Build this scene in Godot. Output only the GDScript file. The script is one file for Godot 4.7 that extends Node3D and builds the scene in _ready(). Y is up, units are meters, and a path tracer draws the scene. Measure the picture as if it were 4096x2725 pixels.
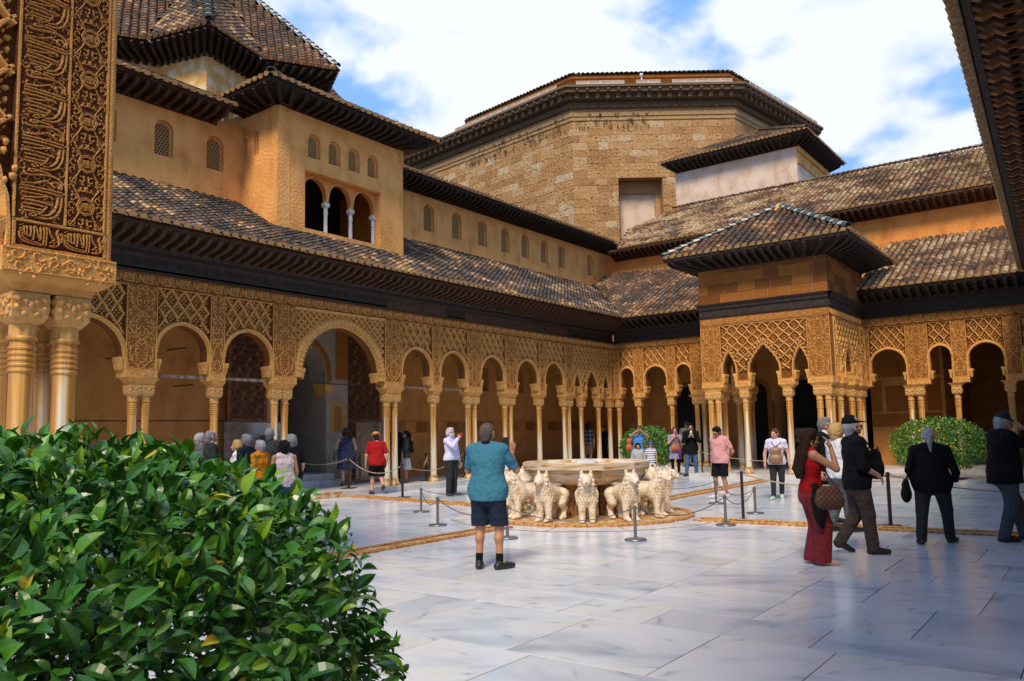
extends Node3D

# ---------------------------------------------------------------- mesh builder
class MB:
	var v := PackedVector3Array()
	var n := PackedVector3Array()
	var uv := PackedVector2Array()
	var c := PackedColorArray()
	var col := Color(1, 1, 1)
	var colored := false
	func vert(p: Vector3, m: Vector3, t: Vector2) -> void:
		v.append(p); n.append(m); uv.append(t)
		if colored: c.append(col)
	func tri(a: Vector3, b: Vector3, d: Vector3, ta := Vector2.ZERO, tb := Vector2.ZERO, td := Vector2.ZERO) -> void:
		var m := (b - a).cross(d - a)
		if m.length_squared() < 1e-14: return
		m = m.normalized()
		vert(a, m, ta); vert(d, m, td); vert(b, m, tb)
	func quad(a: Vector3, b: Vector3, d: Vector3, e: Vector3, ta := Vector2.ZERO, tb := Vector2(1, 0), td := Vector2(1, 1), te := Vector2(0, 1)) -> void:
		tri(a, b, d, ta, tb, td)
		tri(a, d, e, ta, td, te)
	func squad(a: Vector3, b: Vector3, d: Vector3, e: Vector3, na: Vector3, nb: Vector3, nd: Vector3, ne: Vector3, ta := Vector2.ZERO, tb := Vector2(1, 0), td := Vector2(1, 1), te := Vector2(0, 1)) -> void:
		vert(a, na, ta); vert(d, nd, td); vert(b, nb, tb)
		vert(a, na, ta); vert(e, ne, te); vert(d, nd, td)
	func box(x: Transform3D, s: Vector3) -> void:
		var h := s * 0.5
		var p := []
		for i in 8:
			p.append(x * Vector3(h.x if i & 1 else -h.x, h.y if i & 2 else -h.y, h.z if i & 4 else -h.z))
		var sx := s.x; var sy := s.y; var sz := s.z
		quad(p[4], p[5], p[7], p[6], Vector2(0, 0), Vector2(sx, 0), Vector2(sx, sy), Vector2(0, sy))
		quad(p[1], p[0], p[2], p[3], Vector2(0, 0), Vector2(sx, 0), Vector2(sx, sy), Vector2(0, sy))
		quad(p[5], p[1], p[3], p[7], Vector2(0, 0), Vector2(sz, 0), Vector2(sz, sy), Vector2(0, sy))
		quad(p[0], p[4], p[6], p[2], Vector2(0, 0), Vector2(sz, 0), Vector2(sz, sy), Vector2(0, sy))
		quad(p[6], p[7], p[3], p[2], Vector2(0, 0), Vector2(sx, 0), Vector2(sx, sz), Vector2(0, sz))
		quad(p[0], p[1], p[5], p[4], Vector2(0, 0), Vector2(sx, 0), Vector2(sx, sz), Vector2(0, sz))
	func cbox(a: Vector3, b: Vector3) -> void:   # axis-aligned, corner to corner
		box(Transform3D(Basis(), (a + b) * 0.5), (b - a).abs())
	func fbox(F: Transform3D, a: Vector3, b: Vector3) -> void:   # corner to corner in a frame
		box(F * Transform3D(Basis(), (a + b) * 0.5), (b - a).abs())
	func bbox(x: Transform3D, s: Vector3, bv: float) -> void:   # box with bevelled edges on its +z face
		var h := s * 0.5
		var q := []
		for k in [[h.x, h.y, -h.z], [h.x, h.y, h.z - bv], [h.x - bv, h.y - bv, h.z]]:
			q.append([x * Vector3(-k[0], -k[1], k[2]), x * Vector3(k[0], -k[1], k[2]), x * Vector3(k[0], k[1], k[2]), x * Vector3(-k[0], k[1], k[2])])
		for l in 2:
			for i in 4:
				var j := (i + 1) % 4
				quad(q[l][i], q[l][j], q[l + 1][j], q[l + 1][i])
		quad(q[2][0], q[2][1], q[2][2], q[2][3], Vector2(0, 0), Vector2(s.x, 0), Vector2(s.x, s.y), Vector2(0, s.y))
	func extrude(F: Transform3D, poly: PackedVector2Array, d0: float, d1: float, back := false) -> void:
		var area := 0.0
		var m := poly.size()
		for i in m:
			var a := poly[i]; var b := poly[(i + 1) % m]
			area += a.x * b.y - b.x * a.y
		if area < 0: poly.reverse()
		var t := Geometry2D.triangulate_polygon(poly)
		for k in range(0, t.size(), 3):
			var a := poly[t[k]]; var b := poly[t[k + 1]]; var d := poly[t[k + 2]]
			if (b - a).cross(d - a) < 0:
				var w := b; b = d; d = w
			tri(F * Vector3(a.x, a.y, d1), F * Vector3(b.x, b.y, d1), F * Vector3(d.x, d.y, d1), a, b, d)
			if back: tri(F * Vector3(a.x, a.y, d0), F * Vector3(d.x, d.y, d0), F * Vector3(b.x, b.y, d0), a, d, b)
		for i in m:
			var a := poly[i]; var b := poly[(i + 1) % m]
			quad(F * Vector3(a.x, a.y, d0), F * Vector3(b.x, b.y, d0), F * Vector3(b.x, b.y, d1), F * Vector3(a.x, a.y, d1), Vector2(a.x, d0), Vector2(b.x, d0), Vector2(b.x, d1), Vector2(a.x, d1))
	func lathe(x: Transform3D, prof: Array, seg: int, flute := 0.0, nf := 0) -> void:   # prof: [r, y]
		for k in prof.size() - 1:
			var p: Array = prof[k]; var q: Array = prof[k + 1]
			var t := Vector2(q[1] - p[1], p[0] - q[0]).normalized()
			for i in seg:
				var a := TAU * i / seg; var b := TAU * (i + 1) / seg
				var fa := 1.0 - flute * (0.5 + 0.5 * cos(nf * a)); var fb := 1.0 - flute * (0.5 + 0.5 * cos(nf * b))
				var ca := Vector3(cos(a), 0, -sin(a)); var cb := Vector3(cos(b), 0, -sin(b))
				var A: Vector3 = ca * (p[0] * fa) + Vector3(0, p[1], 0); var B: Vector3 = cb * (p[0] * fb) + Vector3(0, p[1], 0)
				var D: Vector3 = cb * (q[0] * fb) + Vector3(0, q[1], 0); var E: Vector3 = ca * (q[0] * fa) + Vector3(0, q[1], 0)
				var u0 := float(i) / seg; var u1 := float(i + 1) / seg
				if flute > 0:
					quad(x * A, x * B, x * D, x * E, Vector2(u0, p[1]), Vector2(u1, p[1]), Vector2(u1, q[1]), Vector2(u0, q[1]))
				else:
					var na := (x.basis * (ca * t.x + Vector3(0, t.y, 0))).normalized(); var nb := (x.basis * (cb * t.x + Vector3(0, t.y, 0))).normalized()
					squad(x * A, x * B, x * D, x * E, na, nb, nb, na, Vector2(u0, p[1]), Vector2(u1, p[1]), Vector2(u1, q[1]), Vector2(u0, q[1]))
	func loft(F: Transform3D, cu: float, cd: float, lv: Array) -> void:   # square sections [half u, half depth, y]
		for k in lv.size() - 1:
			var p: Array = lv[k]; var q: Array = lv[k + 1]
			var a := [Vector3(cu - p[0], p[2], cd + p[1]), Vector3(cu + p[0], p[2], cd + p[1]), Vector3(cu + p[0], p[2], cd - p[1]), Vector3(cu - p[0], p[2], cd - p[1])]
			var b := [Vector3(cu - q[0], q[2], cd + q[1]), Vector3(cu + q[0], q[2], cd + q[1]), Vector3(cu + q[0], q[2], cd - q[1]), Vector3(cu - q[0], q[2], cd - q[1])]
			for i in 4:
				var j := (i + 1) % 4
				quad(F * a[i], F * a[j], F * b[j], F * b[i], Vector2(0, p[2]), Vector2(0.3, p[2]), Vector2(0.3, q[2]), Vector2(0, q[2]))
		var e: Array = lv[lv.size() - 1]
		quad(F * Vector3(cu - e[0], e[2], cd + e[1]), F * Vector3(cu + e[0], e[2], cd + e[1]), F * Vector3(cu + e[0], e[2], cd - e[1]), F * Vector3(cu - e[0], e[2], cd - e[1]))
		e = lv[0]
		quad(F * Vector3(cu - e[0], e[2], cd - e[1]), F * Vector3(cu + e[0], e[2], cd - e[1]), F * Vector3(cu + e[0], e[2], cd + e[1]), F * Vector3(cu - e[0], e[2], cd + e[1]))
	func tube(pts: PackedVector3Array, r: float, seg: int, r1 := -1.0) -> void:
		var m := pts.size()
		var pu := Vector3.ZERO
		var rings := []
		for i in m:
			var t := (pts[mini(i + 1, m - 1)] - pts[maxi(i - 1, 0)]).normalized()
			if pu == Vector3.ZERO: pu = t.cross(Vector3(0.3, 1, 0.2)).normalized()
			pu = (pu - t * pu.dot(t)).normalized()
			var w := t.cross(pu)
			var rr := r if r1 < 0 else lerpf(r, r1, float(i) / (m - 1))
			var ring := []
			for k in seg:
				var a := TAU * k / seg
				var d := pu * cos(a) + w * sin(a)
				ring.append([pts[i] + d * rr, d])
			rings.append(ring)
		for i in m - 1:
			for k in seg:
				var l := (k + 1) % seg
				var A: Array = rings[i][k]; var B: Array = rings[i][l]; var D: Array = rings[i + 1][l]; var E: Array = rings[i + 1][k]
				squad(A[0], B[0], D[0], E[0], A[1], B[1], D[1], E[1], Vector2(float(k) / seg, i), Vector2(float(k + 1) / seg, i), Vector2(float(k + 1) / seg, i + 1), Vector2(float(k) / seg, i + 1))
		for k in range(1, seg - 1):
			tri(rings[0][0][0], rings[0][k + 1][0], rings[0][k][0])
			tri(rings[m - 1][0][0], rings[m - 1][k][0], rings[m - 1][k + 1][0])
	func blob(x: Transform3D, seg := 6, lat := 3) -> void:   # dome of radius 1 on the xz... x: right, y: up along the dome axis
		for j in lat:
			var a0 := PI * 0.5 * j / lat; var a1 := PI * 0.5 * (j + 1) / lat
			for i in seg:
				var b0 := TAU * i / seg; var b1 := TAU * (i + 1) / seg
				var A := Vector3(cos(a0) * cos(b0), sin(a0), -cos(a0) * sin(b0)); var B := Vector3(cos(a0) * cos(b1), sin(a0), -cos(a0) * sin(b1))
				var D := Vector3(cos(a1) * cos(b1), sin(a1), -cos(a1) * sin(b1)); var E := Vector3(cos(a1) * cos(b0), sin(a1), -cos(a1) * sin(b0))
				squad(x * A, x * B, x * D, x * E, (x.basis * A).normalized(), (x.basis * B).normalized(), (x.basis * D).normalized(), (x.basis * E).normalized())
	func ribbon(F: Transform3D, pts: PackedVector2Array, w: float, d0: float, d1: float, w1 := -1.0) -> void:   # raised strip along a flat path in a frame
		var m := pts.size()
		var L := []
		for i in m:
			var t := (pts[mini(i + 1, m - 1)] - pts[maxi(i - 1, 0)]).normalized()
			var o := Vector2(-t.y, t.x) * (w if w1 < 0 else lerpf(w, w1, float(i) / (m - 1))) * 0.5
			L.append([pts[i] + o, pts[i] - o])
		for i in m - 1:
			var a: Vector2 = L[i][1]; var b: Vector2 = L[i + 1][1]; var d: Vector2 = L[i + 1][0]; var e: Vector2 = L[i][0]
			var am := a.lerp(e, 0.28); var em := a.lerp(e, 0.72); var bm := b.lerp(d, 0.28); var dm := b.lerp(d, 0.72)
			quad(F * Vector3(am.x, am.y, d1), F * Vector3(bm.x, bm.y, d1), F * Vector3(dm.x, dm.y, d1), F * Vector3(em.x, em.y, d1))
			quad(F * Vector3(a.x, a.y, d0), F * Vector3(b.x, b.y, d0), F * Vector3(bm.x, bm.y, d1), F * Vector3(am.x, am.y, d1))
			quad(F * Vector3(em.x, em.y, d1), F * Vector3(dm.x, dm.y, d1), F * Vector3(d.x, d.y, d0), F * Vector3(e.x, e.y, d0))
	func mesh() -> ArrayMesh:
		var a := []
		a.resize(Mesh.ARRAY_MAX)
		a[Mesh.ARRAY_VERTEX] = v; a[Mesh.ARRAY_NORMAL] = n; a[Mesh.ARRAY_TEX_UV] = uv
		if colored: a[Mesh.ARRAY_COLOR] = c
		var o := ArrayMesh.new()
		if v.size() >= 3: o.add_surface_from_arrays(Mesh.PRIMITIVE_TRIANGLES, a)
		return o

# ---------------------------------------------------------------- nodes
var taken := {}
var M := {}
var R := RandomNumberGenerator.new()
const EYE := Vector3(0, 1.62, 0)

func named(parent: Node, nm: String) -> String:
	var k := str(parent.get_instance_id()) + nm
	var c: int = taken.get(k, 0)
	taken[k] = c + 1
	return nm if c == 0 else "%s_%03d" % [nm, c]

func thing(nm: String, label: String, cat: String, pos := Vector3.ZERO, yaw := 0.0, group := "") -> Node3D:
	var o := Node3D.new()
	o.name = named(self, nm)
	o.position = pos; o.rotation.y = yaw
	return tag(o, label, cat, group)

func tag(o: Node3D, label: String, cat: String, group := "") -> Node3D:
	if o.get_parent() == null: add_child(o)
	o.set_meta("label", label); o.set_meta("category", cat)
	if group: o.set_meta("group", group)
	return o

func part(parent: Node, nm: String, mesh: Mesh, mat: Material, xf := Transform3D.IDENTITY) -> MeshInstance3D:
	var o := MeshInstance3D.new()
	o.mesh = mesh; o.material_override = mat; o.transform = xf
	o.name = named(parent, nm)
	parent.add_child(o)
	return o

func single(nm: String, mesh: Mesh, mat: Material, label: String, cat: String, group := "", xf := Transform3D.IDENTITY) -> MeshInstance3D:
	var o := part(self, nm, mesh, mat, xf)
	tag(o, label, cat, group)
	return o

func struct(nm: String, mesh: Mesh, mat: Material, xf := Transform3D.IDENTITY) -> MeshInstance3D:
	var o := part(self, nm, mesh, mat, xf)
	o.set_meta("kind", "structure")
	return o

func stuff(parent: Node, nm: String, mesh: Mesh, mat: Material, xfs: Array, cols: Array = []) -> MultiMeshInstance3D:
	var mm := MultiMesh.new()
	mm.transform_format = MultiMesh.TRANSFORM_3D
	mm.use_colors = cols.size() > 0
	mm.mesh = mesh
	mm.instance_count = xfs.size()
	for i in xfs.size():
		mm.set_instance_transform(i, xfs[i])
		if cols.size(): mm.set_instance_color(i, cols[i])
	var o := MultiMeshInstance3D.new()
	o.multimesh = mm; o.material_override = mat
	o.name = named(parent, nm)
	o.set_meta("kind", "stuff")
	parent.add_child(o)
	return o

# ---------------------------------------------------------------- materials
func noise(kind: int, freq: float, oct: int, sd: int, frac := FastNoiseLite.FRACTAL_FBM) -> FastNoiseLite:
	var f := FastNoiseLite.new()
	f.noise_type = kind as FastNoiseLite.NoiseType
	f.frequency = freq; f.fractal_octaves = oct; f.seed = sd
	f.fractal_type = frac as FastNoiseLite.FractalType
	return f

func ntex(f: FastNoiseLite, size: int, ramp: Array = [], normal := 0.0) -> NoiseTexture2D:
	var t := NoiseTexture2D.new()
	t.width = size; t.height = size; t.seamless = true; t.seamless_blend_skirt = 0.2
	t.noise = f
	if ramp.size():
		var g := Gradient.new()
		var off := PackedFloat32Array(); var cs := PackedColorArray()
		for r in ramp:
			off.append(r[0]); cs.append(r[1])
		g.offsets = off; g.colors = cs
		t.color_ramp = g
	if normal > 0:
		t.as_normal_map = true; t.bump_strength = normal
	return t

func lin(r: float, g: float, b: float) -> Color:
	return Color(r, g, b).linear_to_srgb()

func S(r: int, g: int, b: int) -> Color:
	return Color(r / 255.0, g / 255.0, b / 255.0)

func mat(nm: String, color: Color, rough := 0.85) -> StandardMaterial3D:
	var m := StandardMaterial3D.new()
	m.resource_name = nm
	m.albedo_color = color; m.roughness = rough
	M[nm] = m
	return m

func tri(m: StandardMaterial3D, scale: float, world := true) -> StandardMaterial3D:
	m.uv1_triplanar = true; m.uv1_world_triplanar = world
	m.uv1_scale = Vector3.ONE * scale
	m.uv1_triplanar_sharpness = 4.0
	return m

func bump(m: StandardMaterial3D, t: Texture2D, cm: float) -> StandardMaterial3D:
	m.heightmap_enabled = true; m.heightmap_texture = t; m.heightmap_scale = cm
	return m

# ---------------------------------------------------------------- the scene
func _ready() -> void:
	R.seed = 7
	make_camera()
	make_sky()
	make_materials()
	make_prototypes()
	build_ground()
	build_south_gallery()
	build_south_upper()
	build_west_gallery()
	build_west_pavilion()
	build_east_pavilion()
	build_north_eave()
	build_chapel()
	build_fountain()
	build_barriers()
	build_bushes()
	build_door_area()
	build_people()

func make_camera() -> void:
	var cam := Camera3D.new()
	cam.name = "viewpoint"
	# aimed to the left of the long axis, a little upwards, rolled by about a degree
	var yaw := -0.647039881; var pit := 0.0947199773; var rol := -0.0195687575
	var f := Vector3(sin(yaw) * cos(pit), sin(pit), -cos(yaw) * cos(pit))
	var r := Vector3(cos(yaw), 0, sin(yaw))
	var u := r.cross(f)
	var r2 := r * cos(rol) + u * sin(rol)
	var u2 := u * cos(rol) - r * sin(rol)
	cam.transform = Transform3D(Basis(r2, u2, -f), EYE)
	cam.projection = Camera3D.PROJECTION_FRUSTUM
	cam.near = 0.05; cam.far = 400.0
	cam.size = 0.05 * 2725.0 / 3184.79187
	cam.frustum_offset = Vector2(0, 0.05 * (1428.07704 - 1362.5) / 3184.79187)
	add_child(cam)
	cam.current = true

func make_sky() -> void:
	var w := 2048; var h := 1024
	var im := Image.create(w, h, false, Image.FORMAT_RGBF)
	im.fill(Color(0.34, 0.32, 0.29))
	var n1 := noise(FastNoiseLite.TYPE_SIMPLEX_SMOOTH, 0.55, 5, 11)
	n1.domain_warp_enabled = true; n1.domain_warp_amplitude = 0.8; n1.domain_warp_frequency = 0.5
	var n2 := noise(FastNoiseLite.TYPE_SIMPLEX_SMOOTH, 1.7, 5, 29)
	var n3 := noise(FastNoiseLite.TYPE_SIMPLEX_SMOOTH, 0.16, 2, 5)
	for y in h / 2:
		var el := (0.5 - (y + 0.5) / h) * PI
		var cy := cos(el); var sy := sin(el)
		var sc := 2.2 / (sy + 0.22)
		for x in range(0, w):
			var az := ((x + 0.5) / w) * TAU
			var px := sin(az) * cy * sc; var pz := -cos(az) * cy * sc
			var big := n3.get_noise_2d(px, pz)
			var cov := 0.10 + 1.3 * n1.get_noise_2d(px, pz) + 0.9 * big
			var det := n2.get_noise_2d(px + 9.0, pz)
			cov = clampf(cov + 0.75 * det, 0.0, 1.0)
			cov = smoothstep(0.05, 0.75, cov)
			var shade := clampf(0.74 + 0.75 * det + 0.7 * big, 0.0, 1.0)
			var cl := Color(0.28, 0.42, 0.72).lerp(Color(0.70, 0.74, 0.79), shade)
			var bl := Color(0.06, 0.22, 0.58).lerp(Color(0.16, 0.38, 0.78), cy * cy)
			im.set_pixel(x, y, bl.lerp(cl, 0.10 + 0.90 * cov))
	var sm := PanoramaSkyMaterial.new()
	sm.panorama = ImageTexture.create_from_image(im)
	var sky := Sky.new()
	sky.sky_material = sm
	var env := Environment.new()
	env.background_mode = Environment.BG_SKY
	env.sky = sky
	env.tonemap_mode = Environment.TONE_MAPPER_LINEAR
	env.tonemap_exposure = 1.38
	env.sdfgi_enabled = true; env.ssao_enabled = true; env.ssil_enabled = true
	var we := WorldEnvironment.new()
	we.name = "environment"; we.environment = env
	add_child(we)
	var sun := DirectionalLight3D.new()
	sun.name = "sun"
	sun.light_color = Color(1.0, 0.93, 0.82)
	sun.light_energy = 0.95
	sun.light_angular_distance = 16.0
	sun.shadow_enabled = true
	sun.transform = Transform3D(Basis.looking_at(-Vector3(0.24, 0.76, 0.60), Vector3.UP), Vector3(0, 30, 0))
	add_child(sun)

func make_materials() -> void:
	var m: StandardMaterial3D
	# plaster: blotched ochre
	var blot := ntex(noise(FastNoiseLite.TYPE_SIMPLEX_SMOOTH, 0.012, 5, 3), 512, [[0.0, S(228, 212, 192)], [0.35, S(246, 238, 228)], [0.6, S(255, 251, 246)], [1.0, S(255, 255, 255)]])
	var grain := ntex(noise(FastNoiseLite.TYPE_SIMPLEX, 0.09, 4, 4), 512)
	m = tri(mat("plaster", lin(0.80, 0.405, 0.125), 0.92), 0.16); m.albedo_texture = blot; bump(m, grain, 1.2)
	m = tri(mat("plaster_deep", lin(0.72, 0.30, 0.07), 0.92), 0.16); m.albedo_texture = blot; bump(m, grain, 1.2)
	m = tri(mat("plaster_white", lin(0.70, 0.58, 0.50), 0.92), 0.12); m.albedo_texture = blot; bump(m, grain, 1.0)
	var worn := ntex(noise(FastNoiseLite.TYPE_SIMPLEX_SMOOTH, 0.014, 6, 31), 512, [[0.0, S(214, 158, 92)], [0.45, S(232, 190, 120)], [0.6, S(238, 205, 145)], [0.72, S(236, 218, 188)], [1.0, S(232, 224, 212)]])
	m = tri(mat("plaster_worn", S(238, 232, 225), 0.92), 0.3); m.albedo_texture = worn; bump(m, grain, 1.2)
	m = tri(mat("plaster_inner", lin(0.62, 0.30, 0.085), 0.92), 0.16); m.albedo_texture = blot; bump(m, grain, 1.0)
	m = tri(mat("plaster_grey", lin(0.36, 0.33, 0.29), 0.92), 0.2); m.albedo_texture = blot; bump(m, grain, 1.0)
	# carved stucco: swirling relief
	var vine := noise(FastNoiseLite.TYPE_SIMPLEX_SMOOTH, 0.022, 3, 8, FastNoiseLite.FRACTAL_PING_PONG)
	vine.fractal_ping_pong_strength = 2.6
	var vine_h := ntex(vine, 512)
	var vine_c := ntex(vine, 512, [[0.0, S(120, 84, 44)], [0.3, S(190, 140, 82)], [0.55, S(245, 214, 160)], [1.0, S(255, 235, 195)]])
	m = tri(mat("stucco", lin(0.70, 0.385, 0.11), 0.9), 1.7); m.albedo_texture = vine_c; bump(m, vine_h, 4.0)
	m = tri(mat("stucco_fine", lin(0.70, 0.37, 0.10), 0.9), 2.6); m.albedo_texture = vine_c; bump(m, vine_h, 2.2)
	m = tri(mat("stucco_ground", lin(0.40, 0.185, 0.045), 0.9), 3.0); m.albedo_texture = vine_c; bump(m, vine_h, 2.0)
	m = tri(mat("stucco_rib", lin(0.72, 0.395, 0.115), 0.88), 0.7); m.albedo_texture = blot; bump(m, grain, 0.5)
	m = tri(mat("stucco_deep", lin(0.36, 0.185, 0.06), 0.95), 1.0); m.albedo_texture = blot
	m = tri(mat("stucco_near", lin(0.56, 0.285, 0.075), 0.85), 0.8); m.albedo_texture = blot; bump(m, grain, 0.8)
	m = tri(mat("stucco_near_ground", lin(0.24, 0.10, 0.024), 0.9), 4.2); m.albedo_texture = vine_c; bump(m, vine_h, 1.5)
	var broad := ntex(noise(FastNoiseLite.TYPE_SIMPLEX_SMOOTH, 0.009, 6, 83), 512, [[0.0, S(232, 218, 200)], [0.3, S(248, 240, 230)], [0.5, S(255, 252, 248)], [0.75, S(255, 250, 242)], [1.0, S(244, 236, 226)]])
	for k in ["plaster", "plaster_deep", "plaster_inner", "plaster_white", "stucco", "stucco_rib", "stucco_near", "stucco_fine"]:
		m = M[k]
		m.detail_enabled = true; m.detail_albedo = broad; m.detail_blend_mode = BaseMaterial3D.BLEND_MODE_MUL
		m.detail_uv_layer = BaseMaterial3D.DETAIL_UV_2
		m.uv2_triplanar = true; m.uv2_world_triplanar = true; m.uv2_scale = Vector3(0.31, 0.13, 0.31); m.uv2_triplanar_sharpness = 4.0
	# wood
	var wn := noise(FastNoiseLite.TYPE_SIMPLEX_SMOOTH, 0.02, 4, 17)
	var wood := ntex(wn, 512, [[0.0, S(120, 100, 90)], [0.5, S(200, 180, 165)], [1.0, S(255, 250, 245)]])
	m = tri(mat("wood_dark", lin(0.042, 0.028, 0.022), 0.75), 0.5); m.albedo_texture = wood; bump(m, ntex(wn, 512), 1.0)
	m = tri(mat("wood_brown", lin(0.11, 0.055, 0.026), 0.8), 0.6); m.albedo_texture = wood; bump(m, ntex(wn, 512), 1.0)
	m = tri(mat("wood_warm", lin(0.34, 0.16, 0.055), 0.8), 0.6); m.albedo_texture = wood
	m = tri(mat("wood_grey", lin(0.40, 0.34, 0.27), 0.85), 0.6); m.albedo_texture = wood
	m = tri(mat("wood_door", lin(0.19, 0.072, 0.02), 0.7), 1.2); m.albedo_texture = wood
	# marbles
	var vein := noise(FastNoiseLite.TYPE_SIMPLEX_SMOOTH, 0.006, 5, 41, FastNoiseLite.FRACTAL_RIDGED)
	vein.domain_warp_enabled = true; vein.domain_warp_amplitude = 40.0; vein.domain_warp_frequency = 0.008
	var soft := noise(FastNoiseLite.TYPE_SIMPLEX_SMOOTH, 0.008, 4, 43)
	var veins := ntex(vein, 1024, [[0.0, S(248, 249, 250)], [0.66, S(245, 246, 247)], [0.82, S(234, 236, 239)], [0.92, S(206, 211, 217)], [0.975, S(168, 174, 182)], [1.0, S(140, 146, 154)]])
	var soften := ntex(soft, 512, [[0.0, S(198, 204, 214)], [0.33, S(236, 238, 242)], [0.5, S(250, 250, 250)], [0.86, S(252, 246, 238)], [1.0, S(240, 222, 196)]])
	for k in 4:
		m = mat("marble_%d" % k, [lin(0.74, 0.785, 0.84), lin(0.67, 0.715, 0.78), lin(0.78, 0.81, 0.85), lin(0.62, 0.665, 0.73)][k], 0.2)
		m.albedo_texture = veins
		m.metallic_specular = 0.5
		m.detail_enabled = true; m.detail_albedo = soften; m.detail_blend_mode = BaseMaterial3D.BLEND_MODE_MUL
		m.detail_uv_layer = BaseMaterial3D.DETAIL_UV_1
	m = mat("joint", lin(0.07, 0.065, 0.06), 0.9)
	var och := ntex(noise(FastNoiseLite.TYPE_SIMPLEX_SMOOTH, 0.012, 5, 47), 512, [[0.0, S(150, 96, 38)], [0.3, S(196, 138, 66)], [0.5, S(222, 182, 122)], [0.7, S(236, 216, 182)], [1.0, S(244, 236, 222)]])
	m = tri(mat("marble_stained", lin(0.74, 0.70, 0.64), 0.45), 0.7); m.albedo_texture = och
	m = tri(mat("kerb_ochre", lin(0.62, 0.46, 0.28), 0.6), 1.6); m.albedo_texture = och
	m = tri(mat("step_marble", lin(0.62, 0.60, 0.58), 0.4), 0.5); m.albedo_texture = soften
	var strata := ntex(noise(FastNoiseLite.TYPE_SIMPLEX_SMOOTH, 0.014, 5, 53), 512, [[0.0, S(150, 100, 50)], [0.28, S(206, 160, 100)], [0.45, S(232, 214, 184)], [0.62, S(226, 224, 224)], [0.8, S(240, 228, 204)], [1.0, S(250, 246, 240)]])
	m = tri(mat("basin_marble", lin(0.80, 0.74, 0.66), 0.5), 0.7, false); m.uv1_scale = Vector3(0.22, 2.2, 0.22); m.albedo_texture = strata
	m = tri(mat("lion_marble", lin(0.80, 0.74, 0.66), 0.5), 1.0, false); m.albedo_texture = ntex(noise(FastNoiseLite.TYPE_SIMPLEX_SMOOTH, 0.012, 5, 59), 512, [[0.0, S(196, 150, 98)], [0.26, S(226, 198, 156)], [0.45, S(240, 230, 214)], [1.0, S(248, 244, 238)]])
	var curl := noise(FastNoiseLite.TYPE_CELLULAR, 0.05, 2, 61)
	bump(m, ntex(curl, 512), 1.0)
	# the shafts: ochre patina that gives way to bare white marble below (a stain with its own edge)
	var ci := Image.create(128, 512, false, Image.FORMAT_RGB8)
	var cn := noise(FastNoiseLite.TYPE_SIMPLEX_SMOOTH, 0.03, 4, 67)
	for y in 512:
		for x in 128:
			var a := TAU * x / 128.0
			var t := (511 - y) / 511.0 * 3.0     # metres
			var e := cn.get_noise_3d(cos(a) * 26.0, sin(a) * 26.0, t * 14.0)
			var f := cn.get_noise_3d(cos(a) * 60.0, sin(a) * 60.0 + 90.0, t * 9.0)
			var k := smoothstep(-0.4, 0.5, (t - 1.25) * 0.9 + e * 1.6)
			var c0 := S(206, 198, 186).lerp(S(232, 228, 222), 0.5 + f)
			var c1 := S(186, 128, 56).lerp(S(222, 176, 104), clampf(0.5 + f * 1.4, 0, 1))
			if t < 0.22: k = maxf(k, 0.45 + e)
			ci.set_pixel(x, y, c0.lerp(c1, clampf(k, 0, 1)))
	m = mat("shaft", S(250, 244, 232), 0.5)
	m.albedo_texture = ImageTexture.create_from_image(ci); m.uv1_scale = Vector3(1, -1.0 / 3.0, 1); m.uv1_offset = Vector3(0, 1, 0)
	m = tri(mat("capital", lin(0.66, 0.38, 0.125), 0.75), 2.0, false); m.albedo_texture = blot
	# chapel masonry
	var pit := noise(FastNoiseLite.TYPE_SIMPLEX_SMOOTH, 0.03, 5, 71)
	var pits := ntex(pit, 512, [[0.0, S(70, 54, 38)], [0.22, S(150, 120, 88)], [0.32, S(226, 204, 174)], [0.7, S(250, 238, 218)], [1.0, S(255, 250, 240)]])
	for k in 6:
		m = tri(mat("ashlar_%d" % k, [lin(0.45, 0.29, 0.145), lin(0.50, 0.345, 0.185), lin(0.38, 0.235, 0.115), lin(0.53, 0.40, 0.26), lin(0.44, 0.26, 0.12), lin(0.57, 0.48, 0.37)][k], 0.95), 0.33)
		m.albedo_texture = pits; bump(m, ntex(pit, 512), 3.0)
	m = tri(mat("chapel_trim", lin(0.50, 0.35, 0.20), 0.95), 0.5); m.albedo_texture = pits
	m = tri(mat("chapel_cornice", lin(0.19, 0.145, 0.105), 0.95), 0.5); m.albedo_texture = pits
	# roof tiles
	var lich := ntex(noise(FastNoiseLite.TYPE_SIMPLEX_SMOOTH, 0.02, 5, 73), 256, [[0.0, S(110, 104, 98)], [0.4, S(205, 198, 190)], [1.0, S(255, 255, 255)]])
	m = tri(mat("tile_any", Color.WHITE, 0.9), 2.2); m.albedo_texture = lich; m.vertex_color_use_as_albedo = true
	for k in TILE.size():
		m = tri(mat("tile_%d" % k, TILE[k], 0.9), 2.2); m.albedo_texture = lich
	m = mat("tile_pan", S(112, 84, 64), 0.95)
	m = tri(mat("mortar", lin(0.62, 0.36, 0.13), 0.95), 1.0); m.albedo_texture = blot
	for k in 4:
		m = tri(mat("glazed_%d" % k, [S(52, 92, 84), S(214, 210, 200), S(92, 116, 110), S(190, 188, 182)][k], 0.35), 2.0); m.albedo_texture = lich
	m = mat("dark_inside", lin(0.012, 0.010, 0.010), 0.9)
	m = mat("lattice_dark", lin(0.025, 0.02, 0.018), 0.9)
	m = tri(mat("lattice", lin(0.46, 0.27, 0.11), 0.85), 1.0)
	m = mat("steel", lin(0.20, 0.20, 0.21), 0.38); m.metallic = 0.7
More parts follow.
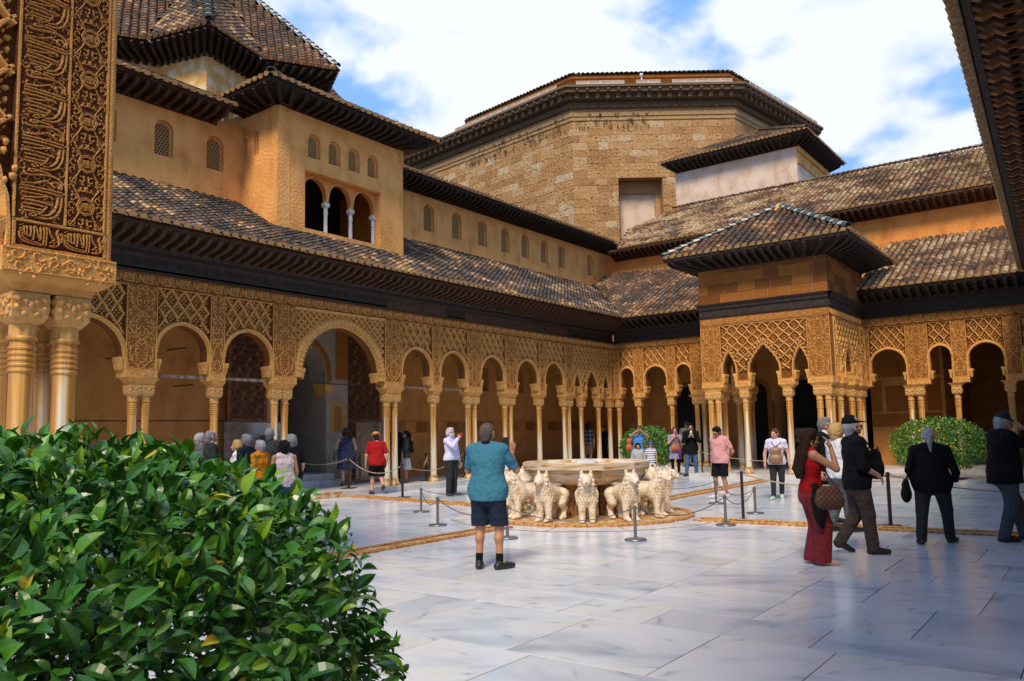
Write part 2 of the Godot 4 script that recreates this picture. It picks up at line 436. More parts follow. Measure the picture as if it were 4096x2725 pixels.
	m = mat("iron_brown", lin(0.030, 0.018, 0.016), 0.45); m.metallic = 0.3
	m = mat("rope", lin(0.38, 0.30, 0.20), 0.9)
	m = mat("cable", lin(0.10, 0.10, 0.11), 0.4); m.metallic = 0.5
	m = mat("black", lin(0.012, 0.012, 0.014), 0.5)
	m = mat("rail", lin(0.16, 0.17, 0.19), 0.4); m.metallic = 0.6
	m = mat("glass", Color(0.9, 0.95, 0.95, 0.06), 0.05); m.transparency = BaseMaterial3D.TRANSPARENCY_ALPHA
	m = mat("water", Color(0.86, 0.84, 0.72, 0.18), 0.06); m.transparency = BaseMaterial3D.TRANSPARENCY_ALPHA
	m = mat("paper", lin(0.75, 0.75, 0.73), 0.8)

const TILE := [Color(0.34, 0.31, 0.29), Color(0.42, 0.37, 0.33), Color(0.49, 0.38, 0.29), Color(0.64, 0.49, 0.36), Color(0.82, 0.68, 0.50), Color(0.57, 0.38, 0.25), Color(0.25, 0.23, 0.22), Color(0.90, 0.81, 0.66), Color(0.50, 0.45, 0.42), Color(0.70, 0.55, 0.42)]
const PAL_DARK := [0, 1, 2, 0, 6, 3, 1, 8, 2, 1, 8, 0, 0, 2, 6, 4]
const PAL_WARM := [3, 4, 2, 9, 4, 4, 7, 3, 9, 8, 9, 4, 7, 7, 1]
const PAL_MIX := [2, 3, 1, 8, 1, 2, 9, 0, 4, 1, 8, 3, 2, 5, 9]

# ---------------------------------------------------------------- shared shapes
var P := {}     # prototype meshes

func arch_y(t: float, style: int, h: float) -> float:   # height above the springing, t from -1 to 1
	var a := absf(t)
	if style == 0:
		return h * sqrt(maxf(0.0, 1.0 - pow(a, 2.15))) * 0.95 + h * 0.05 * pow(1.0 - a, 2.0)
	# lambrequin arch of small cusps
	var q := pow(1.0 - a, 0.62)
	return h * (0.08 + 0.86 * q) + h * 0.07 * absf(sin(PI * 5.0 * pow(1.0 - a, 0.8)))

func arch_pts(uc: float, w: float, ya: float, h: float, style: int, nseg: int) -> PackedVector2Array:
	var o := PackedVector2Array()
	for i in nseg + 1:
		var th := PI * i / nseg
		var t := -cos(th) if style == 0 else -1.0 + 2.0 * i / nseg
		var y := ya - h + arch_y(t, style, h)
		var r := 0.0
		if style == 0: r = 0.012 * absf(sin(th * 15.0))
		o.append(Vector2(uc + t * (w - r), y - r * sin(th)))
	return o

func spandrel(mb: MB, F: Transform3D, u0: float, u1: float, ys: float, yt: float, arches: Array, d0: float, d1: float) -> void:
	var p := PackedVector2Array()
	p.append(Vector2(u0, yt)); p.append(Vector2(u0, ys))
	for a in arches:
		p.append(Vector2(a.uc - a.w, ys))
		p.append_array(arch_pts(a.uc, a.w, a.ya, a.h, a.style, 60 if a.style == 0 else 48))
		p.append(Vector2(a.uc + a.w, ys))
	p.append(Vector2(u1, ys)); p.append(Vector2(u1, yt))
	var q := PackedVector2Array()
	for k in p:
		if q.size() == 0 or q[q.size() - 1].distance_to(k) > 0.0005: q.append(k)
	mb.extrude(F, q, d0, d1, true)

func archivolt(mb: MB, F: Transform3D, a: Dictionary, ys: float, wid: float, d0: float, d1: float) -> void:
	var pts := PackedVector2Array([Vector2(a.uc - a.w - wid * 0.5, ys)])
	for k in 41:
		var t := -cos(PI * k / 40.0) if a.style == 0 else -1.0 + k / 20.0
		var r: float = 1.0 + wid * 0.5 / a.w
		pts.append(Vector2(a.uc + t * a.w * r, a.ya - a.h + arch_y(t, a.style, a.h) + wid * 0.5 * sqrt(maxf(0.0, 1.0 - t * t * 0.98))))
	pts.append(Vector2(a.uc + a.w + wid * 0.5, ys))
	mb.ribbon(F, pts, wid, d0, d1)
	if a.style == 1:
		for rr in 3:
			var off := 0.05 + 0.055 * rr
			var nn := int(a.w * 26) + 4
			for k in nn:
				var t: float = -1.0 + 2.0 * (k + (0.5 if rr % 2 else 0.25)) / nn
				var y: float = a.ya - a.h + arch_y(t, 1, a.h) + off + 0.03
				mb.blob(F * Transform3D(Basis(Vector3(0.024, 0, 0), Vector3(0, 0, 0.03 + 0.01 * rr), Vector3(0, -0.036, 0)), Vector3(a.uc + t * (a.w + off * 0.7), y, d1 - 0.012)), 5, 2)
	if a.style == 0:   # beaded inner edge
		for k in 46:
			var th := PI * (k + 0.5) / 46.0
			var y: float = a.ya - a.h + arch_y(-cos(th), 0, a.h)
			mb.blob(F * Transform3D(Basis(Vector3(0.018, 0, 0), Vector3(0, 0, 0.02), Vector3(0, -0.018, 0)), Vector3(a.uc - cos(th) * (a.w + 0.02), y + 0.02 * sin(th), d1)), 5, 2)

func clear_of(arches: Array, u: float, y: float, pad: float) -> bool:
	for a in arches:
		var t: float = (u - a.uc) / (a.w + pad)
		if absf(t) < 1.0 and y < a.ya - a.h + arch_y(t, a.style, a.h) + pad: return false
	return true

func lattice(F: Transform3D, u0: float, u1: float, y0: float, y1: float, arches: Array, cw: float, ch: float, style: int, ribs: MB, orn: MB) -> void:
	# two families of wavy ribs that cross, with a palmette in every lozenge
	var pad := 0.09
	for fam: float in [1.0, -1.0]:
		var k0 := int(floor((u0 - u1) / cw)) - int(ceil((y1 - y0) / ch)) - 2
		for k in range(k0, -k0 + 3):
			var run := PackedVector2Array()
			var ns := int((y1 - y0) / 0.035)
			for i in ns + 1:
				var y := y1 - (y1 - y0) * i / ns
				var ph := (y1 - y) / ch
				var f: float = ph - floor(ph)
				var wv := sin(TAU * ph * 2.0) * 0.10 if style == 0 else sin(TAU * ph) * 0.17 if style == 1 else sin(TAU * ph * 3.0) * 0.05
				var u: float = (u0 + u1) * 0.5 + (k + fam * (ph + wv * 0.5 * 0.6)) * cw
				if style == 1: u = (u0 + u1) * 0.5 + (k + fam * (ph + wv * 0.42)) * cw
				if u > u0 and u < u1 and clear_of(arches, u, y, pad):
					run.append(Vector2(u, y))
				else:
					if run.size() > 1: ribs.ribbon(F, run, 0.045, -0.075, -0.005)
					run = PackedVector2Array()
			if run.size() > 1: ribs.ribbon(F, run, 0.045, -0.075, -0.005)
	var rows := int((y1 - y0) / ch * 2.0) + 2
	for r in rows:
		var yc := y1 - r * ch * 0.5
		var kk := int((u1 - u0) / cw) + 2
		for k in range(-kk, kk + 1):
			var uc := (u0 + u1) * 0.5 + (k + (0.5 if r % 2 == 0 else 0.0)) * cw
			for b in [[0, 0.14, 0.16, 0.1], [-0.16, 0.02, 0.13, 0.08], [0.16, 0.02, 0.13, 0.08], [0, -0.1, 0.1, 0.13], [-0.24, 0.14, 0.07, 0.07], [0.24, 0.14, 0.07, 0.07], [-0.1, 0.26, 0.07, 0.08], [0.1, 0.26, 0.07, 0.08], [0, 0.36, 0.06, 0.06], [-0.12, -0.2, 0.07, 0.07], [0.12, -0.2, 0.07, 0.07], [0, -0.32, 0.05, 0.07]]:
				var u: float = uc + b[0] * cw; var y: float = yc + b[1] * ch
				if u > u0 + 0.02 and u < u1 - 0.02 and y < y1 - 0.02 and y > y0 and clear_of(arches, u, y, pad + 0.02):
					orn.blob(F * Transform3D(Basis(Vector3(b[2] * cw * 0.62, 0, 0), Vector3(0, 0, 0.05), Vector3(0, -b[3] * ch * 0.62, 0)), Vector3(u, y, -0.085)), 5, 2)

func phrase(mb: MB, F: Transform3D, w: float, h: float, th: float, d0: float, d1: float) -> void:
	var strokes := [
		[[0.02, 0.56], [0.03, 0.32], [0.11, 0.15], [0.28, 0.06], [0.53, 0.04]], [[0.07, 0.5], [0.1, 0.32], [0.2, 0.2], [0.36, 0.14], [0.52, 0.12]],
		[[0.03, 0.66], [0.07, 0.74], [0.1, 0.66], [0.07, 0.58], [0.03, 0.66]], [[0.08, 0.56], [0.14, 0.46], [0.26, 0.38]], [[0.13, 0.48], [0.13, 0.86]], [[0.19, 0.44], [0.19, 0.88]],
		[[0.26, 0.36], [0.28, 0.62], [0.27, 0.9]], [[0.33, 0.24], [0.35, 0.6], [0.35, 0.93]], [[0.39, 0.92], [0.43, 0.6], [0.5, 0.3]], [[0.45, 0.24], [0.5, 0.28], [0.5, 0.6], [0.49, 0.94]],
		[[0.56, 0.05], [0.575, 0.5], [0.57, 0.96]], [[0.62, 0.05], [0.635, 0.5], [0.63, 0.96]], [[0.67, 0.95], [0.72, 0.62], [0.82, 0.4], [0.76, 0.32]],
		[[0.7, 0.2], [0.74, 0.28], [0.81, 0.26], [0.82, 0.16], [0.76, 0.1], [0.69, 0.12]], [[0.68, 0.06], [0.84, 0.06], [0.93, 0.2], [0.92, 0.5], [0.86, 0.8], [0.9, 0.92]],
		[[0.97, 0.62], [0.93, 0.74], [0.97, 0.82], [1.0, 0.72], [0.98, 0.4], [0.95, 0.3]]]
	for s in strokes:
		var c := Curve2D.new()
		for k in s.size():
			var p := Vector2(s[k][0] * w, s[k][1] * h)
			var a: Array = s[maxi(k - 1, 0)]; var b: Array = s[mini(k + 1, s.size() - 1)]
			var t := Vector2((b[0] - a[0]) * w, (b[1] - a[1]) * h) * 0.17
			c.add_point(p, -t, t)
		var ln := c.get_baked_length()
		var pts := PackedVector2Array()
		var ns := maxi(3, int(ln / (th * 1.6)))
		for i in ns + 1: pts.append(c.sample_baked(ln * i / ns))
		mb.ribbon(F, pts, th, d0, d1)
	for q in [[0.05, 0.88], [0.1, 0.93], [0.42, 0.42], [0.6, 0.0], [0.86, 0.32]]:
		mb.blob(F * Transform3D(Basis(Vector3(th * 0.55, 0, 0), Vector3(0, 0, (d1 - d0)), Vector3(0, -th * 0.55, 0)), Vector3(q[0] * w, q[1] * h, d0)), 5, 2)

func vines(mb: MB, F: Transform3D, w: float, h: float, sd: int, th: float, d0: float, d1: float, hole := 0.0) -> void:
	# leafy scrolls, mirrored about the middle of a panel w wide and h high, origin at its lower left corner
	var r := RandomNumberGenerator.new()
	r.seed = sd
	var nx := maxi(1, int(round(w * 0.5 / (th * 6.5)))); var ny := maxi(2, int(round(h / (th * 6.5))))
	for i in nx:
		for j in ny:
			var cx := w * 0.5 * (i + 0.5) / nx; var cy := h * (j + 0.5) / ny
			cx += r.randf_range(-1, 1) * th; cy += r.randf_range(-1, 1) * th
			if hole > 0 and Vector2(cx - w * 0.5, cy - h * 0.5).length() < hole: continue
			var rad := th * r.randf_range(2.4, 3.2); var a0 := r.randf() * TAU; var sg := 1.0 if r.randf() < 0.5 else -1.0
			for mir: float in [1.0, -1.0]:
				var pts := PackedVector2Array()
				for k in 9:
					var t := k / 8.0
					var a := a0 + sg * t * 5.0
					var q := rad * (1.15 - 0.85 * t)
					pts.append(Vector2(w * 0.5 + mir * (cx - w * 0.5 + cos(a) * q), cy + sin(a) * q))
				mb.ribbon(F, pts, th * 0.8, d0, d1, th * 1.15)
				for l in 2:
					var a := a0 + sg * (1.2 + 2.0 * l)
					var p := Vector2(cx + cos(a) * rad * 1.25, cy + sin(a) * rad * 1.25)
					var dx := cos(a + 0.7) * mir; var dy := sin(a + 0.7)
					var X := Vector3(dx, dy, 0) * th * 1.5; var Z := Vector3(-dy, dx, 0) * -th * 0.65
					mb.blob(F * Transform3D(Basis(X, Vector3(0, 0, d1 - d0), Z if mir > 0 else Z), Vector3(w * 0.5 + mir * (p.x - w * 0.5), p.y, d0)), 6, 2)

func make_prototypes() -> void:
	var mb := MB.new()
	# cover tile: tapered half pipe, lip at the low end (z runs up the slope)
	var seg := 8
	for i in seg:
		var a := PI * i / seg; var b := PI * (i + 1) / seg
		var q := []
		for s in [[a, 0.092, 0.0, 0.032], [b, 0.092, 0.0, 0.032], [b, 0.074, 0.27, 0.008], [a, 0.074, 0.27, 0.008]]:
			q.append(Vector3(cos(s[0]) * s[1], sin(s[0]) * s[1] * 0.86 + s[3], s[2]))
		var nn := [Vector3(cos(a), sin(a), -0.1), Vector3(cos(b), sin(b), -0.1)]
		mb.squad(q[0], q[1], q[2], q[3], nn[0], nn[1], nn[1], nn[0])
		var ia := Vector3(cos(a) * 0.076, sin(a) * 0.065 + 0.028, 0); var ib := Vector3(cos(b) * 0.076, sin(b) * 0.065 + 0.028, 0)
		mb.quad(q[0], ia, ib, q[1])
	P.cover = mb.mesh()
	mb = MB.new()
	for i in 5:
		var a := PI + PI * i / 5; var b := PI + PI * (i + 1) / 5
		var A := Vector3(cos(a) * 0.105, sin(a) * 0.06 + 0.045, 0); var B := Vector3(cos(b) * 0.105, sin(b) * 0.06 + 0.045, 0)
		mb.quad(A, B, B + Vector3(0, -0.02, 0.24), A + Vector3(0, -0.02, 0.24))
	P.pan = mb.mesh()
	mb = MB.new()   # mortar plug in an eave tile
	for i in seg:
		var a := PI * i / seg; var b := PI * (i + 1) / seg
		mb.tri(Vector3(0, -0.01, -0.006), Vector3(cos(b) * 0.088, sin(b) * 0.076 + 0.03, -0.006), Vector3(cos(a) * 0.088, sin(a) * 0.076 + 0.03, -0.006))
	mb.quad(Vector3(-0.088, 0.03, -0.006), Vector3(-0.05, -0.012, -0.006), Vector3(0, -0.01, -0.006), Vector3(0, 0.0, -0.006))
	mb.quad(Vector3(0, -0.01, -0.006), Vector3(0.05, -0.012, -0.006), Vector3(0.088, 0.03, -0.006), Vector3(0, 0.0, -0.006))
	P.plug = mb.mesh()
	# column: shaft with rings
	mb = MB.new()
	var prof := [[0.096, 0.2], [0.091, 1.2], [0.089, 2.02]]
	for k in 5:
		var y := 2.03 + 0.046 * k
		prof += [[0.091, y], [0.102, y + 0.008], [0.104, y + 0.02], [0.096, y + 0.03], [0.099, y + 0.036], [0.091, y + 0.042]]
	prof += [[0.091, 2.27], [0.091, 2.29], [0.108, 2.295], [0.112, 2.31], [0.108, 2.325], [0.094, 2.33]]
	mb.lathe(Transform3D(), prof, 20)
	P.shaft = mb.mesh()
	mb = MB.new()
	mb.lathe(Transform3D(), [[0.0, 0.0], [0.155, 0.0], [0.158, 0.035], [0.145, 0.06], [0.122, 0.11], [0.112, 0.15], [0.118, 0.155], [0.118, 0.175], [0.108, 0.182], [0.115, 0.19], [0.115, 0.205], [0.104, 0.212]], 20)
	P.base = mb.mesh()
	mb = MB.new()
	mb.lathe(Transform3D(), [[0.1, 2.325], [0.1, 2.44]], 40, 0.07, 10)
	mb.loft(Transform3D(), 0, 0, [[0.085, 0.085, 2.425], [0.11, 0.11, 2.44], [0.135, 0.135, 2.475], [0.142, 0.142, 2.53], [0.142, 0.142, 2.67], [0.125, 0.125, 2.685]])
	for k in 4:
		var F := Transform3D(Basis(Vector3.UP, k * PI * 0.5), Vector3.ZERO)
		for s: float in [-1.0, 1.0]:
			for q in [[0.1, 2.62, 0.04, 0.03], [0.105, 2.55, 0.025, 0.03], [0.04, 2.6, 0.025, 0.035], [0.05, 2.5, 0.03, 0.025], [0.03, 2.645, 0.02, 0.015]]:
				mb.blob(F * Transform3D(Basis(Vector3(q[2], 0, 0), Vector3(0, 0, 0.022), Vector3(0, -q[3], 0)), Vector3(s * q[0], q[1], 0.14)), 6, 2)
			var c := PackedVector2Array()
			for i in 9: c.append(Vector2(s * (0.09 + 0.04 * cos(i * 0.7) * (1.0 - i * 0.06)), 2.61 + 0.04 * sin(i * 0.7) * (1.0 - i * 0.06)))
			mb.ribbon(F, c, 0.014, 0.135, 0.156)
		mb.blob(F * Transform3D(Basis(Vector3(0.026, 0, 0), Vector3(0, 0, 0.024), Vector3(0, -0.045, 0)), Vector3(0, 2.57, 0.14)), 8, 2)
	P.cap = mb.mesh()
	# one period of the running inscription
	mb = MB.new(); phrase(mb, Transform3D(), 0.42, 0.2, 0.014, 0.0, 0.014); P.phrase = mb.mesh()
	mb = MB.new(); phrase(mb, Transform3D(), 0.48, 0.34, 0.02, 0.0, 0.022); P.phrase_big = mb.mesh()
	# rafter end: square baton with a rounded lower nose (z outwards, length 1)
	mb = MB.new()
	var F := Transform3D(Basis(Vector3(0, 0, 1), Vector3(0, 1, 0), Vector3(-1, 0, 0)), Vector3(0.0, 0, 0))
	mb.extrude(F, PackedVector2Array([Vector2(0, 0), Vector2(0, -0.15), Vector2(0.78, -0.15), Vector2(0.88, -0.12), Vector2(0.95, -0.07), Vector2(1.0, -0.06), Vector2(1.0, 0)]), -0.05, 0.05, true)
	P.rafter = mb.mesh()

func column(parent: Node, F: Transform3D, u: float, d: float, y: float) -> void:
	var x := F * Transform3D(Basis(), Vector3(u, y, d))
	x = x * Transform3D(Basis(Vector3.UP, TAU * fposmod(u * 7.31, 1.0)), Vector3.ZERO)
	var c := part(parent, "column", P.shaft, M.shaft, x)
	part(c, "base", P.base, M.marble_stained)
	part(c, "capital", P.cap, M.capital, Transform3D(Basis(Vector3.UP, -TAU * fposmod(u * 7.31, 1.0)), Vector3.ZERO))

func impost(parent: Node, F: Transform3D, u0: float, u1: float, cols: Array, y: float, d: float, dep := 0.19) -> void:
	var lo: float = cols[0]; var hi: float = cols[cols.size() - 1]
	var uc := (lo + hi) * 0.5; var hc := (hi - lo) * 0.5 + 0.14; var hw := (u1 - u0) * 0.5
	var mb := MB.new()
	var t := (u0 + u1) * 0.5
	mb.loft(F, uc, d, [[hc, 0.14, y], [hc + 0.005, 0.145, y + 0.02], [lerpf(hc, hw, 0.35), 0.155, y + 0.06], [lerpf(hc, hw, 0.9), dep, y + 0.11], [hw + 0.01, dep + 0.01, y + 0.13]])
	mb.loft(F, t, d, [[hw + 0.015, dep + 0.01, y + 0.132], [hw + 0.015, dep + 0.01, y + 0.33]])
	var o := part(parent, "impost", mb.mesh(), M.stucco_rib)
	mb = MB.new()
	vines(mb, F * Transform3D(Basis(), Vector3(t - hw + 0.03, y + 0.15, d + dep + 0.01)), hw * 2.0 - 0.06, 0.16, int(absf(u0) * 100), 0.02, -0.003, 0.012)
	mb.ribbon(F * Transform3D(Basis(), Vector3(0, 0, d + dep + 0.01)), PackedVector2Array([Vector2(t - hw, y + 0.145), Vector2(t + hw, y + 0.145)]), 0.014, -0.003, 0.01)
	mb.ribbon(F * Transform3D(Basis(), Vector3(0, 0, d + dep + 0.01)), PackedVector2Array([Vector2(t - hw, y + 0.318), Vector2(t + hw, y + 0.318)]), 0.014, -0.003, 0.01)
	part(o, "carving", mb.mesh(), M.stucco_rib)

func pier(parent: Node, F: Transform3D, u0: float, u1: float, y0: float, y1: float, dep: float) -> void:
	var mb := MB.new()
	mb.fbox(F, Vector3(u0, y0, -dep), Vector3(u1, y1, 0))
	var o := part(parent, "pier", mb.mesh(), M.stucco)
	mb = MB.new()
	for u: float in [u0 + 0.012, u1 - 0.012]:
		mb.ribbon(F, PackedVector2Array([Vector2(u, y0), Vector2(u, y1)]), 0.022, -0.002, 0.014)
	part(o, "moulding", mb.mesh(), M.stucco_rib)
	var key := "vine%d_%d" % [int(round((u1 - u0) * 50)), int(round((y1 - y0) * 50))]
	if not P.has(key):
		mb = MB.new()
		vines(mb, Transform3D(), u1 - u0 - 0.05, y1 - y0 - 0.04, 17, 0.021, -0.004, 0.012)
		for k in 3:
			var pts := PackedVector2Array()
			for t in 25:
				var a := TAU * t / 24.0
				pts.append(Vector2((u1 - u0 - 0.05) * (0.5 + cos(a) * 0.4), (y1 - y0) * (k + 0.5) / 3.0 + sin(a) * (y1 - y0) * 0.15 * (1.0 + 0.14 * cos(4.0 * a))))
			mb.ribbon(Transform3D(), pts, 0.016, -0.002, 0.015)
		P[key] = mb.mesh()
	part(o, "scrollwork", P[key], M.stucco_rib, F * Transform3D(Basis(), Vector3(u0 + 0.025, y0 + 0.02, 0.0)))

func bay(parent: Node, F: Transform3D, u0: float, u1: float, ys: float, yt: float, arches: Array, style: int, cw: float, ch: float, dep: float) -> void:
	var mb := MB.new()
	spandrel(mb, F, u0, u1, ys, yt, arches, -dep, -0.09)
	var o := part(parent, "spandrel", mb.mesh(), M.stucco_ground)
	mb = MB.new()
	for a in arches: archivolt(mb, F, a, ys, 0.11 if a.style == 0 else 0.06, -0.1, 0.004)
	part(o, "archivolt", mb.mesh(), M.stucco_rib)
	var ribs := MB.new(); var orn := MB.new()
	var yl: float = arches[0].ya - arches[0].h
	lattice(F, u0 + 0.02, u1 - 0.02, yl, yt - 0.02, arches, cw, ch, style, ribs, orn)
	ribs.ribbon(F, PackedVector2Array([Vector2(u0, yt - 0.014), Vector2(u1, yt - 0.014)]), 0.028, -0.09, 0.0)
	part(o, "lattice_ribs", ribs.mesh(), M.stucco_rib)
	if orn.v.size(): part(o, "palmettes", orn.mesh(), M.stucco_rib)
	for a in arches:   # corbel brackets at the springing
		for s: float in [-1.0, 1.0]:
			mb = MB.new()
			var e: float = a.uc + s * a.w
			mb.loft(F, e - s * 0.03, -dep * 0.5, [[0.015, dep * 0.4, ys - 0.04], [0.035, dep * 0.42, ys + 0.05], [0.03, dep * 0.45, ys + 0.1], [0.06, dep * 0.5, ys + 0.2], [0.05, dep * 0.5, ys + 0.24]])
			part(o, "corbel", mb.mesh(), M.stucco_rib)

func one(u0: float, u1: float, ya: float, inset := 0.035) -> Dictionary:
	var w := (u1 - u0) * 0.5 - inset
	return {"uc": (u0 + u1) * 0.5, "w": w, "ya": ya, "h": minf(w * 1.02, ya - 3.2), "style": 0}

func eave(parent: Node, F: Transform3D, u0: float, u1: float, y0: float, y1: float, ov: float, step: float, m: Material, out0 := 0.0, out1 := 0.0) -> void:
	# boarded soffit from the wall (y0) to its edge (y1), on rafters; out0/out1 lengthen the outer edge at hips
	var mb := MB.new()
	mb.quad(F * Vector3(u0, y0, 0), F * Vector3(u1, y0, 0), F * Vector3(u1 + out1, y1, ov), F * Vector3(u0 - out0, y1, ov))
	mb.quad(F * Vector3(u0, y0 + 0.05, 0), F * Vector3(u0 - out0, y1 + 0.05, ov), F * Vector3(u1 + out1, y1 + 0.05, ov), F * Vector3(u1, y0 + 0.05, 0))
	mb.quad(F * Vector3(u0 - out0, y1, ov), F * Vector3(u1 + out1, y1, ov), F * Vector3(u1 + out1, y1 + 0.1, ov), F * Vector3(u0 - out0, y1 + 0.1, ov))
	mb.fbox(F, Vector3(u0, y0 - 0.16, -0.02), Vector3(u1, y0 + 0.12, 0.035))
	var o := part(parent, "eave", mb.mesh(), m)
	var n := int((u1 - u0) / step)
	for k in n:
		var t := (k + 0.5) / n
		var ua := lerpf(u0, u1, t)
		var fl := 0.0
		if out0 > 0 and ua - u0 < ov * 1.3: fl = -out0 * pow(1.0 - (ua - u0) / (ov * 1.3), 1.3)
		if out1 > 0 and u1 - ua < ov * 1.3: fl = out1 * pow(1.0 - (u1 - ua) / (ov * 1.3), 1.3)
		var a := F * Vector3(ua, y0 - 0.004, 0.0); var b := F * Vector3(ua + fl, y1 - 0.004, ov * 0.96)
		var z := b - a
		var xx := F.basis.y.cross(z).normalized()
		part(o, "rafter", P.rafter, m, Transform3D(Basis(xx, z.cross(xx).normalized(), z), a))

func tiles(parent: Node, O: Vector3, S3: Vector3, wid: float, poly: PackedVector2Array, pal: Array, near: int, plugs := true, pitch := 0.24, expo := 0.18, from_left := true) -> Node:
	# a slope of cover and pan tiles. O: low left corner seen from outside; S3: unit vector up the slope; poly: outline in (along the eave, up the slope)
	var S1 := S3.normalized()
	var A := Vector3.UP.cross(S1).normalized()      # towards the right, seen from outside, is -A
	var Rt := -A
	var N := Rt.cross(-S1).normalized()
	if N.y < 0: N = -N
	var X := N.cross(S1).normalized()
	var mb := MB.new()
	var dp := PackedVector3Array()
	for q in poly: dp.append(O + Rt * q.x + S1 * q.y - N * 0.03)
	var t := Geometry2D.triangulate_polygon(poly)
	for k in range(0, t.size(), 3):
		var a := dp[t[k]]; var b := dp[t[k + 1]]; var d := dp[t[k + 2]]
		if (b - a).cross(d - a).dot(N) < 0: mb.tri(a, d, b)
		else: mb.tri(a, b, d)
		a -= N * 0.05; b -= N * 0.05; d -= N * 0.05
		if (b - a).cross(d - a).dot(N) < 0: mb.tri(a, b, d)
		else: mb.tri(a, d, b)
	var deck := part(parent, "roof", mb.mesh(), M.tile_pan)
	var hi := 0.0
	for q in poly: hi = maxf(hi, q.y)
	var sorted := pal.duplicate()
	sorted.sort_custom(func(p, q): return TILE[p].get_luminance() < TILE[q].get_luminance())
	var patch := noise(FastNoiseLite.TYPE_SIMPLEX_SMOOTH, 0.45, 3, 500 + int(absf(O.x * 7.0 + O.z * 3.0)))
	var all := []
	var pans := []
	var ncol := int(wid / pitch)
	var xl := 0.0; var xh := wid
	for q in poly:
		xl = minf(xl, q.x); xh = maxf(xh, q.x)
	for i in range(int(floor(xl / pitch)), int(ceil(xh / pitch)) + 1):
		var a := (i + 0.5) * wid / ncol
		var ja := R.randf_range(-0.012, 0.012)
		for j in int(hi / expo) + 1:
			var s := j * expo
			if not Geometry2D.is_point_in_polygon(Vector2(a, s + 0.06), poly): continue
			var ps := O + Rt * (a + ja + R.randf_range(-0.008, 0.008)) + S1 * (s - 0.02 + R.randf_range(-0.012, 0.012)) + N * (0.02 + R.randf_range(0, 0.008))
			var b := Basis(X, N, S1) * Basis(Vector3(0, 1, 0), R.randf_range(-0.06, 0.06)) * Basis(Vector3(1, 0, 0), R.randf_range(-0.03, 0.03))
			all.append([ps.distance_to(EYE), Transform3D(b, ps), int(sorted[clampi(int((0.5 + 0.95 * patch.get_noise_2d(a, s) + R.randfn() * 0.2) * sorted.size()), 0, sorted.size() - 1)]), j])
			if Geometry2D.is_point_in_polygon(Vector2(a + pitch * 0.5, s + 0.06), poly):
				pans.append(Transform3D(Basis(X, N, S1), O + Rt * (a + pitch * 0.5) + S1 * s + N * 0.012))
	all.sort_custom(func(p, q): return p[0] < q[0])
	var mm := []; var cs := []
	for k in all.size():
		var e: Array = all[k]
		if k < near:
			part(deck, "roof_tile", P.cover, M["tile_%d" % e[2]], e[1])
		else:
			mm.append(e[1])
			var c: Color = TILE[e[2]].srgb_to_linear()
			var f := R.randf_range(0.75, 1.2)
			cs.append(Color(c.r * f, c.g * f, c.b * f))
		if plugs and e[3] == 0: part(deck, "mortar_plug", P.plug, M.mortar, e[1])
	if mm.size(): stuff(deck, "roof_tiles", P.cover, M.tile_any, mm, cs)
	if pans.size(): stuff(deck, "pan_tiles", P.pan, M.tile_pan, pans)
	return deck

func ridge(parent: Node, a: Vector3, b: Vector3, glazed: bool, up := 0.05) -> void:
	# a row of overlapping cover tiles along a hip or a ridge
	var z := (b - a).normalized()
	var x := Vector3.UP.cross(z).normalized()
	var y := z.cross(x).normalized()
	var n := int(a.distance_to(b) / 0.24)
	for k in n:
		var m: Material = M["glazed_%d" % [0, 1, 2, 3][k % 4]] if glazed else M["tile_%d" % int(PAL_MIX[R.randi() % PAL_MIX.size()])]
		part(parent, "ridge_tile", P.cover, m, Transform3D(Basis(x * 1.35, y * 1.3, z), a + z * (k * 0.24) + Vector3.UP * up))

# walls with arched openings, in vertical strips
func wall(mb: MB, F: Transform3D, u0: float, u1: float, y0: float, y1: float, wins: Array, d0: float, d1: float) -> void:
	var u := u0
	for w in wins:
		if w[0] > u: mb.fbox(F, Vector3(u, y0, d0), Vector3(w[0], y1, d1))
		if w[2] > y0: mb.fbox(F, Vector3(w[0], y0, d0), Vector3(w[1], w[2], d1))
		var p := PackedVector2Array([Vector2(w[1], y1), Vector2(w[0], y1)])
		if w.size() > 4 and w[4] == 0:
			p.append(Vector2(w[0], w[3])); p.append(Vector2(w[1], w[3]))
		else:
			var r: float = (w[1] - w[0]) * 0.5
			for i in 13: p.append(Vector2(w[0] + r - r * cos(PI * i / 12.0), w[3] - r + r * sin(PI * i / 12.0)))
		mb.extrude(F, p, d0, d1, true)
		u = w[1]
	if u < u1: mb.fbox(F, Vector3(u, y0, d0), Vector3(u1, y1, d1))

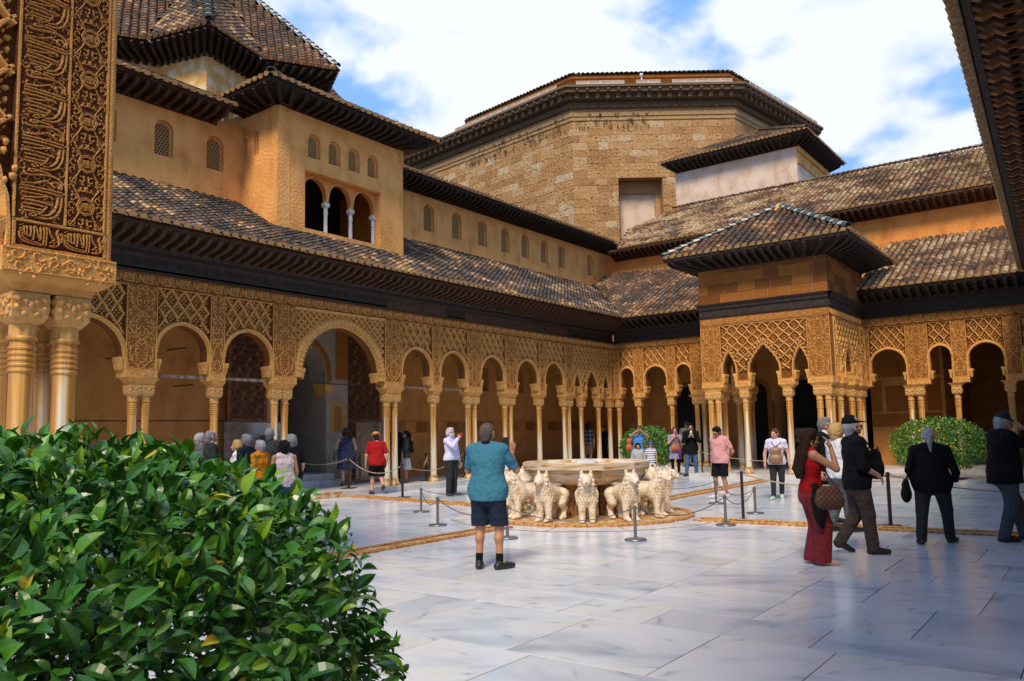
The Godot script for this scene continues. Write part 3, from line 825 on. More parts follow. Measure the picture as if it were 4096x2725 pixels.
func window(parent: Node, F: Transform3D, u0: float, u1: float, y0: float, y1: float) -> void:
	# arched stucco grille set back in its opening
	var w := u1 - u0; var h := y1 - y0
	var key := "win%d_%d" % [int(round(w * 50)), int(round(h * 50))]
	if not P.has(key):
		var fr := MB.new()
		var pts := PackedVector2Array([Vector2(0.03, 0)])
		var r := w * 0.5
		for i in 13: pts.append(Vector2(r - (r - 0.03) * cos(PI * i / 12.0), h - r + (r - 0.03) * sin(PI * i / 12.0)))
		pts.append(Vector2(w - 0.03, 0))
		fr.ribbon(Transform3D(), pts, 0.06, -0.12, -0.07)
		P[key] = fr.mesh()
		var la := MB.new()
		var c := 0.085
		for j in int(h / (c * 0.87)) + 1:
			for i in int(w / c) + 2:
				var p := Vector2((i + (0.5 if j % 2 else 0.0)) * c, j * c * 0.87)
				if p.x < 0.03 or p.x > w - 0.03 or (p.y > h - r and p.distance_to(Vector2(r, h - r)) > r - 0.04): continue
				var ring := PackedVector2Array()
				for k in 7: ring.append(p + Vector2(cos(k * PI / 3.0 + 0.52), sin(k * PI / 3.0 + 0.52)) * c * 0.5)
				la.ribbon(Transform3D(), ring, 0.022, -0.155, -0.12)
		P[key + "l"] = la.mesh()
		var dk := MB.new()
		dk.quad(Vector3(0, 0, -0.22), Vector3(w, 0, -0.22), Vector3(w, h, -0.22), Vector3(0, h, -0.22))
		P[key + "d"] = dk.mesh()
	var x := F * Transform3D(Basis(), Vector3(u0, y0, 0))
	var o := part(parent, "window", P[key], M.plaster, x)
	part(o, "grille", P[key + "l"], M.lattice)
	part(o, "dark_pane", P[key + "d"], M.lattice_dark)

func FL(x: float) -> Transform3D:   # facade that looks towards +x; u runs along -z
	return Transform3D(Basis(Vector3(0, 0, -1), Vector3.UP, Vector3(1, 0, 0)), Vector3(x, 0, 0))
func FE(z: float) -> Transform3D:   # facade that looks towards +z; u runs along +x
	return Transform3D(Basis(), Vector3(0, 0, z))

# ---------------------------------------------------------------- ground
func slab(x: Transform3D, sx: float, sz: float, uvo: Vector2, ang: float) -> ArrayMesh:
	var mb := MB.new()
	slab_in(mb, x, sx, sz, uvo, ang)
	return mb.mesh()

func slab_in(mb: MB, x: Transform3D, sx: float, sz: float, uvo: Vector2, ang: float) -> void:
	var g := 0.0045; var b := 0.0015
	var hx := sx * 0.5 - g; var hz := sz * 0.5 - g
	var q := []
	for k in [[hx, hz, -0.03], [hx, hz, -b], [hx - b, hz - b, 0.0]]:
		q.append([x * Vector3(-k[0], k[2], k[1]), x * Vector3(k[0], k[2], k[1]), x * Vector3(k[0], k[2], -k[1]), x * Vector3(-k[0], k[2], -k[1])])
	var t := []
	for s in [Vector2(-hx, hz), Vector2(hx, hz), Vector2(hx, -hz), Vector2(-hx, -hz)]:
		t.append((s.rotated(ang) * Vector2(0.11, 0.24)) + uvo)
	for l in 2:
		for i in 4:
			var j := (i + 1) % 4
			mb.quad(q[l][i], q[l][j], q[l + 1][j], q[l + 1][i], t[i], t[j], t[j], t[i])
	mb.quad(q[2][0], q[2][1], q[2][2], q[2][3], t[0], t[1], t[2], t[3])

func build_ground() -> void:
	var mb := MB.new()
	var e := 160.0
	mb.quad(Vector3(-e, -0.02, e), Vector3(e, -0.02, e), Vector3(e, -0.02, -e), Vector3(-e, -0.02, -e))
	struct("ground", mb.mesh(), M.joint)
	# marble paving: rows along the short axis, staggered joints
	mb = MB.new()
	mb.cbox(Vector3(-17.5, -0.019, -30.0), Vector3(2.4, -0.012, 4.0))
	var paving := struct("paving", mb.mesh(), M.joint)
	var all := []
	var z := 4.0
	var row := 0
	while z > -30.0:
		var d: float = [1.18, 0.62, 1.1, 1.25, 0.66, 1.14][row % 6]
		var x := -17.4 - R.randf() * 1.2
		while x < 2.2:
			var l: float = [0.64, 0.64, 0.9, 1.25, 1.3, 1.1][R.randi() % 6] * R.randf_range(0.95, 1.05)
			if d < 0.8: l = R.randf_range(0.6, 1.5)
			var c := Vector3(x + l * 0.5, R.randf_range(-0.0012, 0.0012), z - d * 0.5)
			var inside := Vector2(c.x + 8.3, c.z + 13.3).length() < 1.5
			if not inside and c.x > -17.4:
				if R.randf() < 0.16 and d > 1.0:
					all.append([c + Vector3(0, 0, d * 0.25), l, d * 0.5]); all.append([c - Vector3(0, 0, d * 0.25), l, d * 0.5])
				else: all.append([c, l, d])
			x += l
		z -= d
		row += 1
	all.sort_custom(func(p, q): return p[0].distance_to(EYE + Vector3(-3, 0, -4)) < q[0].distance_to(EYE + Vector3(-3, 0, -4)))
	var rest := [MB.new(), MB.new(), MB.new(), MB.new()]
	for k in all.size():
		var c: Vector3 = all[k][0]
		var tilt := Basis(Vector3(1, 0, 0), R.randf_range(-0.0012, 0.0012)) * Basis(Vector3(0, 0, 1), R.randf_range(-0.0012, 0.0012))
		var v := int([0, 0, 1, 2, 3, 0, 2, 1, 0, 2][R.randi() % 10])
		var uvo := Vector2(R.randf() * 4.0, R.randf() * 4.0)
		var ang: float = [0.25, 0.5, 0.9, -0.4, 1.35, 0.1][R.randi() % 6] + R.randf_range(-0.15, 0.15)
		if k < 300: part(paving, "slab", slab(Transform3D(tilt, Vector3.ZERO), all[k][1], all[k][2], uvo, ang), M["marble_%d" % v], Transform3D(Basis(), c))
		else: slab_in(rest[v], Transform3D(tilt, c), all[k][1], all[k][2], uvo, ang)
	for v in 4:
		var o := part(paving, "far_slabs", rest[v].mesh(), M["marble_%d" % v])
		o.set_meta("kind", "stuff")
	# raised gallery floors with their marble steps
	mb = MB.new()
	mb.cbox(Vector3(-22.5, -0.01, -40.0), Vector3(-16.62, 0.15, 6.0))
	mb.cbox(Vector3(-16.62, -0.01, -40.0), Vector3(6.0, 0.149, -29.15))
	mb.cbox(Vector3(-11.42, -0.01, -29.15), Vector3(-6.5, 0.148, -24.72))
	mb.cbox(Vector3(-11.3, -0.01, -2.85), Vector3(-6.4, 0.148, 6.0))
	var pl := struct("gallery_floor", mb.mesh(), M.step_marble)
	var F := FL(-16.62)
	var edge := []
	var u := 2.0
	while u < 29.0:
		var l := R.randf_range(0.9, 1.6)
		edge.append([F, u, minf(u + l, 29.15)]); u += l
	u = -16.5
	while u < 3.0:
		var l := R.randf_range(0.9, 1.6)
		if u < -12.4 or u > -6.5: edge.append([FE(-29.15), u, u + l])
		u += l
	for k in 4: edge.append([FE(-24.72), -11.42 + 1.23 * k, -11.42 + 1.23 * (k + 1)])
	for k in 4: edge.append([FL(-6.5), 24.72 + 1.1 * k, 24.72 + 1.1 * (k + 1)])
	for q in edge:
		var w: float = q[2] - q[1]
		mb = MB.new()
		mb.bbox(Transform3D(Basis(), Vector3.ZERO), Vector3(w - 0.006, 0.155, 0.06), 0.008)
		var fr: Transform3D = q[0]
		part(pl, "step_stone", mb.mesh(), M.step_marble if R.randf() < 0.7 else M.marble_stained, fr * Transform3D(Basis(), Vector3((q[1] + q[2]) * 0.5, 0.078, 0.012)))
	# water channels: low ochre-stained kerbs towards the four halls
	var runs := [[Vector3(-8.52, 0, -10.95), Vector3(-8.52, 0, -2.9), "east"], [Vector3(-6.1, 0, -13.45), Vector3(1.5, 0, -13.75), "north"], [Vector3(-10.3, 0, -13.75), Vector3(-16.55, 0, -14.6), "south"], [Vector3(-8.45, 0, -15.8), Vector3(-8.75, 0, -24.7), "west"]]
	for q in runs:
		var ch := Node3D.new()
		ch.name = named(self, "water_channel"); add_child(ch); ch.set_meta("kind", "structure")
		var a: Vector3 = q[0]; var b: Vector3 = q[1]
		var dir := (b - a).normalized(); var sd := dir.cross(Vector3.UP)
		var n := int(a.distance_to(b) / 1.3)
		for k in n:
			for s: float in [-1.0, 1.0]:
				mb = MB.new()
				var l := a.distance_to(b) / n
				mb.bbox(Transform3D(Basis(Vector3(1, 0, 0), -PI * 0.5), Vector3.ZERO), Vector3(0.06, l - 0.006, 0.05), 0.01)
				var bs := Basis(sd, Vector3.UP, -dir)
				part(ch, "kerb_stone", mb.mesh(), M.kerb_ochre, Transform3D(bs, a + dir * (l * (k + 0.5)) + sd * s * 0.17 + Vector3(0, 0.014 + R.randf_range(0, 0.004), 0)))
			mb = MB.new()
			var l2 := a.distance_to(b) / n
			mb.box(Transform3D(Basis(sd, Vector3.UP, -dir), a + dir * (l2 * (k + 0.5)) + Vector3(0, 0.007, 0)), Vector3(0.265, 0.008, l2))
			part(ch, "channel_bed", mb.mesh(), M.marble_stained)

# ---------------------------------------------------------------- long arcade on the left
func inscription(parent: Node, F: Transform3D, u0: float, u1: float, y0: float, y1: float, d: float) -> void:
	var mb := MB.new()
	mb.fbox(F, Vector3(u0, y0, d - 0.3), Vector3(u1, y1, d))
	mb.ribbon(F, PackedVector2Array([Vector2(u0, y0 + 0.012), Vector2(u1, y0 + 0.012)]), 0.022, d - 0.002, d + 0.016)
	mb.ribbon(F, PackedVector2Array([Vector2(u0, y1 - 0.012), Vector2(u1, y1 - 0.012)]), 0.022, d - 0.002, d + 0.016)
	var o := part(parent, "inscription_band", mb.mesh(), M.stucco_ground)
	var n := int((u1 - u0) / 0.425)
	for k in n:
		part(o, "lettering", P.phrase, M.stucco_rib, F * Transform3D(Basis.from_scale(Vector3(1, (y1 - y0 - 0.06) / 0.2, 1)), Vector3(u0 + k * (u1 - u0) / n, y0 + 0.03, d)))

func beam(parent: Node, F: Transform3D, u0: float, u1: float, y0: float, y1: float, d: float, m: Material, studs := true) -> void:
	var mb := MB.new()
	var h := y1 - y0
	mb.extrude(F * Transform3D(Basis(Vector3(0, 0, 1), Vector3(0, 1, 0), Vector3(-1, 0, 0)), Vector3.ZERO), PackedVector2Array([Vector2(d - 0.3, y0), Vector2(d, y0), Vector2(d + 0.03, y0 + 0.04), Vector2(d + 0.03, y0 + h * 0.08), Vector2(d, y0 + h * 0.1), Vector2(d, y0 + h * 0.55), Vector2(d + 0.025, y0 + h * 0.58), Vector2(d + 0.05, y0 + h * 0.66), Vector2(d + 0.05, y0 + h * 0.8), Vector2(d + 0.1, y0 + h * 0.9), Vector2(d + 0.12, y1), Vector2(d - 0.3, y1)]), -u1, -u0, true)
	var o := part(parent, "beam", mb.mesh(), m)
	if studs:
		if not P.has("stud"):
			mb = MB.new(); mb.blob(Transform3D(Basis(Vector3(0.034, 0, 0), Vector3(0, 0, 0.03), Vector3(0, -0.034, 0)), Vector3.ZERO), 7, 2); P.stud = mb.mesh()
		for k in int((u1 - u0) / 0.33):
			part(o, "stud", P.stud, m, F * Transform3D(Basis(), Vector3(u0 + 0.2 + k * 0.33, y0 + h * 0.34, d)))

func build_south_gallery() -> void:
	var g := thing("arcaded_gallery", "long left gallery of carved stucco arches on slim columns under a tiled roof", "building")
	var F := FL(-16.9)
	var YT := 5.02
	var piers := [[4.0, 4.6, [4.15, 4.45]], [6.3, 6.95, [6.48, 6.78]], [8.58, 9.28, [8.84, 9.13]], [10.59, 10.97, [10.82]], [12.34, 13.05, [12.52, 12.83]], [16.22, 16.94, [16.45, 16.76]], [18.24, 18.64, [18.45]], [19.93, 20.65, [20.14, 20.45]], [21.97, 22.66, [22.13, 22.44]], [24.01, 24.41, [24.2]], [25.73, 26.4, [25.9, 26.2]], [27.0, 27.3, [27.13]], [28.3, 28.62, [28.46]], [29.2, 29.58, [29.38]]]
	for p in piers:
		for c in p[2]: column(g, F, c, -0.18, 0.15)
		impost(g, F, p[0], p[1], p[2], 2.835, -0.18)
		if p[0] < 26.9: pier(g, F, p[0], p[1], 3.165, YT, 0.36)
	var rng := [[2.0, 4.0], [4.6, 6.3], [6.95, 8.58], [9.28, 10.59], [10.97, 12.34], [13.05, 16.22], [16.94, 18.24], [18.64, 19.93], [20.65, 21.97], [22.66, 24.01], [24.41, 25.73]]
	for i in rng.size():
		var a: float = rng[i][0]; var b: float = rng[i][1]
		if b - a > 3.0:
			var ar := {"uc": (a + b) * 0.5, "w": 1.36, "ya": 4.6, "h": 1.3, "style": 0}
			bay(g, F, a, b, 3.165, 4.95, [ar], 0, 0.2, 0.2, 0.36)
			var mb := MB.new()
			archivolt(mb, F, {"uc": (a + b) * 0.5, "w": 1.36, "ya": 4.6, "h": 1.3, "style": 0}, 3.165, 0.3, -0.09, 0.012)
			for k in 34:
				var th := PI * (k + 0.5) / 34.0
				for rr: float in [1.43, 1.53]:
					mb.blob(F * Transform3D(Basis(Vector3(0.045, 0, 0), Vector3(0, 0, 0.035), Vector3(0, -0.045, 0)), Vector3((a + b) * 0.5 - cos(th) * rr, 3.3 + arch_y(-cos(th), 0, 1.3) + (rr - 1.36) * sin(th), 0.008)), 6, 2)
			mb.fbox(F, Vector3(a, 4.95, -0.36), Vector3(b, YT, -0.01))
			part(g, "great_arch", mb.mesh(), M.stucco_rib)
		else:
			bay(g, F, a, b, 3.165, YT, [one(a, b, 4.21)], [0, 1, 0, 1, 0, 2, 1, 2, 0, 2, 2][i], 0.31, 0.44, 0.36)
	var tri3 := [{"uc": 26.7, "w": 0.27, "ya": 4.0, "h": 0.75, "style": 1}, {"uc": 27.8, "w": 0.47, "ya": 4.12, "h": 0.9, "style": 1}, {"uc": 28.9, "w": 0.27, "ya": 4.0, "h": 0.75, "style": 1}]
	bay(g, F, 26.4, 29.2, 3.165, YT, tri3, 1, 0.28, 0.34, 0.36)
	pier(g, F, 29.2, 29.58, 3.165, YT, 0.36)
	inscription(g, F, 2.0, 29.58, YT, 5.3, 0.004)
	beam(g, F, 2.0, 29.5, 5.3, 5.92, 0.0, M.wood_dark)
	var mb := MB.new()    # the newer, paler boards let into the beam
	mb.fbox(F, Vector3(16.3, 5.34, 0.0), Vector3(18.9, 5.66, 0.026)); mb.fbox(F, Vector3(19.8, 5.34, 0.0), Vector3(26.0, 5.62, 0.022))
	part(g, "repair_board", mb.mesh(), M.wood_brown)
	eave(g, F, 2.0, 29.5, 5.98, 6.16, 0.88, 0.27, M.wood_brown)
	var sl := Vector3(-1, 0.57, 0).normalized()
	var up := 4.75
	tiles(g, Vector3(-15.96, 6.23, -2.0), sl, 27.0, PackedVector2Array([Vector2(0, 0), Vector2(26.82, 0), Vector2(31.6, 5.05), Vector2(15.72, 5.05), Vector2(15.72, 1.98), Vector2(10.9, 1.98), Vector2(10.9, 5.05), Vector2(0, 5.05)]), PAL_DARK, 300)
	# tie beams and rods in the arches
	for q in [[9.3, 10.58, 0.035, "wood_grey"], [10.98, 12.33, 0.035, "wood_grey"], [16.95, 18.22, 0.03, "wood_grey"], [18.66, 19.92, 0.03, "wood_grey"], [13.0, 16.25, 0.012, "iron_brown"]]:
		mb = MB.new(); mb.fbox(F, Vector3(q[0], 3.04 - q[2], -0.18 - q[2]), Vector3(q[1], 3.04 + q[2], -0.18 + q[2]))
		part(g, "tie_beam", mb.mesh(), M[q[3]])
	# inner wall with a carved dado band, and the ceiling
	var B := FL(-19.9)
	mb = MB.new()
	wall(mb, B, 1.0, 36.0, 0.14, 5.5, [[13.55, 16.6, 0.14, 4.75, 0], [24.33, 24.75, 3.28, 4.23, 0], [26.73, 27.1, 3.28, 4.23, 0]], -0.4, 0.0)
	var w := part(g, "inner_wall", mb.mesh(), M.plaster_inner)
	u_frieze(w, B, 17.3, 33.0, 1.68, 2.08)
	mb = MB.new()
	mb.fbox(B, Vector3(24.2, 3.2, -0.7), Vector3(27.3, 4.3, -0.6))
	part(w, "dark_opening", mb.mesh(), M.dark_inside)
	mb = MB.new()
	mb.fbox(B, Vector3(1.0, 2.09, 0.0), Vector3(13.5, 2.11, 0.02))
	for q in [[9.6, 3.62], [11.2, 3.95], [11.4, 3.0], [19.0, 4.4], [20.6, 4.4]]:
		mb.fbox(B, Vector3(q[0], q[1], 0.0), Vector3(q[0] + 0.03, q[1] + 0.03, 0.9))
	part(w, "wall_bracket", mb.mesh(), M.iron_brown)
	mb = MB.new()
	mb.fbox(B, Vector3(1.0, 5.3, -0.4), Vector3(36.0, 5.4, 3.0))
	part(g, "ceiling", mb.mesh(), M.wood_brown)

func u_frieze(w: Node, B: Transform3D, a: float, b: float, y0: float, y1: float) -> void:
	var mb := MB.new()
	mb.ribbon(B, PackedVector2Array([Vector2(a, y0), Vector2(b, y0)]), 0.03, 0, 0.02)
	mb.ribbon(B, PackedVector2Array([Vector2(a, y1), Vector2(b, y1)]), 0.03, 0, 0.02)
	part(w, "moulding", mb.mesh(), M.plaster_inner)
	var n := int((b - a) / 0.55)
	for k in n:
		mb = MB.new()
		mb.fbox(B, Vector3(a + 0.55 * k + 0.01, y0 + 0.02, 0.0), Vector3(a + 0.55 * k + 0.54, y1 - 0.02, 0.012))
		part(w, "frieze_panel", mb.mesh(), M.stucco_deep if k % 3 == 1 else M.stucco_fine if k % 3 == 0 else M.plaster_inner)

func build_south_upper() -> void:
	# the wall above the lower roof, left of the projecting tower
	var g := thing("upper_wing", "ochre upper wall with arched grilles between carved pillar and projecting tower", "building")
	var F := FL(-19.2)
	var mb := MB.new()
	var wins := [[8.85, 9.37, 8.94, 9.88], [10.34, 10.86, 8.94, 9.89], [11.82, 12.34, 8.94, 9.89]]
	wall(mb, F, 3.0, 12.95, 7.0, 10.4, wins, -0.5, 0.0)
	mb.fbox(F, Vector3(3.0, 7.95, 0.0), Vector3(12.9, 8.06, 0.05))
	part(g, "wall", mb.mesh(), M.plaster)
	for w in wins: window(g, F, w[0], w[1], w[2], w[3])
	eave(g, F, 3.0, 12.1, 10.36, 10.46, 0.8, 0.27, M.wood_brown)
	var sl := Vector3(-1, 0.5, 0).normalized()
	tiles(g, Vector3(-18.36, 10.52, -3.0), sl, 9.2, PackedVector2Array([Vector2(0, 0), Vector2(9.1, 0), Vector2(9.1, 3.6), Vector2(0, 3.6)]), PAL_MIX, 80)
	# projecting tower
	var t := thing("mirador_tower", "projecting ochre tower with a triple arched loggia under four small grilles", "building")
	F = FL(-17.6)
	var up := [[13.96, 14.4, 9.46, 10.17], [14.7, 15.14, 9.46, 10.17], [15.44, 15.88, 9.46, 10.17], [16.2, 16.64, 9.46, 10.17]]
	mb = MB.new()
	wall(mb, F, 12.93, 17.69, 9.06, 10.78, up, -0.4, 0.0)
	wall(mb, F, 12.93, 17.69, 6.4, 9.06, [[13.86, 16.72, 7.4, 9.06, 0]], -0.4, 0.0)
	mb.fbox(F, Vector3(13.86, 9.04, -0.4), Vector3(16.72, 9.062, -0.02))
	var G := FE(-12.93)
	var lw := [[-19.18 + 0.0, -18.98, 9.38, 10.04], [-18.68, -18.44, 9.44, 10.14]]
	var lo := MB.new()
	wall(lo, G, -20.0, -18.001, 6.8, 10.78, lw, -0.4, 0.0)
	var ww := part(t, "wall", mb.mesh(), M.plaster)
	part(t, "wall", lo.mesh(), M.plaster)
	mb = MB.new()
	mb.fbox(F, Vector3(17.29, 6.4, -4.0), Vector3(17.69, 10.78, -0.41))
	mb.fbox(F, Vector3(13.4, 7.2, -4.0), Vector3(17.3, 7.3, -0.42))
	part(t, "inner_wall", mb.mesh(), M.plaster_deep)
	mb = MB.new()
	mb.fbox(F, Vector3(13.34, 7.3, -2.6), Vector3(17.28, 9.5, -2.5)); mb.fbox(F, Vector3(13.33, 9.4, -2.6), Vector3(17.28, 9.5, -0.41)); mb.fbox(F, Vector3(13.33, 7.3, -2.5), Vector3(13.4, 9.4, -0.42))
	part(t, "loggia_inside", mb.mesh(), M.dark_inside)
	for q in up: window(t, F, q[0], q[1], q[2], q[3])
	for q in lw: window(t, G, q[0], q[1], q[2], q[3])
	# loggia arches, set back in the recess
	mb = MB.new()
	var ar := [{"uc": 14.36, "w": 0.42, "ya": 8.98, "h": 0.5, "style": 0}, {"uc": 15.29, "w": 0.42, "ya": 8.98, "h": 0.5, "style": 0}, {"uc": 16.22, "w": 0.42, "ya": 8.98, "h": 0.5, "style": 0}]
	spandrel(mb, F, 13.86, 16.72, 8.36, 9.04, ar, -0.36, -0.2)
	var lg := part(t, "loggia_arches", mb.mesh(), M.plaster_deep)
	mb = MB.new()
	for a in ar: archivolt(mb, F, a, 8.36, 0.07, -0.2, -0.17)
	part(lg, "archivolt", mb.mesh(), M.stucco_rib)
	mb = MB.new()
	mb.lathe(Transform3D(), [[0.075, 0.0], [0.06, 0.05], [0.055, 0.6], [0.07, 0.62], [0.06, 0.66], [0.07, 0.7], [0.055, 0.74], [0.055, 0.8]], 14)
	mb.loft(Transform3D(), 0, 0, [[0.055, 0.055, 0.8], [0.085, 0.085, 0.85], [0.085, 0.085, 0.95]])
	var sm := mb.mesh()
	for u: float in [13.92, 14.82, 15.76, 16.67]: part(t, "loggia_column", sm, M.step_marble, F * Transform3D(Basis(), Vector3(u, 7.41, -0.28)))
	# stucco corner brackets with scalloped edges, and the slim corner shafts below them
	for q in [[13.15, 1.0, F], [17.5, -1.0, F], [-17.85, -1.0, G]]:
		mb = MB.new()
		var c := PackedVector2Array([Vector2(0, 0), Vector2(0, 0.62)])
		if q[1] < 0: c = PackedVector2Array([Vector2(0, 0), Vector2(0, 0.62)])
		c.append(Vector2(0.42, 0.62))
		for i in 13: c.append(Vector2(0.42 - 0.3 * sin(i / 12.0 * PI * 0.5) - 0.02 * absf(sin(i * 1.05)), 0.56 - 0.5 * (1.0 - cos(i / 12.0 * PI * 0.5))))
		var cc := PackedVector2Array()
		for p in c: cc.append(Vector2(q[0] + (p.x - 0.2) * q[1], 10.14 + p.y))
		var fr: Transform3D = q[2]
		mb.extrude(fr, cc, 0.0, 0.03, false)
		vines(mb, fr * Transform3D(Basis(), Vector3(q[0] - 0.18, 10.5, 0.03)), 0.34, 0.24, 5, 0.018, 0, 0.012)
		mb.fbox(fr, Vector3(q[0] + 0.17, 7.3, 0.0), Vector3(q[0] + 0.2, 10.14, 0.008))
		part(t, "corner_bracket", mb.mesh(), M.stucco_rib)
	eave(t, F, 12.93, 17.69, 10.8, 10.86, 0.82, 0.25, M.wood_dark, 0.8, 0.8)
	eave(t, G, -19.2, -17.6, 10.8, 10.86, 0.82, 0.25, M.wood_dark, 0.0, 0.8)
	var zl := -12.08; var zr := -18.52; var xo := -16.74; var ye := 10.93
	var apx := Vector3(-19.96, ye + 1.61, -15.3)
	var wl := zl - zr
	tiles(t, Vector3(xo, ye, zl), Vector3(-1, 0.5, 0), wl, PackedVector2Array([Vector2(0, 0), Vector2(wl, 0), Vector2(wl * 0.5, 3.6)]), PAL_MIX, 120)
	tiles(t, Vector3(-20.2, ye, zl), Vector3(0, 0.5, -1), 3.46, PackedVector2Array([Vector2(0, 0), Vector2(3.46, 0), Vector2(0.24, 3.6), Vector2(0, 3.6)]), PAL_MIX, 80)
	tiles(t, Vector3(xo, ye, zr), Vector3(0, 0.5, 1), 3.46, PackedVector2Array([Vector2(0, 0), Vector2(3.46, 0), Vector2(3.46, 3.6), Vector2(3.2, 3.6)]), PAL_MIX, 10)
	ridge(t, Vector3(xo, ye + 0.02, zl), apx, false)
	ridge(t, Vector3(xo, ye + 0.02, zr), apx, false)
	# lightning rod on the roof corner
	mb = MB.new()
	mb.tube(PackedVector3Array([Vector3(-20.2, 10.2, -20.05), Vector3(-20.2, 13.1, -20.05)]), 0.016, 6)
	mb.lathe(Transform3D(Basis(), Vector3(-20.2, 12.78, -20.05)), [[0.0, 0.0], [0.09, 0.02], [0.1, 0.08], [0.07, 0.12], [0.0, 0.13]], 10)
	single("lightning_rod", mb.mesh(), M.black, "thin lightning rod rising behind the right eave of the projecting tower", "lightning rod")
	# clerestory right of the tower
	var c := thing("clerestory_wing", "long ochre clerestory wall with eight arched grilles right of the tower", "building")
	F = FL(-20.2)
	mb = MB.new()
	var cw := [[19.9, 20.3, 9.3, 10.35]]
	for q in [[21.4, 21.98], [23.0, 23.57], [24.6, 25.18], [26.14, 26.7], [27.59, 28.14], [29.05, 29.62], [30.49, 31.03], [33.02, 33.56]]: cw.append([q[0], q[1], 9.25, 10.3])
	wall(mb, F, 17.0, 36.2, 7.4, 10.7, cw, -0.5, 0.0)
	part(c, "wall", mb.mesh(), M.plaster)
	for q in cw: window(c, F, q[0], q[1], q[2], q[3])
	eave(c, F, 17.7, 35.4, 10.72, 10.86, 0.82, 0.27, M.wood_dark)
	tiles(c, Vector3(-19.34, 10.95, -17.7), Vector3(-1, 0.47, 0), 18.2, PackedVector2Array([Vector2(0, 0), Vector2(16.6, 0), Vector2(18.2, 1.8), Vector2(18.2, 3.2), Vector2(0, 3.2)]), PAL_MIX, 90)
	build_star()

func build_star() -> void:
	# eight-pointed lantern with zigzag eaves behind the upper wing
	var g := thing("star_lantern", "star-shaped lantern tower with zigzag eaves and steep tile roof, top left", "tower")
	var rr := 4.75
	var tip := Vector3(-21.93, 0, -13.46)
	var ax := atan2(0.497, 0.868)     # direction of the near point, from +x towards +z
	var cen := tip - Vector3(cos(ax), 0, sin(ax)) * rr
	var pts := []; var ept := []
	for k in 16:
		var a := ax - TAU * k / 16.0
		var q := rr if k % 2 == 0 else rr * 0.7654
		var e := rr + 1.15 if k % 2 == 0 else (rr + 1.15) * 0.7654
		pts.append(cen + Vector3(cos(a), 0, sin(a)) * q)
		ept.append(cen + Vector3(cos(a), 0, sin(a)) * e)
	var y1 := 13.78; var ye := 14.0
	var apex := cen + Vector3.UP * (ye + 5.4)
	var mb := MB.new(); var so := MB.new()
	var deck: Node = null
	for k in 16:
		var j := (k + 1) % 16
		var a: Vector3 = pts[k]; var b: Vector3 = pts[j]
		var vis := k in [13, 14, 15, 0, 1, 2, 3]
		var n := Vector3(b.z - a.z, 0, a.x - b.x).normalized()
		if n.dot(a - cen) < 0: n = -n
		var u := Vector3.UP.cross(n)
		var l := (b - a).dot(u)
		var F := Transform3D(Basis(u, Vector3.UP, n), a)
		var win := [l * 0.5 - 0.22, l * 0.5 + 0.22, 11.6, 12.75]
		if l < 0: win = [l * 0.5 - 0.22, l * 0.5 + 0.22, 11.6, 12.75]
		var u0 := minf(0, l); var u1 := maxf(0, l)
		if vis and k in [14, 15, 0]:
			wall(mb, F, u0, u1, 10.2, y1, [win], -0.3, 0.0)
			window(g, F, win[0], win[1], win[2], win[3])
		else: mb.fbox(F, Vector3(u0, 10.2, -0.3), Vector3(u1, y1, 0.0))
		var ea: Vector3 = ept[k]; var eb: Vector3 = ept[j]
		ea.y = ye; eb.y = ye
		so.quad(Vector3(a.x, y1 - 0.05, a.z), Vector3(b.x, y1 - 0.05, b.z), eb, ea)
		if vis:
			# rafters fanning under the eave
			var rm := part(g, "eave", MB.new().mesh() if false else P.stud if P.has("stud") else P.plug, M.wood_dark, Transform3D(Basis.from_scale(Vector3.ONE * 0.01), a + Vector3.UP * y1))
			for i in 8:
				var t := (i + 0.5) / 8.0
				var p0 := a.lerp(b, t); p0.y = y1 - 0.06
				var p1 := ea.lerp(eb, t); p1.y = ye - 0.02
				var z := p1 - p0
				var xx := Vector3.UP.cross(z).normalized()
				part(g, "rafter", P.rafter, M.wood_dark, Transform3D(Basis(xx, z.cross(xx).normalized(), z), p0))
			# tile slope for this face: up-slope runs level with the face normal
			var top := apex
			var el := ea; var er := eb
			if (er - el).dot(-u) > 0:
				el = eb; er = ea
			# slope plane through both eave points and the apex
			var N := (er - el).cross(top - el).normalized()
			if N.y < 0: N = -N
			var A := (er - el).normalized()
			var S1 := N.cross(A).normalized()
			if S1.y < 0: S1 = -S1
			var rt := -(Vector3.UP.cross(S1).normalized())
			if (er - el).dot(rt) < 0:
				var sw := el; el = er; er = sw
			var d := top - el
			var poly := PackedVector2Array([Vector2(0, 0), Vector2((er - el).dot(rt), 0), Vector2(d.dot(rt), d.dot(S1))])
			tiles(g, el + Vector3.UP * 0.06, S1, (er - el).length(), poly, PAL_DARK if k in [15, 0] else PAL_MIX, 45, true)
		if k % 2 == 0 and k in [14, 0, 2]: ridge(g, ea + Vector3.UP * 0.1, apex + Vector3.UP * 0.1, true, 0.08)
	part(g, "wall", mb.mesh(), M.plaster_worn)
	part(g, "soffit", so.mesh(), M.wood_dark)

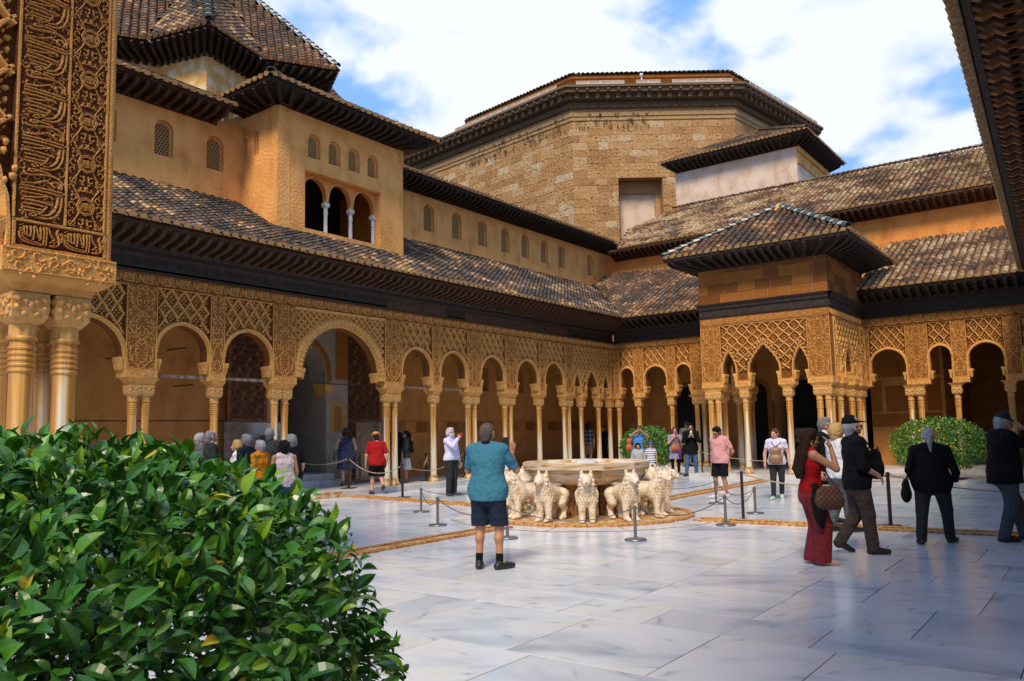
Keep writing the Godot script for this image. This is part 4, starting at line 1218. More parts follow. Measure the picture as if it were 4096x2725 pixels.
# ---------------------------------------------------------------- far side
func build_west_gallery() -> void:
	var g := thing("west_gallery", "arcaded gallery across the far end of the court, either side of the pavilion", "building")
	var F := FE(-29.6)
	var YT := 5.03
	var piers := [[-16.9, -16.66, [-16.84]], [-16.01, -15.52, [-15.88]], [-14.51, -14.09, [-14.38]], [-13.44, -12.6, [-13.3, -13.0]], [-11.9, -11.1, [-11.6, -11.3]], [-7.2, -6.72, [-7.09]], [-5.58, -4.88, [-5.53, -5.23]], [-4.2, -3.74, [-4.13]], [-2.71, -2.22, [-2.63]], [-1.2, -0.7, [-1.0]]]
	for p in piers:
		for c in p[2]: column(g, F, c, -0.18, 0.15)
		impost(g, F, p[0], p[1], p[2], 2.835, -0.18)
		pier(g, F, p[0], p[1], 3.165, YT, 0.36)
	var rng := [[-16.66, -16.01], [-15.52, -14.51], [-14.09, -13.44], [-12.6, -11.9], [-6.72, -5.58], [-4.88, -4.2], [-3.74, -2.71], [-2.22, -1.2]]
	for i in rng.size():
		var a := one(rng[i][0], rng[i][1], 4.22)
		bay(g, F, rng[i][0], rng[i][1], 3.165, YT, [a], [1, 0, 1, 0, 0, 1, 0, 1][i], 0.29, 0.4, 0.36)
	inscription(g, F, -16.9, -10.9, YT, 5.3, 0.004)
	inscription(g, F, -7.0, 1.5, YT, 5.36, 0.004)
	beam(g, F, -16.9, -10.9, 5.3, 5.92, 0.0, M.wood_dark, false)
	beam(g, F, -7.0, 1.5, 5.36, 5.94, 0.0, M.wood_dark, false)
	eave(g, F, -16.6, -11.0, 5.98, 6.16, 0.86, 0.27, M.wood_dark)
	eave(g, F, -7.0, 1.5, 5.98, 6.16, 0.86, 0.27, M.wood_dark)
	var mb := MB.new()
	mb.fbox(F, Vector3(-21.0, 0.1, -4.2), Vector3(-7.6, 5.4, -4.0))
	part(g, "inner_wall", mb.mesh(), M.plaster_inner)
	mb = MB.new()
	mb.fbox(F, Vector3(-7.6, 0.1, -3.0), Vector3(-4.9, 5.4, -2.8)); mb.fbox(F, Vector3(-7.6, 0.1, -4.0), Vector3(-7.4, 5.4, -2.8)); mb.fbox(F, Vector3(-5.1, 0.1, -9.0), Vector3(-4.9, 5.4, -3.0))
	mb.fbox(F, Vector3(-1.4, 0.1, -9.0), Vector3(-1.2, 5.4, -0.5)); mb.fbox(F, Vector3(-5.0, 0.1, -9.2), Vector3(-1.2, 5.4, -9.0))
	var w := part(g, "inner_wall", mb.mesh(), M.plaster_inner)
	var B := F * Transform3D(Basis(), Vector3(0, 0, -2.8))
	for q in [[-7.4, -5.0, 1.55, 2.05], [-7.4, -7.0, 2.1, 3.3], [-6.9, -5.6, 2.1, 3.1], [-5.5, -5.0, 2.1, 3.3], [-7.4, -5.0, 3.4, 4.4]]:
		mb = MB.new(); mb.fbox(B, Vector3(q[0] + 0.02, q[2] + 0.02, 0.0), Vector3(q[1] - 0.02, q[3] - 0.02, 0.02))
		part(w, "frieze_panel", mb.mesh(), M.stucco_fine)
	mb = MB.new()
	mb.fbox(F, Vector3(-21.0, 5.3, -9.0), Vector3(3.0, 5.4, -0.3))
	part(g, "ceiling", mb.mesh(), M.wood_brown)
	# inner arches glimpsed through the arcade
	mb = MB.new()
	for q in [[-15.3, 0.7], [-10.2, 0.9], [-12.3, 0.5]]:
		archivolt(mb, F * Transform3D(Basis(), Vector3(0, 0, -4.0)), {"uc": q[0], "w": q[1], "ya": 3.6, "h": q[1], "style": 0}, 0.3, 0.16, -0.0, 0.05)
		mb.fbox(F, Vector3(q[0] - q[1] - 0.25, 0.15, -4.0), Vector3(q[0] - q[1] - 0.08, 2.7, -3.9)); mb.fbox(F, Vector3(q[0] + q[1] + 0.08, 0.15, -4.0), Vector3(q[0] + q[1] + 0.25, 2.7, -3.9))
	part(g, "inner_arch", mb.mesh(), M.stucco_deep)
	mb = MB.new()
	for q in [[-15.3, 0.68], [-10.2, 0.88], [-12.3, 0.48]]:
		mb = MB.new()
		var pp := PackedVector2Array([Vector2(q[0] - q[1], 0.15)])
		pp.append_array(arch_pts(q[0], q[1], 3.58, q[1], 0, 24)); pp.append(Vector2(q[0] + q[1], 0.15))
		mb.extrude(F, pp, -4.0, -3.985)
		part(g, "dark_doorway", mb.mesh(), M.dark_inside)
	# lower roofs left and right of the pavilion
	var s1 := Vector3(0, 0.52, -1); var s2 := Vector3(0, 0.45, -1)
	tiles(g, Vector3(-16.0, 6.23, -28.7), s1, 5.2, PackedVector2Array([Vector2(0, 0), Vector2(5.2, 0), Vector2(5.2, 7.0), Vector2(-5.0, 7.0), Vector2(-4.2, 6.2)]), PAL_MIX, 200)
	tiles(g, Vector3(-21.5, 6.23, -28.7), s1, 5.5, PackedVector2Array([Vector2(5.5, 0.02), Vector2(5.5, 7.0), Vector2(0.4, 7.0), Vector2(0.6, 6.4)]), PAL_MIX, 20, false)
	tiles(g, Vector3(-6.9, 6.23, -28.7), s2, 8.4, PackedVector2Array([Vector2(0, 0), Vector2(8.4, 0), Vector2(8.4, 6.7), Vector2(0, 6.7)]), PAL_WARM, 300)
	# upper hall behind
	var h := thing("west_hall", "ochre upper hall with a long tiled roof rising behind the far pavilion", "building")
	F = FE(-34.7)
	mb = MB.new()
	mb.fbox(F, Vector3(-20.2, 7.5, -0.5), Vector3(4.0, 10.25, 0.0))
	mb.fbox(F, Vector3(-7.2, 8.0, 0.0), Vector3(4.0, 9.05, 0.03))
	part(h, "wall", mb.mesh(), M.plaster_deep)
	eave(h, F, -19.6, 3.5, 10.22, 10.4, 0.78, 0.27, M.wood_brown)
	tiles(h, Vector3(-19.0, 10.5, -33.9), Vector3(0, 0.5, -1), 22.0, PackedVector2Array([Vector2(0, 0), Vector2(22, 0), Vector2(22, 8.0), Vector2(0.2, 8.0), Vector2(-1.4, 4.3)]), PAL_WARM, 300)
	ridge(h, Vector3(-19.4, 14.1, -41.0), Vector3(3.0, 14.1, -41.0), false)
	# white house behind the ridge
	var wh := thing("white_house", "white house with a dark eave and tile roof beside the stone chapel", "building")
	F = FE(-42.0)
	mb = MB.new()
	mb.fbox(F, Vector3(-19.52, 12.0, -6.0), Vector3(-12.55, 16.65, 0.0))
	part(wh, "wall", mb.mesh(), M.plaster_white)
	var E := Transform3D(Basis(Vector3(0, 0, -1), Vector3.UP, Vector3(1, 0, 0)), Vector3(-12.55, 0, 0))
	mb = MB.new()
	mb.fbox(E, Vector3(42.05, 15.6, 0.0), Vector3(47.9, 16.2, 0.05)); mb.fbox(E, Vector3(42.02, 16.2, 0.0), Vector3(47.9, 16.5, 0.12)); mb.fbox(E, Vector3(46.2, 12.5, 0.0), Vector3(47.9, 15.6, 0.06))
	part(wh, "moulding", mb.mesh(), M.plaster)
	eave(wh, F, -19.52, -12.55, 16.62, 16.85, 0.85, 0.3, M.wood_dark, 0.5, 0.8)
	eave(wh, E, 42.0, 48.0, 16.62, 16.85, 0.8, 0.3, M.wood_dark, 0.8, 0.0)
	tiles(wh, Vector3(-20.1, 16.95, -41.1), Vector3(0, 0.5, -1), 8.4, PackedVector2Array([Vector2(0, 0), Vector2(8.4, 0), Vector2(4.6, 4.2), Vector2(3.8, 4.2)]), PAL_MIX, 60)
	tiles(wh, Vector3(-11.7, 16.95, -41.1), Vector3(-1, 0.5, 0), 7.4, PackedVector2Array([Vector2(0, 0), Vector2(7.4, 0), Vector2(4.0, 4.2), Vector2(3.6, 4.2)]), PAL_MIX, 10)
	ridge(wh, Vector3(-11.7, 17.0, -41.1), Vector3(-15.6, 18.9, -44.8), false)

func pavilion_front(g: Node, F: Transform3D, c0: float, c1: float, side := false) -> void:
	# one face of a pavilion, from corner c0 to corner c1 (4.2 m), three cusped arches
	var s := (c1 - c0) / 4.2
	var pr := [[c0, c0 + 0.72, [c0 + 0.2, c0 + 0.46]], [c0 + 1.16, c0 + 1.64, [c0 + 1.4]], [c1 - 1.64, c1 - 1.16, [c1 - 1.4]], [c1 - 0.72, c1, [c1 - 0.46, c1 - 0.2]]]
	var near_c0 := side and c0 > 0.0     # which end meets the front face
	for i in 4:
		var p: Array = pr[i]
		var meets := side and ((i == 0 and near_c0) or (i == 3 and not near_c0))
		for c: float in p[2]:
			if not (meets and minf(absf(c - c0), absf(c - c1)) < 0.3): column(g, F, c, -0.18, 0.15)
		if not meets: impost(g, F, p[0], p[1], p[2], 2.835, -0.18)
		else:
			var uu: float = c0 + 0.55 if i == 0 else c1 - 0.55
			impost(g, F, uu - 0.18, uu + 0.18, [uu - 0.07, uu + 0.07], 2.836, -0.18)
	pier(g, F, c0 + (0.362 if side and near_c0 else 0.0), c0 + 0.7, 3.165, 5.03, 0.36)
	pier(g, F, c1 - 0.7, c1 - (0.362 if side and not near_c0 else 0.0), 3.165, 5.03, 0.36)
	var ar := [{"uc": c0 + 0.94, "w": 0.22, "ya": 4.16, "h": 0.7, "style": 1}, {"uc": (c0 + c1) * 0.5, "w": (c1 - c0) * 0.5 - 1.62, "ya": 4.32, "h": 0.9, "style": 1}, {"uc": c1 - 0.94, "w": 0.22, "ya": 4.16, "h": 0.7, "style": 1}]
	bay(g, F, c0 + 0.7, c1 - 0.7, 3.165, 5.03, ar, 1, 0.34, 0.36, 0.36)
	var mb := MB.new()
	mb.fbox(F, Vector3(c0 + (0.362 if side and near_c0 else 0.0), 5.031, -0.36), Vector3(c1 - (0.362 if side and not near_c0 else 0.0), 5.29, 0.003))
	var o := part(g, "inscription_band", mb.mesh(), M.stucco)
	for k in int((c1 - c0) / 0.42):
		part(o, "lettering", P.phrase, M.stucco_rib, F * Transform3D(Basis(), Vector3(c0 + 0.06 + k * 0.42, 5.07, 0.003)))
	beam(g, F, c0 - (0.0 if side else 0.02), c1 + (0.0 if side else 0.02), 5.29 + (0.001 if side else 0.0), 5.77 - (0.001 if side else 0.0), 0.01 if side else 0.012, M.wood_dark, false)

func build_west_pavilion() -> void:
	var g := thing("pavilion", "square stucco pavilion on columns, its tile roof edged in white and green", "pavilion")
	var x0 := -11.03; var x1 := -6.82; var z0 := -25.2; var z1 := -29.6
	var F := FE(z0)
	pavilion_front(g, F, x0, x1)
	pavilion_front(g, FL(x1 + 0.004), 25.2, 29.4, true)
	var W := Transform3D(Basis(Vector3(0, 0, 1), Vector3.UP, Vector3(-1, 0, 0)), Vector3(x0 - 0.004, 0, 0))
	pavilion_front(g, W, -29.4, -25.2, true)
	# rendered upper storey, ruled into blocks by worn pale joints
	var k := 0
	var mb := MB.new()
	mb.cbox(Vector3(x0 + 0.02, 5.77, z1), Vector3(x1 - 0.02, 7.1, z0 - 0.02))
	var core := part(g, "upper_wall", mb.mesh(), M.plaster_white)
	for fr in [[F, x0, x1], [FL(x1), 25.2, 29.6], [W, -29.6, -25.2]]:
		var ff: Transform3D = fr[0]
		for r in 4:
			var u: float = fr[1] + (0.0 if r % 2 else 0.0)
			var first := true
			while u < fr[2] - 0.05:
				var l := R.randf_range(0.45, 0.75)
				if first and r % 2: l = 0.3
				first = false
				var v := minf(u + l, fr[2])
				if fr[2] - v < 0.2: v = fr[2]
				var y := 5.77 + r * 0.33
				mb = MB.new()
				mb.bbox(Transform3D(), Vector3(v - u - 0.014, 0.318, 0.05), 0.004)
				part(core, "block", mb.mesh(), M.stucco_fine if R.randf() < 0.5 else M.stucco_ground, ff * Transform3D(Basis(), Vector3((u + v) * 0.5, y + 0.162, -0.022 + R.randf_range(-0.002, 0.002))))
				u = v
	var E1 := 7.34
	eave(g, F, x0, x1, 7.08, 7.26, 0.88, 0.26, M.wood_dark, 0.85, 0.9)
	eave(g, FL(x1), 25.2, 29.6, 7.08, 7.26, 0.9, 0.26, M.wood_dark, 0.88, 0.0)
	eave(g, W, -29.6, -25.2, 7.08, 7.26, 0.85, 0.26, M.wood_dark, 0.0, 0.88)
	var xa := -11.88; var xb := -5.9; var zf := -24.3; var zb := -30.5
	var ap := Vector3(-8.85, 9.2, -27.35)
	var w := xb - xa; var dz := zf - zb
	tiles(g, Vector3(xa, E1, zf), Vector3(0, 0.61, -1), w, PackedVector2Array([Vector2(0, 0), Vector2(w, 0), Vector2(w * 0.5, 3.58)]), PAL_MIX, 200)
	tiles(g, Vector3(xb, E1, zf), Vector3(-1, 0.62, 0), dz, PackedVector2Array([Vector2(0, 0), Vector2(dz, 0), Vector2(dz * 0.5, 3.5)]), PAL_WARM, 60)
	tiles(g, Vector3(xa, E1, zb), Vector3(1, 0.62, 0), dz, PackedVector2Array([Vector2(0, 0), Vector2(dz, 0), Vector2(dz * 0.5, 3.5)]), PAL_MIX, 20)
	tiles(g, Vector3(xb, E1, zb), Vector3(0, 0.61, 1), w, PackedVector2Array([Vector2(0, 0), Vector2(w, 0), Vector2(w * 0.5, 3.58)]), PAL_MIX, 1, false)
	ridge(g, Vector3(xa, E1 + 0.02, zf), ap, true, 0.08)
	ridge(g, Vector3(xb, E1 + 0.02, zf), ap, true, 0.08)
	mb = MB.new()
	mb.lathe(Transform3D(Basis(), ap), [[0.3, -0.12], [0.26, 0.0], [0.12, 0.16], [0.0, 0.2]], 8)
	part(g, "apex", mb.mesh(), M.mortar)
	mb = MB.new()
	mb.cbox(Vector3(x0 + 0.4, 5.2, z1), Vector3(x1 - 0.4, 5.35, z0 - 0.4))
	part(g, "ceiling", mb.mesh(), M.wood_brown)

func build_east_pavilion() -> void:
	# the near pavilion: its carved corner pier fills the left edge
	var g := thing("near_pavilion", "tall pier of carved lettering and medallions on twin columns at the left edge", "pavilion")
	var F := FL(-6.88)
	var W := Transform3D(Basis(Vector3(-1, 0, 0), Vector3.UP, Vector3(0, 0, -1)), Vector3(0, 0, -3.34))
	for u: float in [2.74, 3.07]: column(g, F, u, -0.2, 0.15)
	for u: float in [1.55, -0.4]: column(g, F, u, -0.2, 0.15)
	for q in [[-0.1, 0], [-0.1, 1]]: column(g, F, 2.74 + 0.33 * q[1], -0.55, 0.15)
	for u: float in [7.3, 8.6, 10.2, 10.9]: column(g, W, u, -0.2, 0.15)
	impost(g, F, 2.5, 3.36, [2.76, 3.08], 2.835, -0.2, 0.22)
	impost(g, F, 1.3, 1.8, [1.55], 2.835, -0.2)
	impost(g, W, 7.05, 7.55, [7.3], 2.835, -0.2)
	impost(g, W, 8.35, 8.85, [8.6], 2.835, -0.2)
	impost(g, W, 10.1, 11.0, [10.2, 10.9], 2.835, -0.2)
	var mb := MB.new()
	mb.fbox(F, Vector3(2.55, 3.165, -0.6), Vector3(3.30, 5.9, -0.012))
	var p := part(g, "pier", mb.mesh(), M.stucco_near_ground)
	# corner roll and the framing fillets
	mb = MB.new()
	mb.tube(PackedVector3Array([F * Vector3(3.315, 3.165, -0.03), F * Vector3(3.315, 5.9, -0.03)]), 0.035, 12)
	for u: float in [2.565, 2.955, 3.275]: mb.ribbon(F, PackedVector2Array([Vector2(u, 3.41), Vector2(u, 5.9)]), 0.026, -0.014, 0.006)
	mb.ribbon(F, PackedVector2Array([Vector2(2.55, 3.395), Vector2(3.3, 3.395)]), 0.03, -0.014, 0.006)
	mb.ribbon(F, PackedVector2Array([Vector2(2.55, 3.18), Vector2(3.3, 3.18)]), 0.03, -0.014, 0.006)
	for u: float in [2.57, 3.285]: mb.ribbon(F, PackedVector2Array([Vector2(u, 3.18), Vector2(u, 3.395)]), 0.04, -0.014, 0.006)
	part(p, "moulding", mb.mesh(), M.stucco_near)
	# upright strip of lettering
	for k in 6:
		var x := F * Transform3D(Basis(Vector3(0, 1, 0), Vector3(-1, 0, 0), Vector3(0, 0, 1)), Vector3(2.935, 3.43 + k * 0.41, -0.012))
		x = x * Transform3D(Basis.from_scale(Vector3(0.84, 1.03, 1.0)), Vector3.ZERO)
		part(p, "lettering", P.phrase_big, M.stucco_near, x)
	mb = MB.new()
	vines(mb, F * Transform3D(Basis(), Vector3(2.585, 3.42, -0.012)), 0.36, 2.4, 91, 0.012, 0, 0.008)
	part(p, "scrollwork", mb.mesh(), M.stucco_near)
	# medallion strip
	mb = MB.new()
	var H := 0.375
	vines(mb, Transform3D(), 0.3, H, 77, 0.0105, 0, 0.014, 0.08)
	for rr: float in [0.072, 0.06]:
		var c := PackedVector2Array()
		for i in 33: c.append(Vector2(0.15 + cos(TAU * i / 32.0) * rr * (1.0 + 0.05 * cos(TAU * i / 4.0)), H * 0.5 + sin(TAU * i / 32.0) * rr * (1.0 + 0.05 * cos(TAU * i / 4.0))))
		mb.ribbon(Transform3D(), c, 0.011, 0, 0.02)
	phrase(mb, Transform3D(Basis(), Vector3(0.105, H * 0.5 - 0.035, 0)), 0.09, 0.07, 0.007, 0, 0.016)
	for s: float in [-1.0, 1.0]:
		var c := PackedVector2Array()
		for i in 13: c.append(Vector2(0.15 + s * (0.13 - 0.09 * sin(PI * i / 12.0)), H * i / 12.0))
		mb.ribbon(Transform3D(), c, 0.01, 0, 0.014)
	P.medallion = mb.mesh()
	for k in 7: part(p, "medallion_panel", P.medallion, M.stucco_near, F * Transform3D(Basis(), Vector3(2.965, 3.42 + k * H, -0.012)))
	# framed text at the foot
	for k in 2:
		part(p, "lettering", P.phrase_big, M.stucco_near, F * Transform3D(Basis.from_scale(Vector3(0.7, 0.5, 1.0)), Vector3(2.6 + 0.34 * k, 3.205, -0.012)))
	# arch on its left
	var a := {"uc": 2.14, "w": 0.36, "ya": 4.35, "h": 1.1, "style": 1}
	bay(g, F, 1.75, 2.55, 3.165, 5.9, [a], 0, 0.34, 0.42, 0.36)
	mb = MB.new()
	mb.fbox(F, Vector3(-1.0, 3.165, -0.36), Vector3(1.75, 5.9, -0.01))
	mb.fbox(W, Vector3(6.9, 4.4, -0.36), Vector3(11.1, 5.9, 0.0))
	part(g, "wall", mb.mesh(), M.stucco)
	mb = MB.new()
	mb.cbox(Vector3(-11.1, 5.9, -3.32), Vector3(-6.9, 7.1, 1.0))
	part(g, "upper_wall", mb.mesh(), M.stucco_fine)
	mb = MB.new()
	mb.cbox(Vector3(-10.7, 5.2, -2.9), Vector3(-7.3, 5.3, 1.0))
	part(g, "ceiling", mb.mesh(), M.wood_brown)
	eave(g, F, -1.0, 3.34, 7.08, 7.26, 0.5, 0.26, M.wood_dark, 0.0, 0.5)
	mb = MB.new()   # hipped roof, out of the picture
	var c0 := [Vector3(-11.7, 7.3, -3.9), Vector3(-6.3, 7.3, -3.9), Vector3(-6.3, 7.3, 1.6), Vector3(-11.7, 7.3, 1.6)]
	for i in 4: mb.tri(c0[(i + 1) % 4], c0[i], Vector3(-9.0, 9.2, -1.1))
	part(g, "roof", mb.mesh(), M.tile_pan)
	mb = MB.new()
	mb.tube(PackedVector3Array([Vector3(-6.62, 0.15, -2.36), Vector3(-6.62, 2.72, -2.36)]), 0.014, 8)
	single("support_pole", mb.mesh(), M.rail, "slim grey metal pole left of the twin near columns", "pole")

func build_north_eave() -> void:
	# the roof over the photographer's side: only its underside and tile ends show
	var g := thing("north_eave", "dark wooden eave with carved rafters at the upper right corner", "eave")
	var a := Vector3(-1.14, 6.25, -9.2); var b := Vector3(-2.08, 6.25, -28.7)
	var dir := (b - a).normalized()
	a -= dir * 9.0
	var L := a.distance_to(b)
	var inn := dir.cross(Vector3.UP).normalized()     # away from the court
	var F := Transform3D(Basis(dir, Vector3.UP, dir.cross(Vector3.UP).normalized()), a)   # u along the edge, n towards the wall
	if F.basis.z.x < 0: inn = -inn
	var mb := MB.new()
	var W := 1.7
	var p := func(u: float, y: float, d: float) -> Vector3: return a + dir * u + Vector3.UP * y + inn * d
	mb.quad(p.call(0, 0.02, 0.12), p.call(L, 0.02, 0.12), p.call(L, 0.06, W), p.call(0, 0.06, W))
	mb.quad(p.call(0, 0.1, 0.1), p.call(0, 0.9, W), p.call(L, 0.9, W), p.call(L, 0.1, 0.1))
	mb.quad(p.call(0, 0.0, 0.1), p.call(L, 0.0, 0.1), p.call(L, 0.1, 0.1), p.call(0, 0.1, 0.1))
	part(g, "soffit", mb.mesh(), M.wood_brown)
	mb = MB.new()
	for q in [[0.14, 0.22, -0.07], [W * 0.52, W * 0.52 + 0.06, -0.06]]:
		mb.quad(p.call(0, q[2], q[0]), p.call(L, q[2], q[0]), p.call(L, q[2], q[1]), p.call(0, q[2], q[1]))
		mb.quad(p.call(0, 0.04, q[0]), p.call(L, 0.04, q[0]), p.call(L, q[2], q[0]), p.call(0, q[2], q[0]))
		mb.quad(p.call(0, q[2], q[1]), p.call(L, q[2], q[1]), p.call(L, 0.04, q[1]), p.call(0, 0.04, q[1]))
	part(g, "fascia", mb.mesh(), M.wood_dark)
	# rafters with carved undersides
	mb = MB.new()
	var bs := Transform3D()
	mb.extrude(Transform3D(Basis(Vector3(0, 0, 1), Vector3(0, 1, 0), Vector3(-1, 0, 0)), Vector3.ZERO), PackedVector2Array([Vector2(0.22, 0.05), Vector2(0.22, -0.06), Vector2(0.3, -0.1), Vector2(0.4, -0.06), Vector2(0.48, -0.12), Vector2(1.7, -0.12), Vector2(1.7, 0.05)]), -0.055, 0.055, true)
	for k in 6:
		mb.blob(Transform3D(Basis(Vector3(0.03, 0, 0), Vector3(0, -0.03, 0), Vector3(0, 0, 0.075)), Vector3(0, -0.118, 0.56 + 0.18 * k)), 6, 2)
	var rf := mb.mesh()
	var n := int(L / 0.25)
	for k in n:
		part(g, "rafter", rf, M.wood_warm if k % 2 else M.wood_brown, Transform3D(Basis(inn.cross(Vector3.UP).normalized() * -1.0, Vector3.UP, inn), p.call((k + 0.5) * L / n, 0.0, 0.0)))
	mb = MB.new()   # beam and wall head it rests on
	mb.quad(p.call(0, -0.7, W), p.call(0, 0.4, W), p.call(L, 0.4, W), p.call(L, -0.7, W))
	part(g, "beam", mb.mesh(), M.wood_dark)
	var S1 := (inn + Vector3.UP * 0.5).normalized()
	# tile ends
	var nt := int(L / 0.24)
	for k in nt:
		var o: Vector3 = p.call((k + 0.5) * L / nt, 0.12, 0.0)
		var N := S1.cross(dir).normalized()
		if N.y < 0: N = -N
		var X := N.cross(S1).normalized()
		var t := Transform3D(Basis(X, N, S1), o)
		var e := part(g, "roof_tile", P.cover, M["tile_%d" % int(PAL_WARM[R.randi() % PAL_WARM.size()])], t)
		part(e, "mortar_plug", P.plug, M.mortar)
		part(g, "pan_tile", P.pan, M.tile_4, Transform3D(Basis(X, N, S1), o + dir * (L / nt * 0.5) - S1 * 0.06 - N * 0.03))
	mb = MB.new()
	mb.cbox(Vector3(0.75, -0.01, -31.0), Vector3(5.0, 0.15, -3.5))
	# the gallery the eave belongs to, beside and behind the photographer
	mb = MB.new()
	mb.cbox(Vector3(3.6, 0.0, -29.0), Vector3(3.9, 7.0, 6.0))
	mb.cbox(Vector3(0.4, 6.7, -29.0), Vector3(3.9, 6.9, 6.0))
	part(g, "gallery_wall", mb.mesh(), M.plaster)

# ---------------------------------------------------------------- chapel
func build_chapel() -> void:
	var g := thing("stone_chapel", "great octagonal stone chapel with a weathered cornice, rising behind the far roofs", "church")
	var p1 := Vector3(-25.93, 0, -40.99); var e := Vector3(0.797, 0, -0.604).normalized()
	var nr := Vector3(-e.z, 0, e.x)
	if nr.z < 0: nr = -nr
	var s := 10.24
	var c := cos(PI / 4.0)
	var cen := p1 + e * (s * 0.5) - nr * (s * 1.2071)
	var faces := []
	for k: int in [0, 1, 2, 3, 4, 5, 6, 7]:
		var ang := -PI / 4.0 * k
		var b := Basis(Vector3.UP, ang)
		# k = 0 the face towards the court, then round
		var n2 := b * nr
		var u2 := Vector3.UP.cross(n2)
		faces.append(Transform3D(Basis(u2, Vector3.UP, n2), cen + n2 * (s * 1.2071)))
	var H0 := 9.0; var H1 := 21.0
	var cnt := 0
	var core := MB.new()
	for k in 8:
		var F: Transform3D = faces[k]
		var hole := k == 0 or k == 7 or k == 1
		if k == 0: wall(core, F, -s * 0.5, s * 0.5, H0, H1, [[-2.3, 0.45, 13.0, 17.33, 0]], -1.5, -0.02)
		else: core.fbox(F, Vector3(-s * 0.5 - ext(F, faces), H0, -1.5), Vector3(s * 0.5, H1, -0.02))
	var body := part(g, "wall", core.mesh(), M.ashlar_0)
	# ashlar courses on the two faces that show, third in part
	var stones := []
	for k in 8:
		var F: Transform3D = faces[k]
		var mid := F.origin
		if F.basis.z.dot(Vector3(EYE.x - mid.x, 0, EYE.z - mid.z).normalized()) < 0.1: continue
		var y := H0 + 1.0
		var r := 0
		while y < H1 - 0.02:
			var h := 0.44 if r % 4 else 0.5
			h = minf(h, H1 - y)
			var u := -s * 0.5 - ext(F, faces)
			while u < s * 0.5 - 0.01:
				var l := R.randf_range(0.55, 1.05)
				if u < -s * 0.5 + 0.01 and r % 2: l = 0.45
				var v := minf(u + l, s * 0.5)
				if s * 0.5 - v < 0.25: v = s * 0.5
				var uc := (u + v) * 0.5; var yc := y + h * 0.5
				var skip := k == 0 and uc > -2.3 and uc < 0.45 and yc < 17.33 and yc > 13.0
				var a := u; var b := v
				if k == 0 and yc < 17.33 and yc > 13.0:
					if u < -2.3 and v > -2.3: b = -2.3
					if u < 0.45 and v > 0.45: a = maxf(u, 0.45)
				if not skip and b - a > 0.05:
					stones.append([F * Vector3((a + b) * 0.5, yc, -0.03), F, a, b, y, h])
				u = v
			y += h
			r += 1
	stones.sort_custom(func(p, q): return p[0].distance_to(Vector3(-10, 17, -20)) < q[0].distance_to(Vector3(-10, 17, -20)))
	var unit := MB.new()
	unit.bbox(Transform3D(), Vector3(1, 1, 1), 0.03)
	var um := unit.mesh()
	var rest := []
	for k in 6: rest.append([])
	for k in stones.size():
		var q: Array = stones[k]
		var w: float = q[3] - q[2] - 0.012
		var F: Transform3D = q[1]
		var x := F * Transform3D(Basis.from_scale(Vector3(w, q[5] - 0.012, 0.1)), Vector3((q[2] + q[3]) * 0.5, q[4] + q[5] * 0.5, -0.045 + R.randf_range(-0.012, 0.016)))
		var v := int([0, 1, 0, 2, 3, 4, 0, 1, 5, 1][R.randi() % 10])
		if k < 300: part(body, "stone", um, M["ashlar_%d" % v], x)
		else: rest[v].append(x)
	for v in 6: stuff(body, "stones", um, M["ashlar_%d" % v], rest[v])
	# plain courses, dentils, modillion cornice, glazed gap, drum wall and roof
	var tr := MB.new(); var co := MB.new(); var up := MB.new(); var gl := MB.new()
	for k in 8:
		var F: Transform3D = faces[k]
		var h := s * 0.5
		var o := func(d: float) -> float: return h + d * tan(PI / 8.0)
		for q in [[21.0, 21.25, 0.06, 0], [21.25, 21.5, 0.12, 0], [21.5, 21.72, 0.05, 0], [21.72, 21.95, 0.2, 1], [21.95, 22.2, 0.12, 1], [22.2, 22.5, 0.5, 1], [22.5, 22.75, 0.95, 1], [22.75, 22.9, 1.1, 1]]:
			var w: float = o.call(q[2])
			var t: MB = tr if q[3] == 0 else co
			var x: float = ext(F, faces)
			t.quad(F * Vector3(-w - x, q[0], q[2]), F * Vector3(w, q[0], q[2]), F * Vector3(w, q[1], q[2]), F * Vector3(-w - x, q[1], q[2]))
			t.quad(F * Vector3(-w - x, q[0], q[2]), F * Vector3(-h - x, q[0], -0.4), F * Vector3(h, q[0], -0.4), F * Vector3(w, q[0], q[2]))
			t.quad(F * Vector3(-w - x, q[1], q[2]), F * Vector3(w, q[1], q[2]), F * Vector3(h, q[1], -0.4), F * Vector3(-h - x, q[1], -0.4))
		if F.basis.z.dot(Vector3(EYE.x - F.origin.x, 0, EYE.z - F.origin.z).normalized()) > -0.2:
			for i in range(-11 if ext(F, faces) > 0 else 0, 16):
				var u := -h + (i + 0.5) * s / 16.0
				var m := MB.new()
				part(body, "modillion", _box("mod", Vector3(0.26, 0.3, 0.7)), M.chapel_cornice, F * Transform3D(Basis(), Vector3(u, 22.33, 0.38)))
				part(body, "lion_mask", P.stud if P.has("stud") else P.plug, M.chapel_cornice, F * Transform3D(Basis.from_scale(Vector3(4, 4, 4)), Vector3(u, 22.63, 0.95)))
			for i in range(-40 if ext(F, faces) > 0 else 0, 60):
				var u := -h + (i + 0.5) * s / 60.0
				co.fbox(F, Vector3(u - 0.045, 21.74, 0.1), Vector3(u + 0.045, 21.9, 0.3))
		# upper drum
		var w2: float = o.call(-0.75)
		up.quad(F * Vector3(-w2, 22.88, -0.75), F * Vector3(w2, 22.88, -0.75), F * Vector3(w2, 23.9, -0.75), F * Vector3(-w2, 23.9, -0.75))
		var w3: float = o.call(-0.6)
		up.quad(F * Vector3(-w3, 23.62, -0.6), F * Vector3(w3, 23.62, -0.6), F * Vector3(w3, 23.92, -0.45), F * Vector3(-w3, 23.92, -0.45))
		var w4: float = o.call(-0.3)
